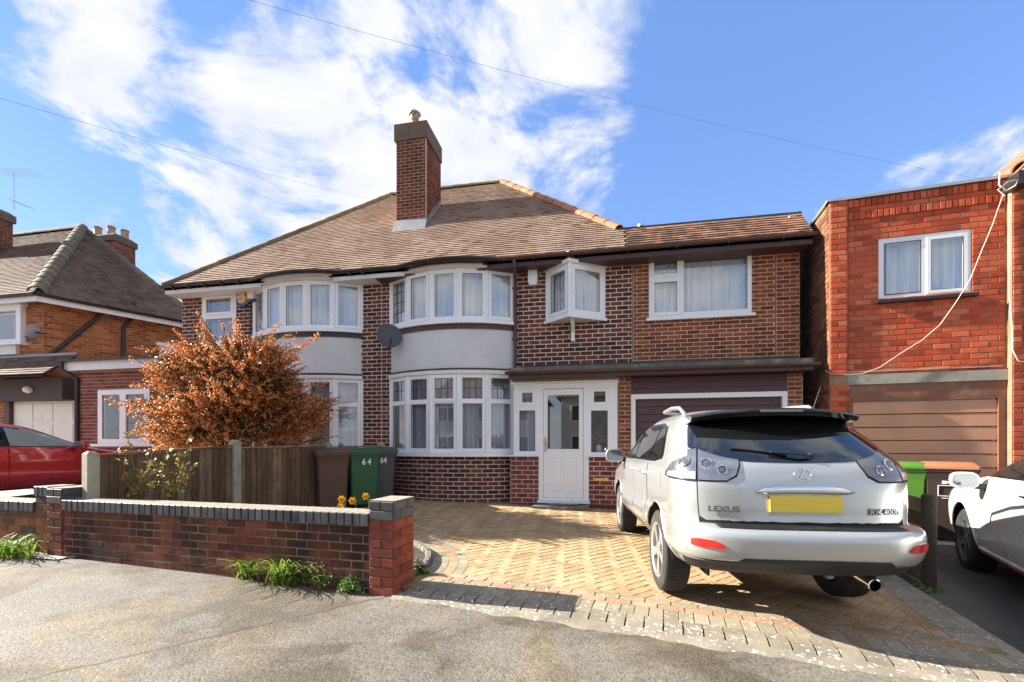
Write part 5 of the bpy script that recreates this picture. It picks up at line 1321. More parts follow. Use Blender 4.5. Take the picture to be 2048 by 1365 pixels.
def decal(t, kind, body, pos, size, mat, nrm_rot=0, bold=0.003, xs=.8):
    """print on the face of a bin: pos in the bin's own metres; front faces -y, tipped like the face"""
    M = Matrix.Translation(pos) @ Matrix.Rotation(nrm_rot, 4, 'Z') @ Matrix.Rotation(R(90 + 5), 4, 'X')
    text_obj(kind, body, mat, t, size, M, .0015, bold=bold, xs=xs)
M_BINBR = mat_plain('brown_bin_plastic', (.115, .058, .038), .45, var=.12, dirt=(.2, .13, .1), dirtf=.25)
M_BINGR = mat_plain('green_bin_plastic', (.018, .095, .035), .42, var=.12, dirt=(.06, .13, .07), dirtf=.25)
M_BINGY = mat_plain('charcoal_bin_plastic', (.06, .06, .065), .45, var=.12)
M_BINLG = mat_plain('lime_bin_plastic', (.07, .20, .02), .45, var=.1)
M_BINOR = mat_plain('sunlit_orange_brown_lid', (.34, .12, .06), .5, var=.1)  # sunlit look of the lid put into its orange-brown
M_PRINT = mat_plain('white_print', (.85, .85, .85), .6, var=.02)
bin_('brown wheelie bin standing against the closeboard fence', at(664, 950, 7.05).x, 7.05, R(36), M_BINBR, M_BINBR, 1.06)
bin_('green wheelie bin numbered 64 between the brown and the grey bin', at(724, 950, 7.40).x, 7.40, R(40), M_BINGR, M_BINGR, 1.06, [('number', '6 4', (.02, -.315, .80), .15, M_PRINT, 0, .004)])
bin_('charcoal grey wheelie bin numbered 64 beside the bow window wall', at(757, 950, 7.85).x, 7.85, R(40), M_BINGY, M_BINBR if False else M_BINGY, 1.06, [('number', '64', (.02, -.315, .80), .15, M_PRINT, 0, .004)])
bn = bin_('dark brown wheelie bin with orange lid and printed panel by the neighbour garage', at(1893, 950, 7.3).x, 7.3, R(-26), mat_plain('shaded_brown_bin_plastic', (.032, .018, .014), .45), M_BINOR, 1.08, [('print', 'SMBC', (.0, -.312, .80), .055, M_PRINT, 0, .002, 1.2)])  # shadow over the bin body put into a darker brown
mb = MB()
for x0, x1, z0, z1 in ((-.12, .12, .755, .76), (-.12, .12, .615, .62), (-.12, -.115, .615, .76), (.115, .12, .615, .76), (-.08, .08, .585, .59)):
    yy = lambda z: -.293 - (z - .585) * .075
    mb.hexa([(x0, yy(z0) - .004, z0), (x1, yy(z0) - .004, z0), (x1, yy(z0) + .01, z0), (x0, yy(z0) + .01, z0), (x0, yy(z1) - .004, z1), (x1, yy(z1) - .004, z1), (x1, yy(z1) + .01, z1), (x0, yy(z1) + .01, z1)])
mb.obj('print', M_PRINT, bn)
bin_('lime green wheelie bin half hidden behind the silver car', at(1797, 950, 7.5).x, 7.5, R(-20), M_BINLG, M_BINLG, 1.06)

# --- dishes and alarm boxes fixed to the walls, doormat on the step
def dish(label, c, nrm, size, wall_pt):
    t = thing('satellite_dish', label, 'satellite dish', c, None, False); n = Vector(nrm).normalized()
    q = n.to_track_quat('Z', 'Y').to_matrix().to_4x4(); mb = MB(); nn = 24
    prof = [(0.001, -.06), (.12, -.052), (.22, -.03), (.29, 0), (.30, .003), (.295, -.012), (.22, -.045), (.1, -.07), (.001, -.075)]
    rings = []
    for r, z in prof: rings.append([q @ Vector((r * math.cos(6.2832 * k / nn) * size, r * 1.08 * math.sin(6.2832 * k / nn) * size, z * size)) for k in range(nn)])
    mb.loft(rings); mb.obj('reflector', mat_plain('dark_grey_dish', (.06, .065, .075) if size > .7 else (.3, .31, .32), .45, var=.15), t, 50)
    lnb = q @ Vector((0, -.26 * size, .30 * size)); mb = MB(); mb.tube([q @ Vector((0, -.3 * size, -.01)), lnb], .012, 6); mb.tube([lnb, lnb - n * .07], .03, 8); mb.obj('receiver_arm', M_BLACK, t, 50)
    mb = MB(); w = Vector(wall_pt) - Vector(c); mb.tube([q @ Vector((0, 0, -.06 * size)), q @ Vector((0, 0, -.06)) + w * .4, w], .018, 6); mb.obj('wall_bracket', M_BLACK, t, 50)
c = at(779, 672, 8.32); dish('dark grey satellite dish on the brick strip between the two bow windows', (c.x, c.y, c.z), (.55, -.85, .30), .82, (c.x - .06, V - .01, c.z - .1))
mb = MB(); mb.tube([(c.x - .04, V - .03, c.z - .15), (c.x - .03, V - .03, 1.2)], .014, 6); mb.obj('cable', M_BLACK, None, label='black cable hanging from the satellite dish down the brick strip', cat='cable')
q = on_flank(67, 665, .25); q = at(66, 664, LV - .25)
dish('small grey satellite dish beside the far left upstairs window', (q.x, q.y, q.z), (-1.0, -.10, .2), .6, (q.x + .1, LV - .02, q.z))
M_YEL = mat_plain('yellow_alarm_plastic', (.72, .46, .12), .4, var=.04); M_BLUEP = mat_plain('blue_alarm_plastic', (.02, .05, .22), .3, var=.05)
p = at(485, 597, V - .08); t = thing('alarm_box', 'yellow six-sided burglar alarm box with a blue base', 'alarm box', (p.x, p.y, p.z), 'alarm boxes on the houses', False)
mb = MB(); s_ = .125; hexr = lambda k, y: [(k * s_ * math.cos(R(60 * i)), y, k * s_ * 1.12 * math.sin(R(60 * i))) for i in range(6)]
mb.loft([hexr(1, .07), hexr(1, -.02), hexr(.9, -.045)]); mb.obj('case', M_YEL, t)
mb = MB(); mb.box(-.08, .08, -.02, .07, -.185, -.125); mb.obj('base', M_BLUEP, t)
mb = MB(); mb.box(-.10, .02, -.0475, -.040, -.035, .055); mb.obj('badge', mat_plain('blue_badge', (.05, .2, .55), .4), t)
text_obj('lettering', 'ADT', M_PRINT, t, .075, Matrix.Translation((-.04, -.0495, .01)) @ Matrix.Rotation(R(90), 4, 'X'), .001, bold=.002)
p = at(504, 588, V - .08); t = thing('alarm_box', 'cream upright burglar alarm box with blue foot beside the yellow one', 'alarm box', (p.x, p.y, p.z), 'alarm boxes on the houses', False)
mb = MB(); mb.loft([[(-x, y, z) , (x, y, z), (x * .9, -.05, z), (-x * .9, -.05, z)] for x, y, z in ((.085, .07, -.12), (.095, .07, .10), (.08, .07, .13))]); mb.obj('case', M_CREAM, t)
mb = MB(); mb.loft([[(-x, .07, z), (x, .07, z), (x * .9, -.045, z), (-x * .9, -.045, z)] for x, z in ((.06, -.165), (.083, -.122))]); mb.obj('foot', M_BLUEP, t)
p = at(1065.5, 553, V - .08); t = thing('alarm_box', 'plain white alarm box between the brown down pipe and oriel window', 'alarm box', (p.x, p.y, p.z), 'alarm boxes on the houses', False)
mb = MB(); mb.loft([[(-.095, .07, z), (.095, .07, z), (.095 - k, -.05 + k * .5, z), (-.095 + k, -.05 + k * .5, z)] for z, k in ((-.16, .03), (-.10, .008), (.15, .008), (.165, .02))]); mb.obj('case', M_UPVC, t)
mb = MB(); mb.box(-.07, .07, -.04, .05, -.178, -.162); mb.obj('base', M_CREAM, t)
mz = pz + .092
t = thing('door_mat', 'black rubber doormat with pale ribs lying on the front door step', 'doormat', (-.70, 8.17, mz), None, False)
mb = MB(); mb.box(-.29, .29, -.10, .10, .0, .012); mb.obj('mat_base', M_BLACK, t)
for k in range(9): mb = MB(); x = -.26 + k * .062; mb.hexa([(x, -.085, .012), (x + .028, -.085, .012), (x + .045, .085, .012), (x + .017, .085, .012), (x, -.085, .018), (x + .028, -.085, .018), (x + .045, .085, .018), (x + .017, .085, .018)]); mb.obj('rib', M_LEAD, t)
# --- telephone wires overhead
M_WIRE = mat_plain('grey_telephone_wire', (.25, .28, .34), .6)
def wire(p, q, va, vb, sag, label, r=.0017):
    a, b = at(*p, va), at(*q, vb); mb = MB(); mb.tube([a.lerp(b, t / 16) - Vector((0, 0, sag * 4 * (t / 16) * (1 - t / 16))) for t in range(17)], r, 4)
    mb.obj('telephone_wire', M_WIRE, None, label=label, cat='wire', group='telephone wires overhead')
wire((420, -22), (1965, 359), 3.0, 7.7, .12, 'long telephone wire crossing the sky to the red brick house')
wire((-40, 185), (752, 400), 2.6, 11.8, .06, 'telephone wire running from the upper left to the roof ridge', .0017)
# ------------------------------------------------------------------ cars
class Body:
    """one half of a car skin: plan outlines (rear cap, side, front cap) stacked over height"""
    def __init__(s, levels, nr=3.2, nf=2.6):
        s.L = levels; s.z = [l[0] for l in levels]; s.nr, s.nf = nr, nf
        n = len(levels); s.m = []
        for c in range(1, 6):
            y = [l[c] for l in levels]; d = [(y[i + 1] - y[i]) / (s.z[i + 1] - s.z[i]) for i in range(n - 1)]
            m = [d[0]] + [0 if d[i - 1] * d[i] <= 0 else 3 * (s.z[i + 1] - s.z[i - 1]) / ((2 * (s.z[i + 1] - s.z[i]) + s.z[i] - s.z[i - 1]) / d[i - 1] + (s.z[i + 1] - s.z[i] + 2 * (s.z[i] - s.z[i - 1])) / d[i]) for i in range(1, n - 1)] + [d[-1]]
            s.m.append((y, m))
    def lv(s, z):
        z = max(s.z[0], min(s.z[-1], z)); i = 0
        while i < len(s.z) - 2 and z > s.z[i + 1]: i += 1
        h = s.z[i + 1] - s.z[i]; t = (z - s.z[i]) / h; out = []
        for y, m in s.m:
            out.append((2 * t ** 3 - 3 * t * t + 1) * y[i] + (t ** 3 - 2 * t * t + t) * h * m[i] + (-2 * t ** 3 + 3 * t * t) * y[i + 1] + (t ** 3 - t * t) * h * m[i + 1])
        return out          # xr, w, ar, xf, af
    def P(s, t, z):
        xr, w, ar, xf, af = s.lv(z); sg = -1 if t < 0 else 1; t = abs(t)
        if t <= 1: a = t * math.pi / 2; y = w * math.sin(a) ** (2 / s.nr); x = xr + ar * (1 - max(0, math.cos(a)) ** (2 / s.nr))
        elif t <= 2: x = xr + ar + (xf - af - xr - ar) * (t - 1); y = w
        else: a = (3 - t) * math.pi / 2; y = w * max(0, math.sin(a)) ** (2 / s.nf); x = xf - af * (1 - max(0, math.cos(a)) ** (2 / s.nf))
        return Vector((x, y * sg, z))
    def N(s, t, z):
        e = 1e-3; z0, z1 = max(z - 4e-3, s.z[0]), min(z + 4e-3, s.z[-1])
        n = (s.P(t + e, z) - s.P(t - e, z)).cross(s.P(t, z1) - s.P(t, z0))
        n.normalize(); p = s.P(t, z); 
        if n.dot(Vector((p.x - 2.3, p.y * 2, (z - .8)))) < 0: n = -n
        return n
    def tf(s, f): return (1 if f >= 0 else -1) * math.asin(min(1, abs(f)) ** (s.nr / 2)) / (math.pi / 2)
    def tx(s, x, z):
        xr, w, ar, xf, af = s.lv(z)
        if x < xr + ar: return math.acos(max(0, min(1, (1 - max(0, x - xr) / ar))) ** (s.nr / 2)) / (math.pi / 2)
        if x <= xf - af: return 1 + (x - xr - ar) / (xf - af - xr - ar)
        return 3 - math.acos(max(0, min(1, 1 - max(0, xf - x) / af)) ** (s.nf / 2)) / (math.pi / 2)
    def ff(s, f):     # front, by fraction of half width
        return (3 - math.asin(min(1, abs(f)) ** (s.nf / 2)) / (math.pi / 2)) * (1 if f >= 0 else -1)
    def tt(s, c, z, side):
        k, v = c[0]
        if k == 'f': return s.tf(v) * (side if side else 1)
        if k == 'n': return s.ff(v) * side
        return s.tx(v, z) * side
    def patch(s, cols, off, side=1, nu=6, nv=6, rim=.012, mb=None):
        """a panel lying on the skin: cols = ((kind, value), z low, z high) from one edge to the other"""
        mb = mb or MB(); G = []
        for i in range(len(cols) - 1):
            a, b = cols[i], cols[i + 1]
            for u in range(nu + (1 if i == len(cols) - 2 else 0)):
                k = u / nu; lo, hi = a[1] + (b[1] - a[1]) * k, a[2] + (b[2] - a[2]) * k; col = []
                for v in range(nv + 1):
                    z = lo + (hi - lo) * v / nv
                    t = s.tt(a, z, side) * (1 - k) + s.tt(b, z, side) * k
                    col.append(s.P(t, z) + s.N(t, z) * off)
                G.append((col, [s.P(s.tt(a, lo + (hi - lo) * v / nv, side) * (1 - k) + s.tt(b, lo + (hi - lo) * v / nv, side) * k, lo + (hi - lo) * v / nv) for v in range(nv + 1)]))
        n, m = len(G), nv + 1; b = len(mb.v)
        for col, _ in G: mb.v.extend(tuple(p) for p in col)
        flip = None
        q = [Vector(mb.v[b]), Vector(mb.v[b + m]), Vector(mb.v[b + 1])]
        mid = s.N(s.tt(cols[0], cols[0][1] + 1e-3, side), cols[0][1] + 1e-3)
        flip = (q[1] - q[0]).cross(q[2] - q[0]).dot(mid) < 0
        def F(f): mb.f.append(tuple(reversed(f)) if flip else f); mb.mi.append(0)
        for i in range(n - 1):
            for j in range(m - 1): F((b + i * m + j, b + (i + 1) * m + j, b + (i + 1) * m + j + 1, b + i * m + j + 1))
        loop = [(i, 0) for i in range(n)] + [(n - 1, j) for j in range(1, m)] + [(i, m - 1) for i in range(n - 2, -1, -1)] + [(0, j) for j in range(m - 2, 0, -1)]
        b2 = len(mb.v)
        for i, j in loop:
            p, q = G[i][0][j], G[i][1][j]; d = (q - p); d = d.normalized() if d.length > 1e-6 else Vector((0, 0, 0)); mb.v.append(tuple(q + d * .006))
        for k in range(len(loop)):
            k2 = (k + 1) % len(loop); a0 = b + loop[k][0] * m + loop[k][1]; a1 = b + loop[k2][0] * m + loop[k2][1]
            F((a0, b2 + k, b2 + k2, a1))
        return mb
    def skin(s, wheels, R_, zc, nx=88, nc=16, sub=3):
        """the whole shell with round openings over the wheels"""
        zs = []
        for i in range(len(s.z) - 1):
            h = s.z[i + 1] - s.z[i]; n = max(1, min(8, round(h / .022)))
            zs += [s.z[i] + h * k / n for k in range(n)]
        zs.append(s.z[-1])
        ts = [k / nc for k in range(nc)] + [1 + k / nx for k in range(nx)] + [2 + k / nc for k in range(nc + 1)]
        mb = MB()
        for side in (1, -1):
            b = len(mb.v); n = len(ts); kill = set(); fl = []
            P = [[s.P(t * side if t else 1e-9 * side, z) for t in ts] for z in zs]
            for r in P: 
                for q in r: q.y = abs(q.y) * side
            for j in range(len(zs) - 1):
                for i in range(n - 1):
                    c = (P[j][i] + P[j][i + 1] + P[j + 1][i] + P[j + 1][i + 1]) / 4
                    if any((c.x - x) ** 2 + (c.z - zc) ** 2 < R_ * R_ for x in wheels) and abs(c.y) > .5: kill.add((j, i))
                    else: fl.append((j, i))
            kv = {(j + a, i + e) for j, i in kill for a in (0, 1) for e in (0, 1)}; uv = {(j + a, i + e) for j, i in fl for a in (0, 1) for e in (0, 1)}
            for j, i in kv & uv:
                q = P[j][i]; x = min(wheels, key=lambda w: abs(w - q.x)); d = Vector((q.x - x, q.z - zc)); 
                if d.length > 1e-3: d *= R_ / d.length; q.x, q.z = x + d.x, zc + d.y
            for r in P: mb.v.extend(tuple(q) for q in r)
            for j, i in fl:
                f = (b + j * n + i, b + j * n + i + 1, b + (j + 1) * n + i + 1, b + (j + 1) * n + i)
                mb.f.append(f if side < 0 else tuple(reversed(f))); mb.mi.append(0)
        # underside
        return mb
def paint(name, col, metal, rough, flake=0.0, coat=1.0):
    m, g, b = new_mat(name); p = g.n('ShaderNodeTexCoord').outputs['Object']
    c = col
    if flake: c = g.mix(g.noise(p, 900, 1), tuple(x * (1 - flake) for x in col), tuple(min(1, x * (1 + flake)) for x in col))
    d = g.step(g.noise(p, 3.5, 5, .65), .5, .75)
    setp(g, b, Base_Color=g.mix(g.math('MULTIPLY', d, .12), c, tuple(x * .75 for x in col)), Metallic=metal, Roughness=g.math('MULTIPLY_ADD', d, .1, rough), Coat_Weight=coat, Coat_Roughness=.04)
    return m
M_TYRE = mat_plain('tyre_rubber', (.022, .022, .022), .8, var=.25, dirt=(.075, .065, .055), dirtf=.5)
M_ALLOY = mat_plain('silver_alloy_wheel', (.62, .62, .62), .32, metal=.85, var=.08)
M_ALLOYD = mat_plain('dark_alloy_wheel', (.22, .22, .23), .35, metal=.8, var=.1)
M_CARGLASS, _g, _b = new_mat('tinted_car_glass'); setp(_g, _b, Base_Color=(.008, .009, .010), Roughness=.02, Specular_IOR_Level=.75, Coat_Weight=.6)
M_CLEARGLASS = mat_glass('clear_car_glass', (.72, .80, .78), 1.7)
M_GBLACK, _g, _b = new_mat('gloss_black_plastic'); setp(_g, _b, Base_Color=(.006, .006, .007), Roughness=.12, Coat_Weight=.5)
M_TRIM = mat_plain('matt_black_trim', (.020, .020, .021), .6, var=.2, dirt=(.06, .055, .05), dirtf=.4)
M_CHROME = mat_plain('chrome', (.8, .8, .8), .08, metal=1.0, var=.02)
M_REDL, _g, _b = new_mat('red_reflector'); setp(_g, _b, Base_Color=(.55, .02, .015), Roughness=.15, Coat_Weight=1.0)
M_LAMP, _g, _b = new_mat('clear_lamp'); _p = _g.n('ShaderNodeTexCoord').outputs['Object']
_w = _g.n('ShaderNodeTexWave', bands_direction='Y'); _g.put(_p, _w.inputs['Vector']); _w.inputs['Scale'].default_value = 26; _w.inputs['Distortion'].default_value = 1.5
_sz = _g.n('ShaderNodeSeparateXYZ'); _g.put(_p, _sz.inputs[0])
_c = _g.mix(_g.math('MULTIPLY', _w.outputs['Color'], .8), (.12, .125, .14), (.52, .53, .55))
setp(_g, _b, Base_Color=_g.mix(_g.step(_g.noise(_p, 14, 3), .4, .6), _c, (.25, .26, .28)), Metallic=.75, Roughness=.22, Coat_Weight=1.0)
M_LAMPD = mat_plain('smoked_lamp', (.16, .155, .16), .22, metal=.6, var=.25, coat=1.0)
M_SEAM = mat_plain('dark_panel_gap', (.012, .012, .012), .8)
def add_wheel(car, x, y, r, wd, mat, spokes=5, turn=0.0):
    sd = 1 if y > 0 else -1
    M = Matrix.Translation((x, y, r)) @ Matrix.Rotation(turn, 4, 'Z') @ Matrix.Rotation(R(-90) * sd, 4, 'X')     # local z points outwards
    mb = MB(); h = wd / 2; rr = r * .70
    mb.lathe([(rr - .02, -h + .01), (rr, -h), (r * .88, -h - .004), (r * .965, -h + .012), (r * .997, -h + .04), (r, 0), (r * .997, h - .04), (r * .965, h - .012), (r * .88, h + .004), (rr, h), (rr - .02, h - .02)], (0, 0, 0), 48, cap=False)
    for g in (-.055, -.018, .018, .055):
        pass
    mb.v = [tuple(M @ Vector(p)) for p in mb.v]
    t = mb.obj('wheel', M_TYRE, car, 40)
    mb = MB()     # tread blocks
    n = 56
    for k in range(n):
        for z0, z1, o in ((-h + .022, -.062, 0), (-.05, -.008, .5), (.008, .05, .2), (.062, h - .022, .7)):
            a0 = 6.2832 * (k + o) / n; a1 = a0 + 6.2832 / n * .8; q = lambda a, rad, z: (rad * math.cos(a), rad * math.sin(a), z)
            r1 = r + .004 - (.006 if abs(z0 + z1) > .08 else 0)
            mb.hexa([q(a0, r - .02, z0), q(a1, r - .02, z0), q(a1, r - .02, z1), q(a0, r - .02, z1), q(a0, r1, z0), q(a1, r1, z0), q(a1, r1, z1), q(a0, r1, z1)])
    mb.v = [tuple(M @ Vector(p)) for p in mb.v]; mb.obj('tread', M_TYRE, t, kind='stuff')
    mb = MB()
    mb.lathe([(rr + .004, h - .012), (rr - .006, h + .002), (rr - .03, h - .012), (rr - .035, h - .10), (rr - .03, -h)], (0, 0, 0), 40, cap=False)
    for k in range(spokes):
        for o in (-.12, .12):
            a = 6.2832 * k / spokes + .3; a2 = a + o; ca, sa = math.cos(a2), math.sin(a2); c0, s0 = math.cos(a + o * .5), math.sin(a + o * .5); w = .018
            mb.hexa([(.05 * c0 + w * s0, .05 * s0 - w * c0, h - .05), (.05 * c0 - w * s0, .05 * s0 + w * c0, h - .05), ((rr - .01) * ca - w * sa * 1.2, (rr - .01) * sa + w * ca * 1.2, h - .06), ((rr - .01) * ca + w * sa * 1.2, (rr - .01) * sa - w * ca * 1.2, h - .06),
                     (.05 * c0 + w * s0, .05 * s0 - w * c0, h - .018), (.05 * c0 - w * s0, .05 * s0 + w * c0, h - .018), ((rr - .01) * ca - w * sa * 1.2, (rr - .01) * sa + w * ca * 1.2, h - .012), ((rr - .01) * ca + w * sa * 1.2, (rr - .01) * sa - w * ca * 1.2, h - .012)])
    mb.lathe([(.075, h - .06), (.07, h - .014), (.03, h - .008), (.001, h - .008)], (0, 0, 0), 20)
    mb.v = [tuple(M @ Vector(p)) for p in mb.v]; mb.obj('rim', mat, t, 40)
    mb = MB(); mb.lathe([(.16, h - .11), (.16, h - .09), (.001, h - .09)], (0, 0, 0), 24); mb.v = [tuple(M @ Vector(p)) for p in mb.v]; mb.obj('brake_disc', M_LAMPD, t, 40)
def add_arches(car, B, wheels, R_, zc, pm):
    for x in wheels:
        for side in (1, -1):
            mb = MB(); lip = []
            for k in range(25):
                a = R(-25 + 230 * k / 24); px, pz_ = x + R_ * math.cos(a), zc + R_ * math.sin(a)
                if pz_ < B.z[0]: pz_ = B.z[0]
                y = abs(B.P(B.tx(px, pz_), pz_).y) * side
                lip.append((Vector((px, y, pz_)), Vector((px, y - .34 * side, pz_))))
            mb.loft([[a, b] for a, b in lip], closed=False); b = len(mb.v)
            mb.box(x - R_, x + R_, (lip[12][0].y - .36 * side) - .01, (lip[12][0].y - .36 * side) + .01, .25, zc + R_)
            mb.obj('wheel_arch_liner', M_SEAM, car)
            mb = MB(); mb.tube([p[0] + Vector((0, side * .000, 0)) for p in lip], .011, 6); mb.obj('arch_lip', pm, car, 60)
M_MIRROR = mat_plain('mirror_silvering', (.34, .37, .41), .05, metal=1.0, var=.02)
def mirror(car, B, x, z, side, pm, glass=None, sc=1.0):
    y0 = abs(B.P(B.tx(x, z), z).y); c = Vector((x, (y0 + .17) * side, z + .03)); mb = MB()
    ring = lambda xx, a, h: [Vector((c.x + xx, c.y + side * (a * math.copysign(abs(math.cos(t)) ** .6, math.cos(t))), c.z + h * math.copysign(abs(math.sin(t)) ** .6, math.sin(t)))) for t in [6.2832 * k / 16 for k in range(16)]]
    mb.loft([ring(-.045, .125 * sc, .085 * sc), ring(-.03, .135 * sc, .093 * sc), ring(.03, .125 * sc, .085 * sc), ring(.08, .09 * sc, .06 * sc), ring(.10, .04, .03)])
    m = mb.obj('wing_mirror', pm, car, 50)
    mb = MB(); mb.loft([ring(-.050, .112 * sc, .074 * sc), ring(-.0455, .112 * sc, .074 * sc)]); mb.obj('mirror_glass', M_MIRROR, m, 40)
    mb = MB(); mb.tube([(x + .01, (y0 - .03) * side, z - .04), (c.x + .01, c.y - side * .08, c.z - .05)], .028, 8); mb.obj('mirror_arm', M_TRIM, m, 40)
def handle(car, B, x, z, side, mat):
    p = B.P(B.tx(x, z) * side, z); mb = MB(); mb.tube([(p.x - .09, p.y - .01 * side, z), (p.x - .075, p.y + .028 * side, z + .004), (p.x + .075, p.y + .028 * side, z + .004), (p.x + .09, p.y - .01 * side, z)], .013, 8); mb.obj('handle', mat, car, 60)

# --- silver estate car on the drive
LX = [(.37, .42, .76, .30, 4.45, .5), (.42, .17, .84, .42, 4.62, .5), (.50, .065, .898, .5, 4.70, .46), (.52, .03, .912, .5, 4.71, .46), (.60, .005, .925, .5, 4.73, .45), (.68, .0, .926, .5, 4.74, .45), (.725, .018, .926, .5, 4.74, .45),
      (.742, .05, .922, .48, 4.74, .45), (.748, .165, .914, .44, 4.735, .45), (.76, .188, .912, .42, 4.73, .45), (.90, .20, .924, .42, 4.62, .5), (1.02, .212, .926, .42, 4.15, .6), (1.12, .240, .916, .42, 3.72, .6), (1.19, .285, .898, .42, 3.42, .55),
      (1.25, .35, .873, .42, 3.28, .5), (1.35, .475, .83, .44, 3.04, .5), (1.45, .605, .785, .46, 2.80, .48), (1.53, .72, .735, .46, 2.56, .45), (1.59, .82, .68, .46, 2.32, .42), (1.63, .97, .58, .44, 2.07, .4), (1.655, 1.25, .40, .3, 1.85, .25), (1.665, 1.5, .10, .1, 1.72, .1)]
B = Body(LX)
hd = R(90 + 4.9); CSC = .945; rl = Vector((.575, 4.10)); cc = rl + Vector((math.sin(hd), -math.cos(hd))) * .795 * CSC * .915; cpos = cc - Vector((math.cos(hd), math.sin(hd))) * 1.085 * CSC
cz = (gz(cc.x, cc.y) + gz(cc.x - .25, cc.y + 2.7)) / 2 + DZ
car = thing('parked_car', 'silver estate car with black tailgate spoiler and yellow plate parked on the drive', 'car', (cpos.x, cpos.y, cz), 'parked cars', False, hd); car.scale = (CSC, CSC * .915, CSC)
SILVER = paint('silver_gold_metallic', (.50, .51, .49), .55, .32, .25)
WX, RT, RA_ = (1.085, 3.80), .362, .425
B.skin(WX, RA_, RT + .02).obj('body', SILVER, car, 38)
mb = MB(); mb.box(.75, 4.4, -.50, .50, .36, .55); mb.obj('underbody', M_SEAM, car)
add_arches(car, B, WX, RA_, RT + .02, SILVER)
for x in WX:
    for y in (.795, -.795): add_wheel(car, x, y, RT, .235, M_ALLOY, 5)
fp = lambda v: ('f', v)
xp = lambda v: ('x', v)
def panel(name, cols, off, mat, parent=None, side=1, gap=.006, nu=6, nv=8, smooth=50):
    o = B.patch(cols, off, side, nu, nv).obj(name, mat, parent or car, smooth); return o
# black bumper valance and step pad
panel('bumper_valance', [(fp(-.97), .41, .50), (fp(-.6), .39, .515), (fp(-.55), .385, .545), (fp(0), .38, .55), (fp(.55), .385, .545), (fp(.6), .39, .515), (fp(.97), .41, .50)], .008, M_TRIM, nu=8)
mb = MB(); 
def pad_pt(f, k):
    a = B.P(B.tf(f), .738); b = B.P(B.tf(f), .752); q = a.lerp(b, k); return Vector((q.x, q.y, q.z + .009))
mb.grid(lambda s, t: pad_pt(-.74 + 1.46 * s, .12 + .85 * t), 30, 5)
o = mb.obj('step_pad', M_TRIM, car, 40)
for k in range(6): m2 = MB(); m2.tube([pad_pt(-.71 + 1.4 * i / 20, .2 + k * .13) for i in range(21)], .0035, 5); m2.obj('pad_rib', M_TRIM, o)
# tailgate with its shut lines, rear window
panel('panel_gap', [(fp(-.83), .752, 1.20), (fp(-.60), .752, 1.20), (fp(.60), .752, 1.20), (fp(.83), .752, 1.20)], .0012, M_SEAM, nu=8)
tg = panel('tailgate', [(fp(-.82), .80, 1.20), (fp(-.76), .765, 1.20), (fp(-.3), .762, 1.20), (fp(.3), .762, 1.20), (fp(.76), .765, 1.20), (fp(.82), .80, 1.20)], .006, SILVER, nu=8, nv=14)
gw_ = [(fp(-.90), 1.30, 1.50), (fp(-.82), 1.255, 1.53), (fp(-.66), 1.215, 1.545), (fp(-.4), 1.195, 1.55), (fp(0), 1.188, 1.55), (fp(.4), 1.195, 1.55), (fp(.66), 1.215, 1.545), (fp(.82), 1.255, 1.53), (fp(.90), 1.30, 1.50)]
panel('rear_window', gw_, .010, M_CARGLASS, tg, nu=6, nv=10)
# number plate, handle bar, badges
def rear_M(f, z, off=.012, roll=0.0):
    t = B.tf(f); p = B.P(t, z); n = B.N(t, z); n.z *= .6; n.normalize(); yx = Vector((0, 0, 1)).cross(n).normalized(); up = n.cross(yx).normalized()
    M = Matrix((yx, up, n)).transposed().to_4x4(); M.translation = p + n * off; return M
M_PLATE = mat_plain('yellow_number_plate', (.80, .58, .06), .4, var=.02)
panel('plate_recess', [(fp(-.34), .90, 1.0), (fp(-.28), .82, 1.0), (fp(.28), .82, 1.0), (fp(.34), .90, 1.0)], .0075, paint('plate_recess_silver', (.48, .49, .49), .5, .4, .2), tg)
mb = MB(); mb.box(-.262, .262, -.058, .058, -.006, .010, M=rear_M(0, .905, .014)); mb.obj('number_plate', M_PLATE, tg)
mb = MB(); rows = []
for k in range(25):
    f = -.385 + .77 * k / 24; M = rear_M(f, 1.005 - .018 * (abs(f) / .385) ** 3, .0); h = .028 * (1 - (abs(f) / .39) ** 6) + .003
    rows.append([M @ Vector((0, y * h, z)) for y, z in ((-1, .0), (-.9, .022), (0, .034), (.8, .026), (1, .0))])
mb.loft(rows); mb.obj('tailgate_handle', M_CHROME, tg, 60)
ov = lambda a, b, z, n=28: [(a * math.cos(6.2832 * k / n), b * math.sin(6.2832 * k / n), z) for k in range(n)]
M = rear_M(0, 1.11, .008); em = MB()
for k in range(28):
    a0, a1 = 6.2832 * k / 28, 6.2832 * (k + 1) / 28
    em.hexa([(r * 1.28 * math.cos(a), r * .92 * math.sin(a), z) for r, a, z in ((.052, a0, 0), (.052, a1, 0), (.044, a1, 0), (.044, a0, 0), (.05, a0, .008), (.05, a1, .008), (.046, a1, .008), (.046, a0, .008))])
em.tube([(.022, .037, .004), (-.020, -.020, .004), (-.018, -.026, .004), (.048, -.024, .004)], .0055, 6); em.v = [tuple(M @ Vector(p)) for p in em.v]; em.obj('emblem', M_CHROME, tg, 40)
text_obj('lettering', 'LEXUS', M_CHROME, tg, .062, rear_M(-.62, .855, .009) @ Matrix.Scale(-1, 4, (1, 0, 0)) @ Matrix.Scale(-1, 4, (1, 0, 0)), .002, bold=.001, xs=1.25) if False else None
M_BADGE = mat_plain('grey_chrome_badge', (.25, .25, .26), .25, metal=.9, var=.1)
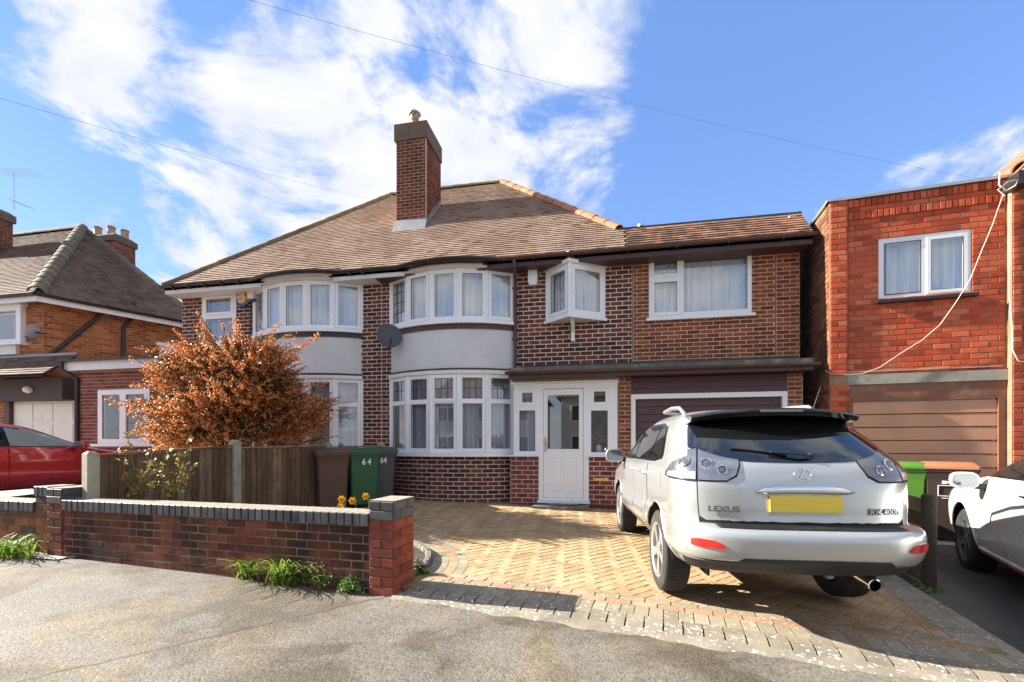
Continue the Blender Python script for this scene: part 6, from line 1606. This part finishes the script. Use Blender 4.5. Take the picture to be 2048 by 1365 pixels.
def rear_text(s, y, z, size, xs, mat=M_CHROME):
    f = y / B.lv(z)[1]; M = rear_M(f, z, .014)
    return text_obj('lettering', s, mat, tg, size, M, .003, bold=.0012, xs=xs)
rear_text('LEXUS', .585, .858, .054, 1.5, M_BADGE); rear_text('RX', -.505, .852, .060, 1.15, M_BADGE); rear_text('400h', -.635, .852, .060, 1.1, M_BADGE)
# spoiler, high brake light, wiper
mb = MB(); rows = []
for k in range(21):
    y = -.70 + 1.40 * k / 20; e = abs(y) / .70; dr = .045 * e ** 2.2; fx = .13 * e ** 3; th = .05 * (1 - .35 * e ** 4)
    rows.append([(1.05 + fx * .3, y * .90, 1.622 - dr * 1.3), (.80 + fx, y * .97, 1.628 - dr), (.60 + fx, y, 1.618 - dr), (.535 + fx, y, 1.603 - dr), (.53 + fx, y, 1.59 - dr), (.56 + fx, y, 1.565 - dr - th * .2), (.80 + fx, y, 1.545 - dr - th * .3), (1.0, y * .9, 1.57 - dr)])
mb.loft(rows); sp = mb.obj('spoiler', M_GBLACK, car, 40)
mb = MB(); mb.box(.528, .545, -.17, .17, 1.582, 1.600); mb.obj('brake_light', M_LAMPD, sp)
pA = B.P(B.tf(-.10), 1.255) + Vector((-.045, 0, .0)); pB = B.P(B.tf(.55), 1.300) + Vector((-.035, 0, .0)); pm = pA.lerp(pB, .5) + Vector((-.03, 0, -.005))
mb = MB(); mb.lathe([(.028, 0), (.022, .03), (.001, .035)], B.P(B.tf(-.13), 1.238), 12, M=Matrix.Rotation(R(-90), 4, 'Y')); mb.tube([B.P(B.tf(-.13), 1.238) + Vector((-.03, 0, 0)), pA + Vector((-.02, .05, .0)), pm], .011, 6); mb.tube([pA + Vector((.01, .15, -.0)), pB], .009, 6); mb.obj('wiper', M_TRIM, tg, 50)
# lights
for side in (1, -1):
    lm = M_LAMP if side == 1 else M_LAMPD
    panel('lamp_gap', [(xp(.675), 1.075, 1.108), (xp(.56), 1.063, 1.182), (xp(.44), 1.058, 1.247), (fp(.90), 1.053, 1.287), (fp(.72), 1.05, 1.258), (fp(.60), 1.052, 1.23), (fp(.52), 1.09, 1.22), (fp(.487), 1.165, 1.216)], .0085, M_SEAM, None, side, nu=5)
    tl = panel('tail_light', [(xp(.66), 1.085, 1.10), (xp(.56), 1.075, 1.17), (xp(.44), 1.07, 1.235), (fp(.90), 1.065, 1.275), (fp(.832), 1.06, 1.285)], .014, lm, None, side, nu=4)
    t2 = panel('tail_light', [(fp(.818), 1.062, 1.28), (fp(.72), 1.06, 1.245), (fp(.60), 1.062, 1.218), (fp(.53), 1.10, 1.208), (fp(.50), 1.17, 1.205)], .016, lm, tg, side, nu=4)
    for f, z, r, own in (((.905, 1.185, .048, tl),) if side == 1 else ()) + ((.755, 1.175, .045, t2), (.635, 1.135, .036, t2)):
        M = rear_M(f * side, z, .016) if f < .88 else None
        if M is None:
            t = B.tx(.43, z) * side; n = B.N(t, z); p = B.P(t, z); yx = Vector((0, 0, 1)).cross(n).normalized(); M = Matrix((yx, n.cross(yx), n)).transposed().to_4x4(); M.translation = p + n * .014
        mb = MB(); mb.lathe([(r, .0), (r, .008), (r * .86, .010), (r * .8, .003)], (0, 0, 0), 20, cap=False); mb.v = [tuple(M @ Vector(p)) for p in mb.v]; mb.obj('lamp_ring', M_CHROME, own, 40)
        mb = MB(); mb.lathe([(r * .8, .002), (r * .5, .006), (.001, .008)], (0, 0, 0), 16); mb.v = [tuple(M @ Vector(p)) for p in mb.v]; mb.obj('lamp_bulb', M_LAMPD, own, 60)
    pl = B.patch([(xp(.56), 1.08, 1.112), (xp(.46), 1.075, 1.115), (fp(.90), 1.07, 1.118), (fp(.836), 1.066, 1.118)], .017, side, 4, 3); pl.obj('lamp_strip', mat_plain('amber_white_lamp', (.62, .48, .42), .2, var=.3, scale=60, coat=1.0), tl, 50)
    rr_ = panel('reflector', [(fp(.915), .612, .655), (fp(.86), .605, .664), (fp(.76), .605, .658), (fp(.71), .605, .64), (fp(.688), .61, .622)], .010, M_REDL, None, side, nu=4)
    # side windows, doors
    panel('window_surround', [(xp(.93), 1.20, 1.235), (xp(1.20), 1.17, 1.49), (xp(1.5), 1.165, 1.54), (xp(2.2), 1.16, 1.545), (xp(2.7), 1.155, 1.45), (xp(3.33), 1.15, 1.185)], .003, M_GBLACK, None, side)
    panel('side_window', [(xp(1.0), 1.215, 1.24), (xp(1.20), 1.19, 1.455), (xp(1.44), 1.185, 1.515)], .007, M_CARGLASS, None, side)
    panel('side_window', [(xp(1.49), 1.185, 1.515), (xp(1.9), 1.18, 1.525), (xp(2.30), 1.18, 1.515)], .007, M_CARGLASS, None, side)
    panel('side_window', [(xp(2.36), 1.18, 1.505), (xp(2.7), 1.175, 1.43), (xp(3.24), 1.17, 1.20)], .007, M_CARGLASS, None, side)
    for x0, x1 in ((1.50, 2.325), (2.335, 3.42)):
        lo = [(xp(x0), .86 if x0 < 2 else .43, 1.145), (xp(x0 + .14), .66 if x0 < 2 else .43, 1.145), (xp(x0 + .22), .43, 1.145), (xp(x1 - .15), .43, 1.14), (xp(x1), .43 if x1 < 3 else .60, 1.13)]
        gp = [((k, v + (-.008 if i == 0 else .008 if i == len(lo) - 1 else 0)), a - .008, b + .004) for i, ((k, v), a, b) in enumerate(lo)]
        panel('panel_gap', gp, .001, M_SEAM, None, side); dr_ = panel('door', lo, .0045, SILVER, None, side)
        B.patch([(xp(x0 + .26 if x0 < 2 else x0 + .02), .60, .655), (xp(x1 - .02), .60, .655)], .016, side, 6, 3).obj('side_moulding', SILVER, dr_, 50)
        handle(car, B, x0 + .14, 1.04, side, SILVER)
    mirror(car, B, 3.13, 1.15, side, SILVER)
    mb = MB(); mb.tube([B.P(B.tx(x, 1.60) * side, 1.60) + Vector((0, -.03 * side, z)) for x, z in ((1.12, .0), (1.28, .075), (1.6, .095), (2.0, .085), (2.3, .02))], .02, 8); mb.obj('roof_rail', M_SILVER, car, 60)
panel('fuel_flap', [(xp(.86), .95, 1.09), (xp(.92), .94, 1.10), (xp(1.02), .94, 1.10), (xp(1.07), .95, 1.09)], .003, SILVER)
mb = MB(); a = B.P(B.tx(.98, 1.615) * -1, 1.615); mb.tube([a, a + Vector((-.02, 0, .03))], .016, 8); mb.tube([a, a + Vector((-.09, -.02, .20))], [.006, .004], 6); mb.obj('aerial', M_TRIM, car, 50)
mb = MB(); mb.lathe([(.045, -.03), (.045, .16), (.040, .165), (.036, .15), (.036, -.02)], (.30, -.46, .385), 20, M=Matrix.Rotation(R(-98), 4, 'Y'), cap=False); mb.tube([(.34, -.46, .38), (.8, -.44, .40)], .03, 8); mb.obj('exhaust_pipe', M_CHROME, car, 40)
# windscreen and lamps at the front, for anyone walking round
panel('windscreen', [(('n', .80), 1.20, 1.56), (('n', .4), 1.19, 1.585), (('n', .02), 1.19, 1.59)], .008, M_CARGLASS); panel('windscreen', [(('n', .80), 1.20, 1.56), (('n', .4), 1.19, 1.585), (('n', .02), 1.19, 1.59)], .008, M_CARGLASS, None, -1)
for side in (1, -1): panel('headlight', [(('n', .95), .78, .90), (('n', .6), .76, .88)], .01, M_LAMP, None, side)

# --- the red and the white car, each mostly out of frame
def small_car(name, label, pos, z0, heading, col, levels, wx, rt, side, rim, L, interior):
    global B, car
    B = Body(levels); pm = paint(name + '_paint', col, .1 if col[0] > .7 or col[1] > .5 else .25, .25, 0.06)
    car = thing('parked_car', label, 'car', (pos[0], pos[1], z0), 'parked cars', False, heading)
    ra = rt + .055
    B.skin(wx, ra, rt + .015).obj('body', pm, car, 40); mb = MB(); mb.box(.35, L - .3, -.6, .6, .2, .5); mb.obj('underbody', M_SEAM, car); add_arches(car, B, wx, ra, rt + .015, pm)
    hw = B.lv(.6)[1]
    for x in wx:
        for y in (hw - .125, -hw + .125): add_wheel(car, x, y, rt, .21, rim, 5)
    return pm
HX = [(.24, .40, .72, .3, 3.75, .5), (.34, .12, .82, .42, 3.92, .5), (.46, .04, .868, .45, 3.99, .48), (.62, .0, .876, .45, 4.01, .48), (.74, .03, .874, .45, 3.98, .5), (.84, .07, .868, .45, 3.80, .6), (.92, .11, .855, .42, 3.42, .6), (.98, .15, .84, .40, 3.08, .55),
      (1.05, .20, .81, .40, 2.88, .5), (1.18, .30, .745, .40, 2.58, .5), (1.30, .42, .68, .40, 2.28, .45), (1.38, .55, .60, .40, 2.02, .42), (1.43, .75, .48, .36, 1.78, .35), (1.455, 1.0, .28, .2, 1.55, .2), (1.46, 1.2, .08, .08, 1.4, .08)]
RED = small_car('red_car', 'red hatchback parked nose to the far left house behind the garden wall', (-10.95, 4.34), gz(-10.95, 6.3) + .02, R(90), (.48, .012, .022), HX, (.68, 3.22), .30, -1, M_ALLOY, 4.0, True)
for side in (-1, 1):
    panel('window_surround', [(xp(.62), .985, 1.08), (xp(.95), .985, 1.30), (xp(1.5), .98, 1.345), (xp(2.0), .975, 1.30), (xp(2.78), .965, .99)], .002, M_GBLACK, None, side)
    panel('side_window', [(xp(.72), 1.0, 1.12), (xp(.98), 1.0, 1.28), (xp(1.58), .995, 1.315)], .006, M_CARGLASS, None, side)
    panel('side_window', [(xp(1.66), .995, 1.315), (xp(2.0), .99, 1.265), (xp(2.68), .98, 1.0)], .006, mat_plain('pale_car_glass', (.23, .29, .28), .05, var=.3, scale=2, coat=1.0), None, side)
    for x0, x1 in ((.95, 1.62), (1.635, 2.80)):
        lo = [(xp(x0), .62 if x0 < 1.2 else .36, .965), (xp(x0 + .2), .36, .965), (xp(x1 - .1), .36, .955), (xp(x1), .42, .95)]
        panel('panel_gap', [((k, v + (-.007 if i == 0 else .007 if i == 3 else 0)), a - .007, b + .003) for i, ((k, v), a, b) in enumerate(lo)], .001, M_SEAM, None, side); panel('door', lo, .004, RED, None, side)
        handle(car, B, x0 + .16, .86, side, RED)
    mirror(car, B, 2.62, .97, side, RED, sc=.85)
    panel('headlight', [(('n', .95), .62, .78), (('n', .6), .60, .74)], .01, M_LAMP, None, side); panel('windscreen', [(('n', .82), 1.0, 1.34), (('n', .4), .99, 1.38), (('n', .02), .99, 1.39)], .006, M_CARGLASS, None, side)
    panel('tail_light', [(fp(.97), .78, .95), (fp(.75), .80, .94)], .01, M_REDL, None, side)
WXL = [(.22, .40, .74, .3, 3.95, .5), (.30, .12, .85, .42, 4.15, .5), (.44, .04, .89, .45, 4.24, .5), (.62, .0, .90, .45, 4.27, .5), (.76, .03, .895, .45, 4.22, .55), (.86, .07, .885, .45, 4.02, .6), (.94, .11, .87, .42, 3.60, .6), (1.0, .15, .85, .40, 3.18, .55),
       (1.06, .20, .82, .40, 2.98, .5), (1.18, .30, .755, .40, 2.68, .5), (1.30, .42, .69, .40, 2.36, .45), (1.38, .55, .60, .40, 2.08, .42), (1.43, .75, .48, .36, 1.82, .35), (1.455, 1.0, .28, .2, 1.58, .2), (1.46, 1.2, .08, .08, 1.4, .08)]
hw_ = R(70); fa = Vector((3.93 + .80, 5.80 - .29)); ps = fa - Vector((math.cos(hw_), math.sin(hw_))) * 3.40
WHITE = small_car('white_car', 'white car with red sill stripe at the right edge, only its front half in view', ps, gz(4.4, 5) + .006, hw_, (.74, .74, .725), WXL, (.72, 3.40), .315, 1, M_ALLOYD, 4.27, True)
car.scale = (1, 1, 1.075)
for side in (-1, 1):
    panel('window_surround', [(xp(.62), 1.0, 1.08), (xp(.95), 1.0, 1.31), (xp(1.5), 1.0, 1.355), (xp(2.1), .995, 1.31), (xp(2.95), .985, 1.0)], .002, M_GBLACK, None, side)
    panel('side_window', [(xp(.72), 1.02, 1.12), (xp(.98), 1.015, 1.28), (xp(1.58), 1.01, 1.325)], .006, M_CARGLASS, None, side)
    panel('side_window', [(xp(1.66), 1.01, 1.325), (xp(2.08), 1.01, 1.275), (xp(2.84), 1.0, 1.015)], .006, M_CARGLASS, None, side)
    for x0, x1 in ((.95, 1.66), (1.675, 2.88)):
        lo = [(xp(x0), .62 if x0 < 1.2 else .34, .985), (xp(x0 + .2), .34, .985), (xp(x1 - .1), .34, .975), (xp(x1), .42, .965)]
        panel('panel_gap', [((k, v + (-.006 if i == 0 else .006 if i == 3 else 0)), a - .006, b + .003) for i, ((k, v), a, b) in enumerate(lo)], .001, M_SEAM, None, side); panel('door', lo, .004, WHITE, None, side)
        handle(car, B, x0 + .16, .88, side, M_CHROME)
    sk = panel('side_skirt', [(xp(1.12), .225, .32), (xp(2.0), .225, .32), (xp(2.98), .225, .32)], .022, WHITE, None, side)
    B.patch([(xp(1.12), .262, .300), (xp(2.0), .262, .300), (xp(2.95), .262, .296)], .0255, side, 6, 2).obj('red_stripe', mat_plain('red_tape', (.42, .02, .02), .4), sk, 40)
    mirror(car, B, 2.74, .925, side, WHITE, sc=.82)
    panel('headlight', [(('n', .97), .66, .82), (('n', .6), .62, .76)], .01, M_LAMP, None, side); panel('windscreen', [(('n', .82), 1.02, 1.34), (('n', .4), 1.01, 1.38), (('n', .02), 1.01, 1.39)], .006, M_CARGLASS, None, side)
# ------------------------------------------------------------------ plants
def mat_leaf(name, a, b, rough=.4, trans=.25, spec=.5):
    m = bpy.data.materials.new(name); m.use_nodes = True; m.node_tree.nodes.clear(); g = NT(m.node_tree)
    p = g.n('ShaderNodeBsdfPrincipled'); t = g.n('ShaderNodeBsdfTranslucent'); r = g.n('ShaderNodeNewGeometry').outputs['Random Per Island']
    c = g.ramp(r, ((0, a), (1, b))); g.put(c, p.inputs['Base Color']); g.put(c, t.inputs[0]); p.inputs['Roughness'].default_value = rough; p.inputs['Specular IOR Level'].default_value = spec
    x = g.n('ShaderNodeMixShader'); x.inputs[0].default_value = trans; g.put(p.outputs[0], x.inputs[1]); g.put(t.outputs[0], x.inputs[2]); g.put(x.outputs[0], g.n('ShaderNodeOutputMaterial').inputs[0]); return m
M_BERLEAF = mat_leaf('dark_glossy_leaf', (.016, .032, .009), (.06, .085, .026), .28, .12, .7)
M_ORANGE = mat_leaf('orange_blossom', (.82, .24, .06), (.93, .43, .15), .45, .3)
M_ROSELEAF = mat_leaf('young_rose_leaf', (.20, .19, .03), (.42, .28, .06), .4, .35)
M_GRASS = mat_leaf('grass_blade', (.10, .20, .02), (.34, .46, .08), .45, .35)
M_GREEN = mat_leaf('fresh_green_leaf', (.08, .15, .03), (.24, .36, .10), .5, .3)
M_STEM = mat_plain('brown_stem', (.09, .055, .035), .8, var=.3)
M_STEMG = mat_plain('green_stem', (.10, .13, .04), .6, var=.3)
M_DAFF = mat_leaf('daffodil_yellow', (.80, .50, .02), (.95, .66, .04), .5, .3)
M_DAFFO = mat_leaf('daffodil_trumpet', (.85, .36, .01), (.9, .42, .02), .5, .25)
M_VIOLET = mat_leaf('violet_petal', (.18, .05, .32), (.34, .12, .5), .5, .25)
rp = random.Random(21)
def rv(s=1.0): return Vector((rp.gauss(0, s), rp.gauss(0, s), rp.gauss(0, s)))
def leaf(mb, p, d, n, l, w):
    """a small folded leaf blade of four corners"""
    d = d.normalized(); s = d.cross(n)
    s = s.normalized() if s.length > 1e-5 else d.orthogonal().normalized()
    up = s.cross(d).normalized()
    b = len(mb.v); mb.v.extend((tuple(p), tuple(p + d * l * .55 + s * w * .5 + up * w * .12), tuple(p + d * l), tuple(p + d * l * .5 - s * w * .5 + up * w * .12)))
    mb.f.append((b, b + 1, b + 2, b + 3)); mb.mi.append(0)
# the big flowering shrub
bc = Vector((-6.22, 6.75, 0)); bg = gz(bc.x, bc.y)
bush = thing('flowering_shrub', 'large spreading shrub covered in orange blossom behind the closeboard fence', 'shrub', (bc.x, bc.y, bg), None, False)
C0 = Vector((0, 0, 1.72)); RX_, RY_, RZ_ = 1.42, 1.2, 1.25
st_, lf, fl_, st_t = MB(), MB(), MB(), MB()
ends = []
for k in range(42):
    a = rp.random() * 6.2832; el = rp.uniform(.05, 1.25)
    e = C0 + Vector((math.cos(a) * math.cos(el) * RX_, math.sin(a) * math.cos(el) * RY_, math.sin(el) * RZ_)) * rp.uniform(.7, .95)
    b0 = Vector((rp.gauss(0, .12), rp.gauss(0, .12), 0)); m = b0.lerp(e, .45) + Vector((0, 0, .35)) + rv(.06)
    st_.tube([b0, b0.lerp(m, .5) + rv(.04), m, m.lerp(e, .55) + rv(.05), e], [.026, .02, .014, .009, .004], 5)
st_.obj('stems', M_STEM, bush) if False else None
o = st_.obj('trunk', M_STEM, bush, 60)
# sprays: flat layers of twigs that carry the leaves and, at their outer ends, the blossom
for k in range(260):
    a = rp.random() * 6.2832; sz = rp.uniform(-.60, 1); cz_ = math.sqrt(max(0, 1 - sz * sz)); rad = rp.uniform(.30, 1.0) ** .42
    lump = 1 + .10 * math.sin(a * 3 + sz * 4) + .12 * math.sin(a * 5 - sz * 7 + 1)
    u0 = Vector((math.cos(a) * cz_ * RX_, math.sin(a) * cz_ * RY_, sz * (RZ_ if sz > 0 else 1.2))) * rad * lump
    out = Vector((u0.x, u0.y, u0.z * .45 + .12)).normalized(); sd = (out + rv(.25)).normalized(); sd.z = sd.z * .6 + .10; sd.normalize()
    side = sd.cross(Vector((0, 0, 1))).normalized(); edge = rad > .68; tint = rp.random()
    c0 = C0 + u0 - sd * .30
    if c0.z < .2: continue
    for w in range(17 if edge else 13):
        lat = rp.gauss(0, .17); p = c0 + side * lat * .6 + sd * rp.uniform(-.12, .22) + Vector((0, 0, rp.gauss(0, .05)))
        d = (sd + side * lat * 1.6 + rv(.14)).normalized(); L = rp.uniform(.22, .42) * (1.4 if edge and rp.random() < .22 else 1)
        bend = Vector((0, 0, -.09 if rp.random() < .6 else .06)); pt = lambda t: p + d * L * t + bend * t * t
        st_t.tube([pt(0), pt(.5), pt(1)], [.004, .003, .0015], 3)
        for i in range(int(L * 115)):
            t = i / (L * 115); q = pt(t) + rv(.008)
            ld = (d * .5 + side * rp.choice((-1, 1)) * .7 + rv(.35)).normalized()
            leaf(lf, q, ld, Vector((0, 0, 1)) + rv(.4), rp.uniform(.022, .042), rp.uniform(.012, .02))
            if edge and t > .12 and rp.random() < (.22 + .50 * tint ** 1.4) * min(1, max(.15, (rad - .62) * 4)):
                c = q + Vector((0, 0, -.014)) + rv(.01)
                for _ in range(2 + (rp.random() < .4)): leaf(fl_, c + rv(.009), rv(1), rv(1) + Vector((0, 0, .5)), rp.uniform(.020, .034), rp.uniform(.016, .025))
st_t.obj('twigs', M_STEM, bush, kind='stuff')
# long wands that stick out
for px, py, L in ((640, 672, .55), (610, 690, .4), (335, 690, .5), (260, 775, .45), (655, 770, .5), (665, 800, .45), (560, 650, .4), (300, 730, .45), (470, 640, .4), (250, 830, .4)):
    e = at(px, py, 6.45) - Vector((bc.x, bc.y, bg)); s0 = C0.lerp(e, .62); path = [s0.lerp(e, t / 6) + Vector((0, 0, .08 * math.sin(t / 6 * 3.0))) for t in range(7)]
    st2 = MB(); st_w = path
    for i in range(int((e - s0).length * 120)):
        t = rp.random(); k = min(5, int(t * 6)); q = path[k].lerp(path[k + 1], t * 6 - k) + rv(.015)
        leaf(lf, q, rv(1), Vector((0, 0, 1)) + rv(.5), rp.uniform(.02, .04), .015)
        if rp.random() < .7:
            for _ in range(3): leaf(fl_, q + rv(.018), rv(1), rv(1), rp.uniform(.018, .03), .02)
lf.obj('crown', M_BERLEAF, bush, kind='stuff'); fl_.obj('blossom', M_ORANGE, bush, kind='stuff')
# the rose by the fence
_q = at(312, 960, 4.05); rb_ = Vector((_q.x, 4.05, 0)); rg_ = gz(rb_.x, rb_.y) + .05
rose = thing('rose_bush', 'sparse rose bush with yellowish young leaves in front of the fence', 'rose bush', (rb_.x, rb_.y, rg_), None, False)
rl = MB()
for k, (px, py) in enumerate(((243, 905), (255, 872), (280, 950), (300, 905), (318, 935), (345, 900), (365, 915), (378, 880), (385, 935), (272, 975), (345, 960), (250, 960), (330, 985))):
    e = at(px, py, 4.03 + .02 * (k % 3)) - Vector((rb_.x, rb_.y, rg_)); b0 = Vector((rp.uniform(-.18, .22), rp.uniform(-.05, .05), 0)); m = b0.lerp(e, .5) + Vector((rp.uniform(-.05, .05), 0, .04))
    s2 = MB(); path = [b0, b0.lerp(m, .5) + rv(.01), m, m.lerp(e, .5) + rv(.012), e]; s2.tube(path, [.008, .007, .006, .005, .003], 5); s2.obj('stem', M_STEMG if k % 3 else M_STEM, rose, 60)
    for j in range(6):
        t = rp.uniform(.45, 1.0) if j else 1.0; i = min(3, int(t * 4)); q = path[i].lerp(path[i + 1], t * 4 - i)
        for _ in range(5): leaf(rl, q + rv(.016), rv(1) + Vector((0, 0, .3)), Vector((0, -.6, 1)) + rv(.5), rp.uniform(.045, .075), rp.uniform(.03, .048))
rl.obj('foliage', M_ROSELEAF, rose, kind='stuff')
# daffodils
for i, (px, py, lb) in enumerate(((684, 999, 'left upper daffodil of a pair in front of the brown bin'), (681, 1014, 'lowest daffodil, just above the wall coping by the brown bin'), (705, 1002, 'nodding daffodil between the pair and the single one by the pier'), (732, 993, 'tallest single daffodil nearest the right brick pier'))):
    hpos = at(px, py, 4.75 + .12 * (i % 2)); g0 = gz(hpos.x, hpos.y) + .05
    t = thing('daffodil', lb, 'daffodil', (hpos.x + .03, hpos.y, g0), 'daffodils in the bed', False)
    o_ = Vector((hpos.x + .03, hpos.y, g0)); h = hpos - o_; fd2 = Vector((rp.uniform(-.3, .3), -1, rp.uniform(-.1, .2))).normalized()
    mb = MB(); mb.tube([(0, 0, 0), (.005, 0, h.z * .6), h + Vector((.02, .045, .02)), h + Vector((0, .035, .005)), h], .005, 6); mb.obj('stem', M_STEMG, t, 60)
    q = fd2.to_track_quat('Z', 'Y').to_matrix().to_4x4(); mb = MB()
    for k in range(6):
        a = 6.2832 * k / 6; d = q @ Vector((math.cos(a), math.sin(a), .12)); leaf(mb, h, d, q @ Vector((0, 0, 1)), .052, .040)
    mb.obj('petals', M_DAFF, t)
    mb = MB(); mb.lathe([(.010, 0), (.014, .02), (.020, .04), (.022, .042), (.017, .03), (.006, .01)], (0, 0, 0), 12, M=q, cap=False); mb.v = [tuple(Vector(p) + h) for p in mb.v]; mb.obj('trumpet', M_DAFFO, t, 40)
    mb = MB()
    for k in range(7):
        a = rp.random() * 6.28; d = Vector((math.cos(a) * .3, math.sin(a) * .3, 1)); b0 = Vector((rp.gauss(0, .02), rp.gauss(0, .02), 0)); 
        leaf(mb, b0, d, Vector((math.cos(a), math.sin(a), 0)), rp.uniform(.25, .42), .016)
    mb.obj('leaves', M_STEMG if False else M_GRASS, t)
# tufts and weeds along the foot of the wall
def tuft(label, px, py, n, ln, name='grass_tuft', cat='grass tuft', spread=.07, lean=0.0):
    p = ground(px, py); t = thing(name, label, cat, tuple(p), 'weeds at the foot of the wall', False); mb = MB()
    for k in range(n):
        a = rp.random() * 6.2832; L = ln * rp.uniform(.3, 1.15); b0 = Vector((rp.gauss(0, spread), rp.gauss(0, spread * .4), 0)); o = Vector((math.cos(a), math.sin(a) - .35, 0)).normalized() * L * rp.uniform(.3, 1.05)
        pr = None; w = rp.uniform(.006, .012); s = Vector((-o.y, o.x, 0)).normalized()
        for i in range(5):
            f = i / 4; c = b0 + o * f ** 1.4 + Vector((0, 0, L * (f - .55 * f ** 2.4))); ww = w * (1 - f * .85)
            cur = (c - s * ww, c + s * ww + Vector((0, 0, .001)))
            b = len(mb.v); mb.v.extend((tuple(cur[0]), tuple(cur[1])))
            if i: mb.f.append((b - 2, b - 1, b + 1, b)); mb.mi.append(0)
    mb.obj('blades', M_GRASS, t, kind='stuff')
    return t
tuft('left of two spiky grass tufts against the garden wall', 510, 1158, 150, .40)
tuft('right, larger spiky grass tuft against the garden wall beside the leafy weed', 575, 1168, 220, .46)
tuft('ragged grass growing at the foot of the lower left wall', 18, 1112, 200, .40, spread=.16)
def weed(label, px, py, n, r, h, flowers=0, name='leafy_weed'):
    p = ground(px, py); t = thing(name, label, 'weed', tuple(p), 'weeds at the foot of the wall', False); mb = MB(); fm = MB()
    for k in range(n):
        a = rp.random() * 6.2832; rr = r * rp.random() ** .6; z = h * (1 - (rr / r) ** 2 * .8) * rp.uniform(.35, 1.05); q = Vector((math.cos(a) * rr, math.sin(a) * rr * .6, max(.01, z)))
        for _ in range(4): leaf(mb, q + rv(.008), rv(1) + Vector((0, -.2, .4)), Vector((0, -.3, 1)) + rv(.4), rp.uniform(.018, .034), rp.uniform(.016, .028))
    for k in range(flowers):
        a = rp.random() * 6.2832; q = Vector((abs(math.cos(a)) * r * .9, math.sin(a) * r * .5, h * rp.uniform(.5, 1.15)))
        for j in range(5): leaf(fm, q, rv(1), rv(1), .022, .018)
    for k in range(6):
        s = MB(); a = rp.random() * 6.28; s.tube([(0, 0, 0), (math.cos(a) * r * .5, math.sin(a) * r * .3, h * .6)], .004, 4); s.obj('stem', M_STEMG, t)
    mb.obj('foliage', M_GREEN, t, kind='stuff')
    if flowers: fm.obj('flowers', M_VIOLET, t, kind='stuff')
weed('tallest bright green leafy weed at the wall foot, left of the pier', 655, 1170, 520, .24, .30)
weed('small round green weed nearest the foot of the pier', 704, 1184, 200, .12, .13)
weed('green weed with violet flowers at the corner of pier and kerb', 836, 1154, 150, .10, .16, 9)
weed('low green moss clump at the foot of the rounded fence post', 1842, 1180, 90, .16, .03)
weed('dark trailing plants in the bed before the brown bin', 600, 1012, 200, .3, .14) 
p = ground(150, 1118); mb = MB(); mb.tube([(p.x - .09, p.y - .03, p.z + .012), (p.x, p.y, p.z + .02), (p.x + .07, p.y + .05, p.z + .015)], [.008, .011, .006], 6); mb.obj('twig', M_STEM, None, 60, label='short broken brown twig lying on the pavement under the wall', cat='twig')

# the dried flowers behind the right porch light
p = at(1198, 903, 8.52); t = thing('flower_vase', 'dried red and green flowers standing behind the right porch side light', 'flowers', tuple(p), None, False)
mb = MB(); mb.lathe([(.04, -.02), (.055, .03), (.05, .09), (.035, .12)], (0, 0, 0), 14); mb.obj('vase', M_CREAM, t, 40)
mb = MB(); fm = MB()
for k in range(70):
    q = Vector((rp.gauss(0, .085), rp.gauss(0, .04), .16 + abs(rp.gauss(.10, .08))))
    for _ in range(3): leaf(mb if k % 3 else fm, q + rv(.012), rv(1) + Vector((0, -.4, .4)), rv(1), rp.uniform(.025, .05), .022)
mb.obj('leaves', M_GREEN, t, kind='stuff'); fm.obj('flowers', mat_leaf('dried_red_flower', (.35, .05, .03), (.6, .2, .08), .6, .2), t, kind='stuff')

# ------------------------------------------------------------------ across the street: what the window panes reflect
M_PEB = mat_plain('pale_pebbledash', (.62, .58, .5), .9, var=.1, bumpv=.4)
for k, (u, lb) in enumerate(((-9.5, 'pale pebbledashed house across the street, seen as a reflection in the bow window'), (1.5, 'pale pebbledashed house across the street, seen as a reflection in the porch glass'))):
    t = thing('house', lb, 'house', (u, -19, -.2), 'houses across the street', False)
    mb = MB(); mb.box(-4.6, 4.6, -8, 0, -.5, 5.2); mb.obj('wall', M_PEB, t)
    mb = MB(); mb.prism([(-5, -8.4, 5.2), (5, -8.4, 5.2), (5, .4, 5.2), (-5, .4, 5.2)], [(-2.2, -4.05, 8.8), (2.2, -4.05, 8.8), (2.2, -3.95, 8.8), (-2.2, -3.95, 8.8)]); mb.obj('roof', M_TILE_L, t)
    for x in (-3, 0.2, 3):
        for z in (.9, 3.3):
            if x == .2 and z < 1: continue
            mb = MB(); mb.box(-.85 + x, .85 + x, .0, .06, z, z + 1.3); f = mb.obj('window', M_UPVC, t)
            for s in (-.4, .4): mb = MB(); mb.box(x + s - .33, x + s + .33, .062, .07, z + .1, z + 1.2); mb.obj('pane', M_CARGLASS, f)
    mb = MB(); mb.box(-.35, .75, .0, .07, .0, 2.2); mb.obj('front_door', M_BROWN, t)
mb = MB()
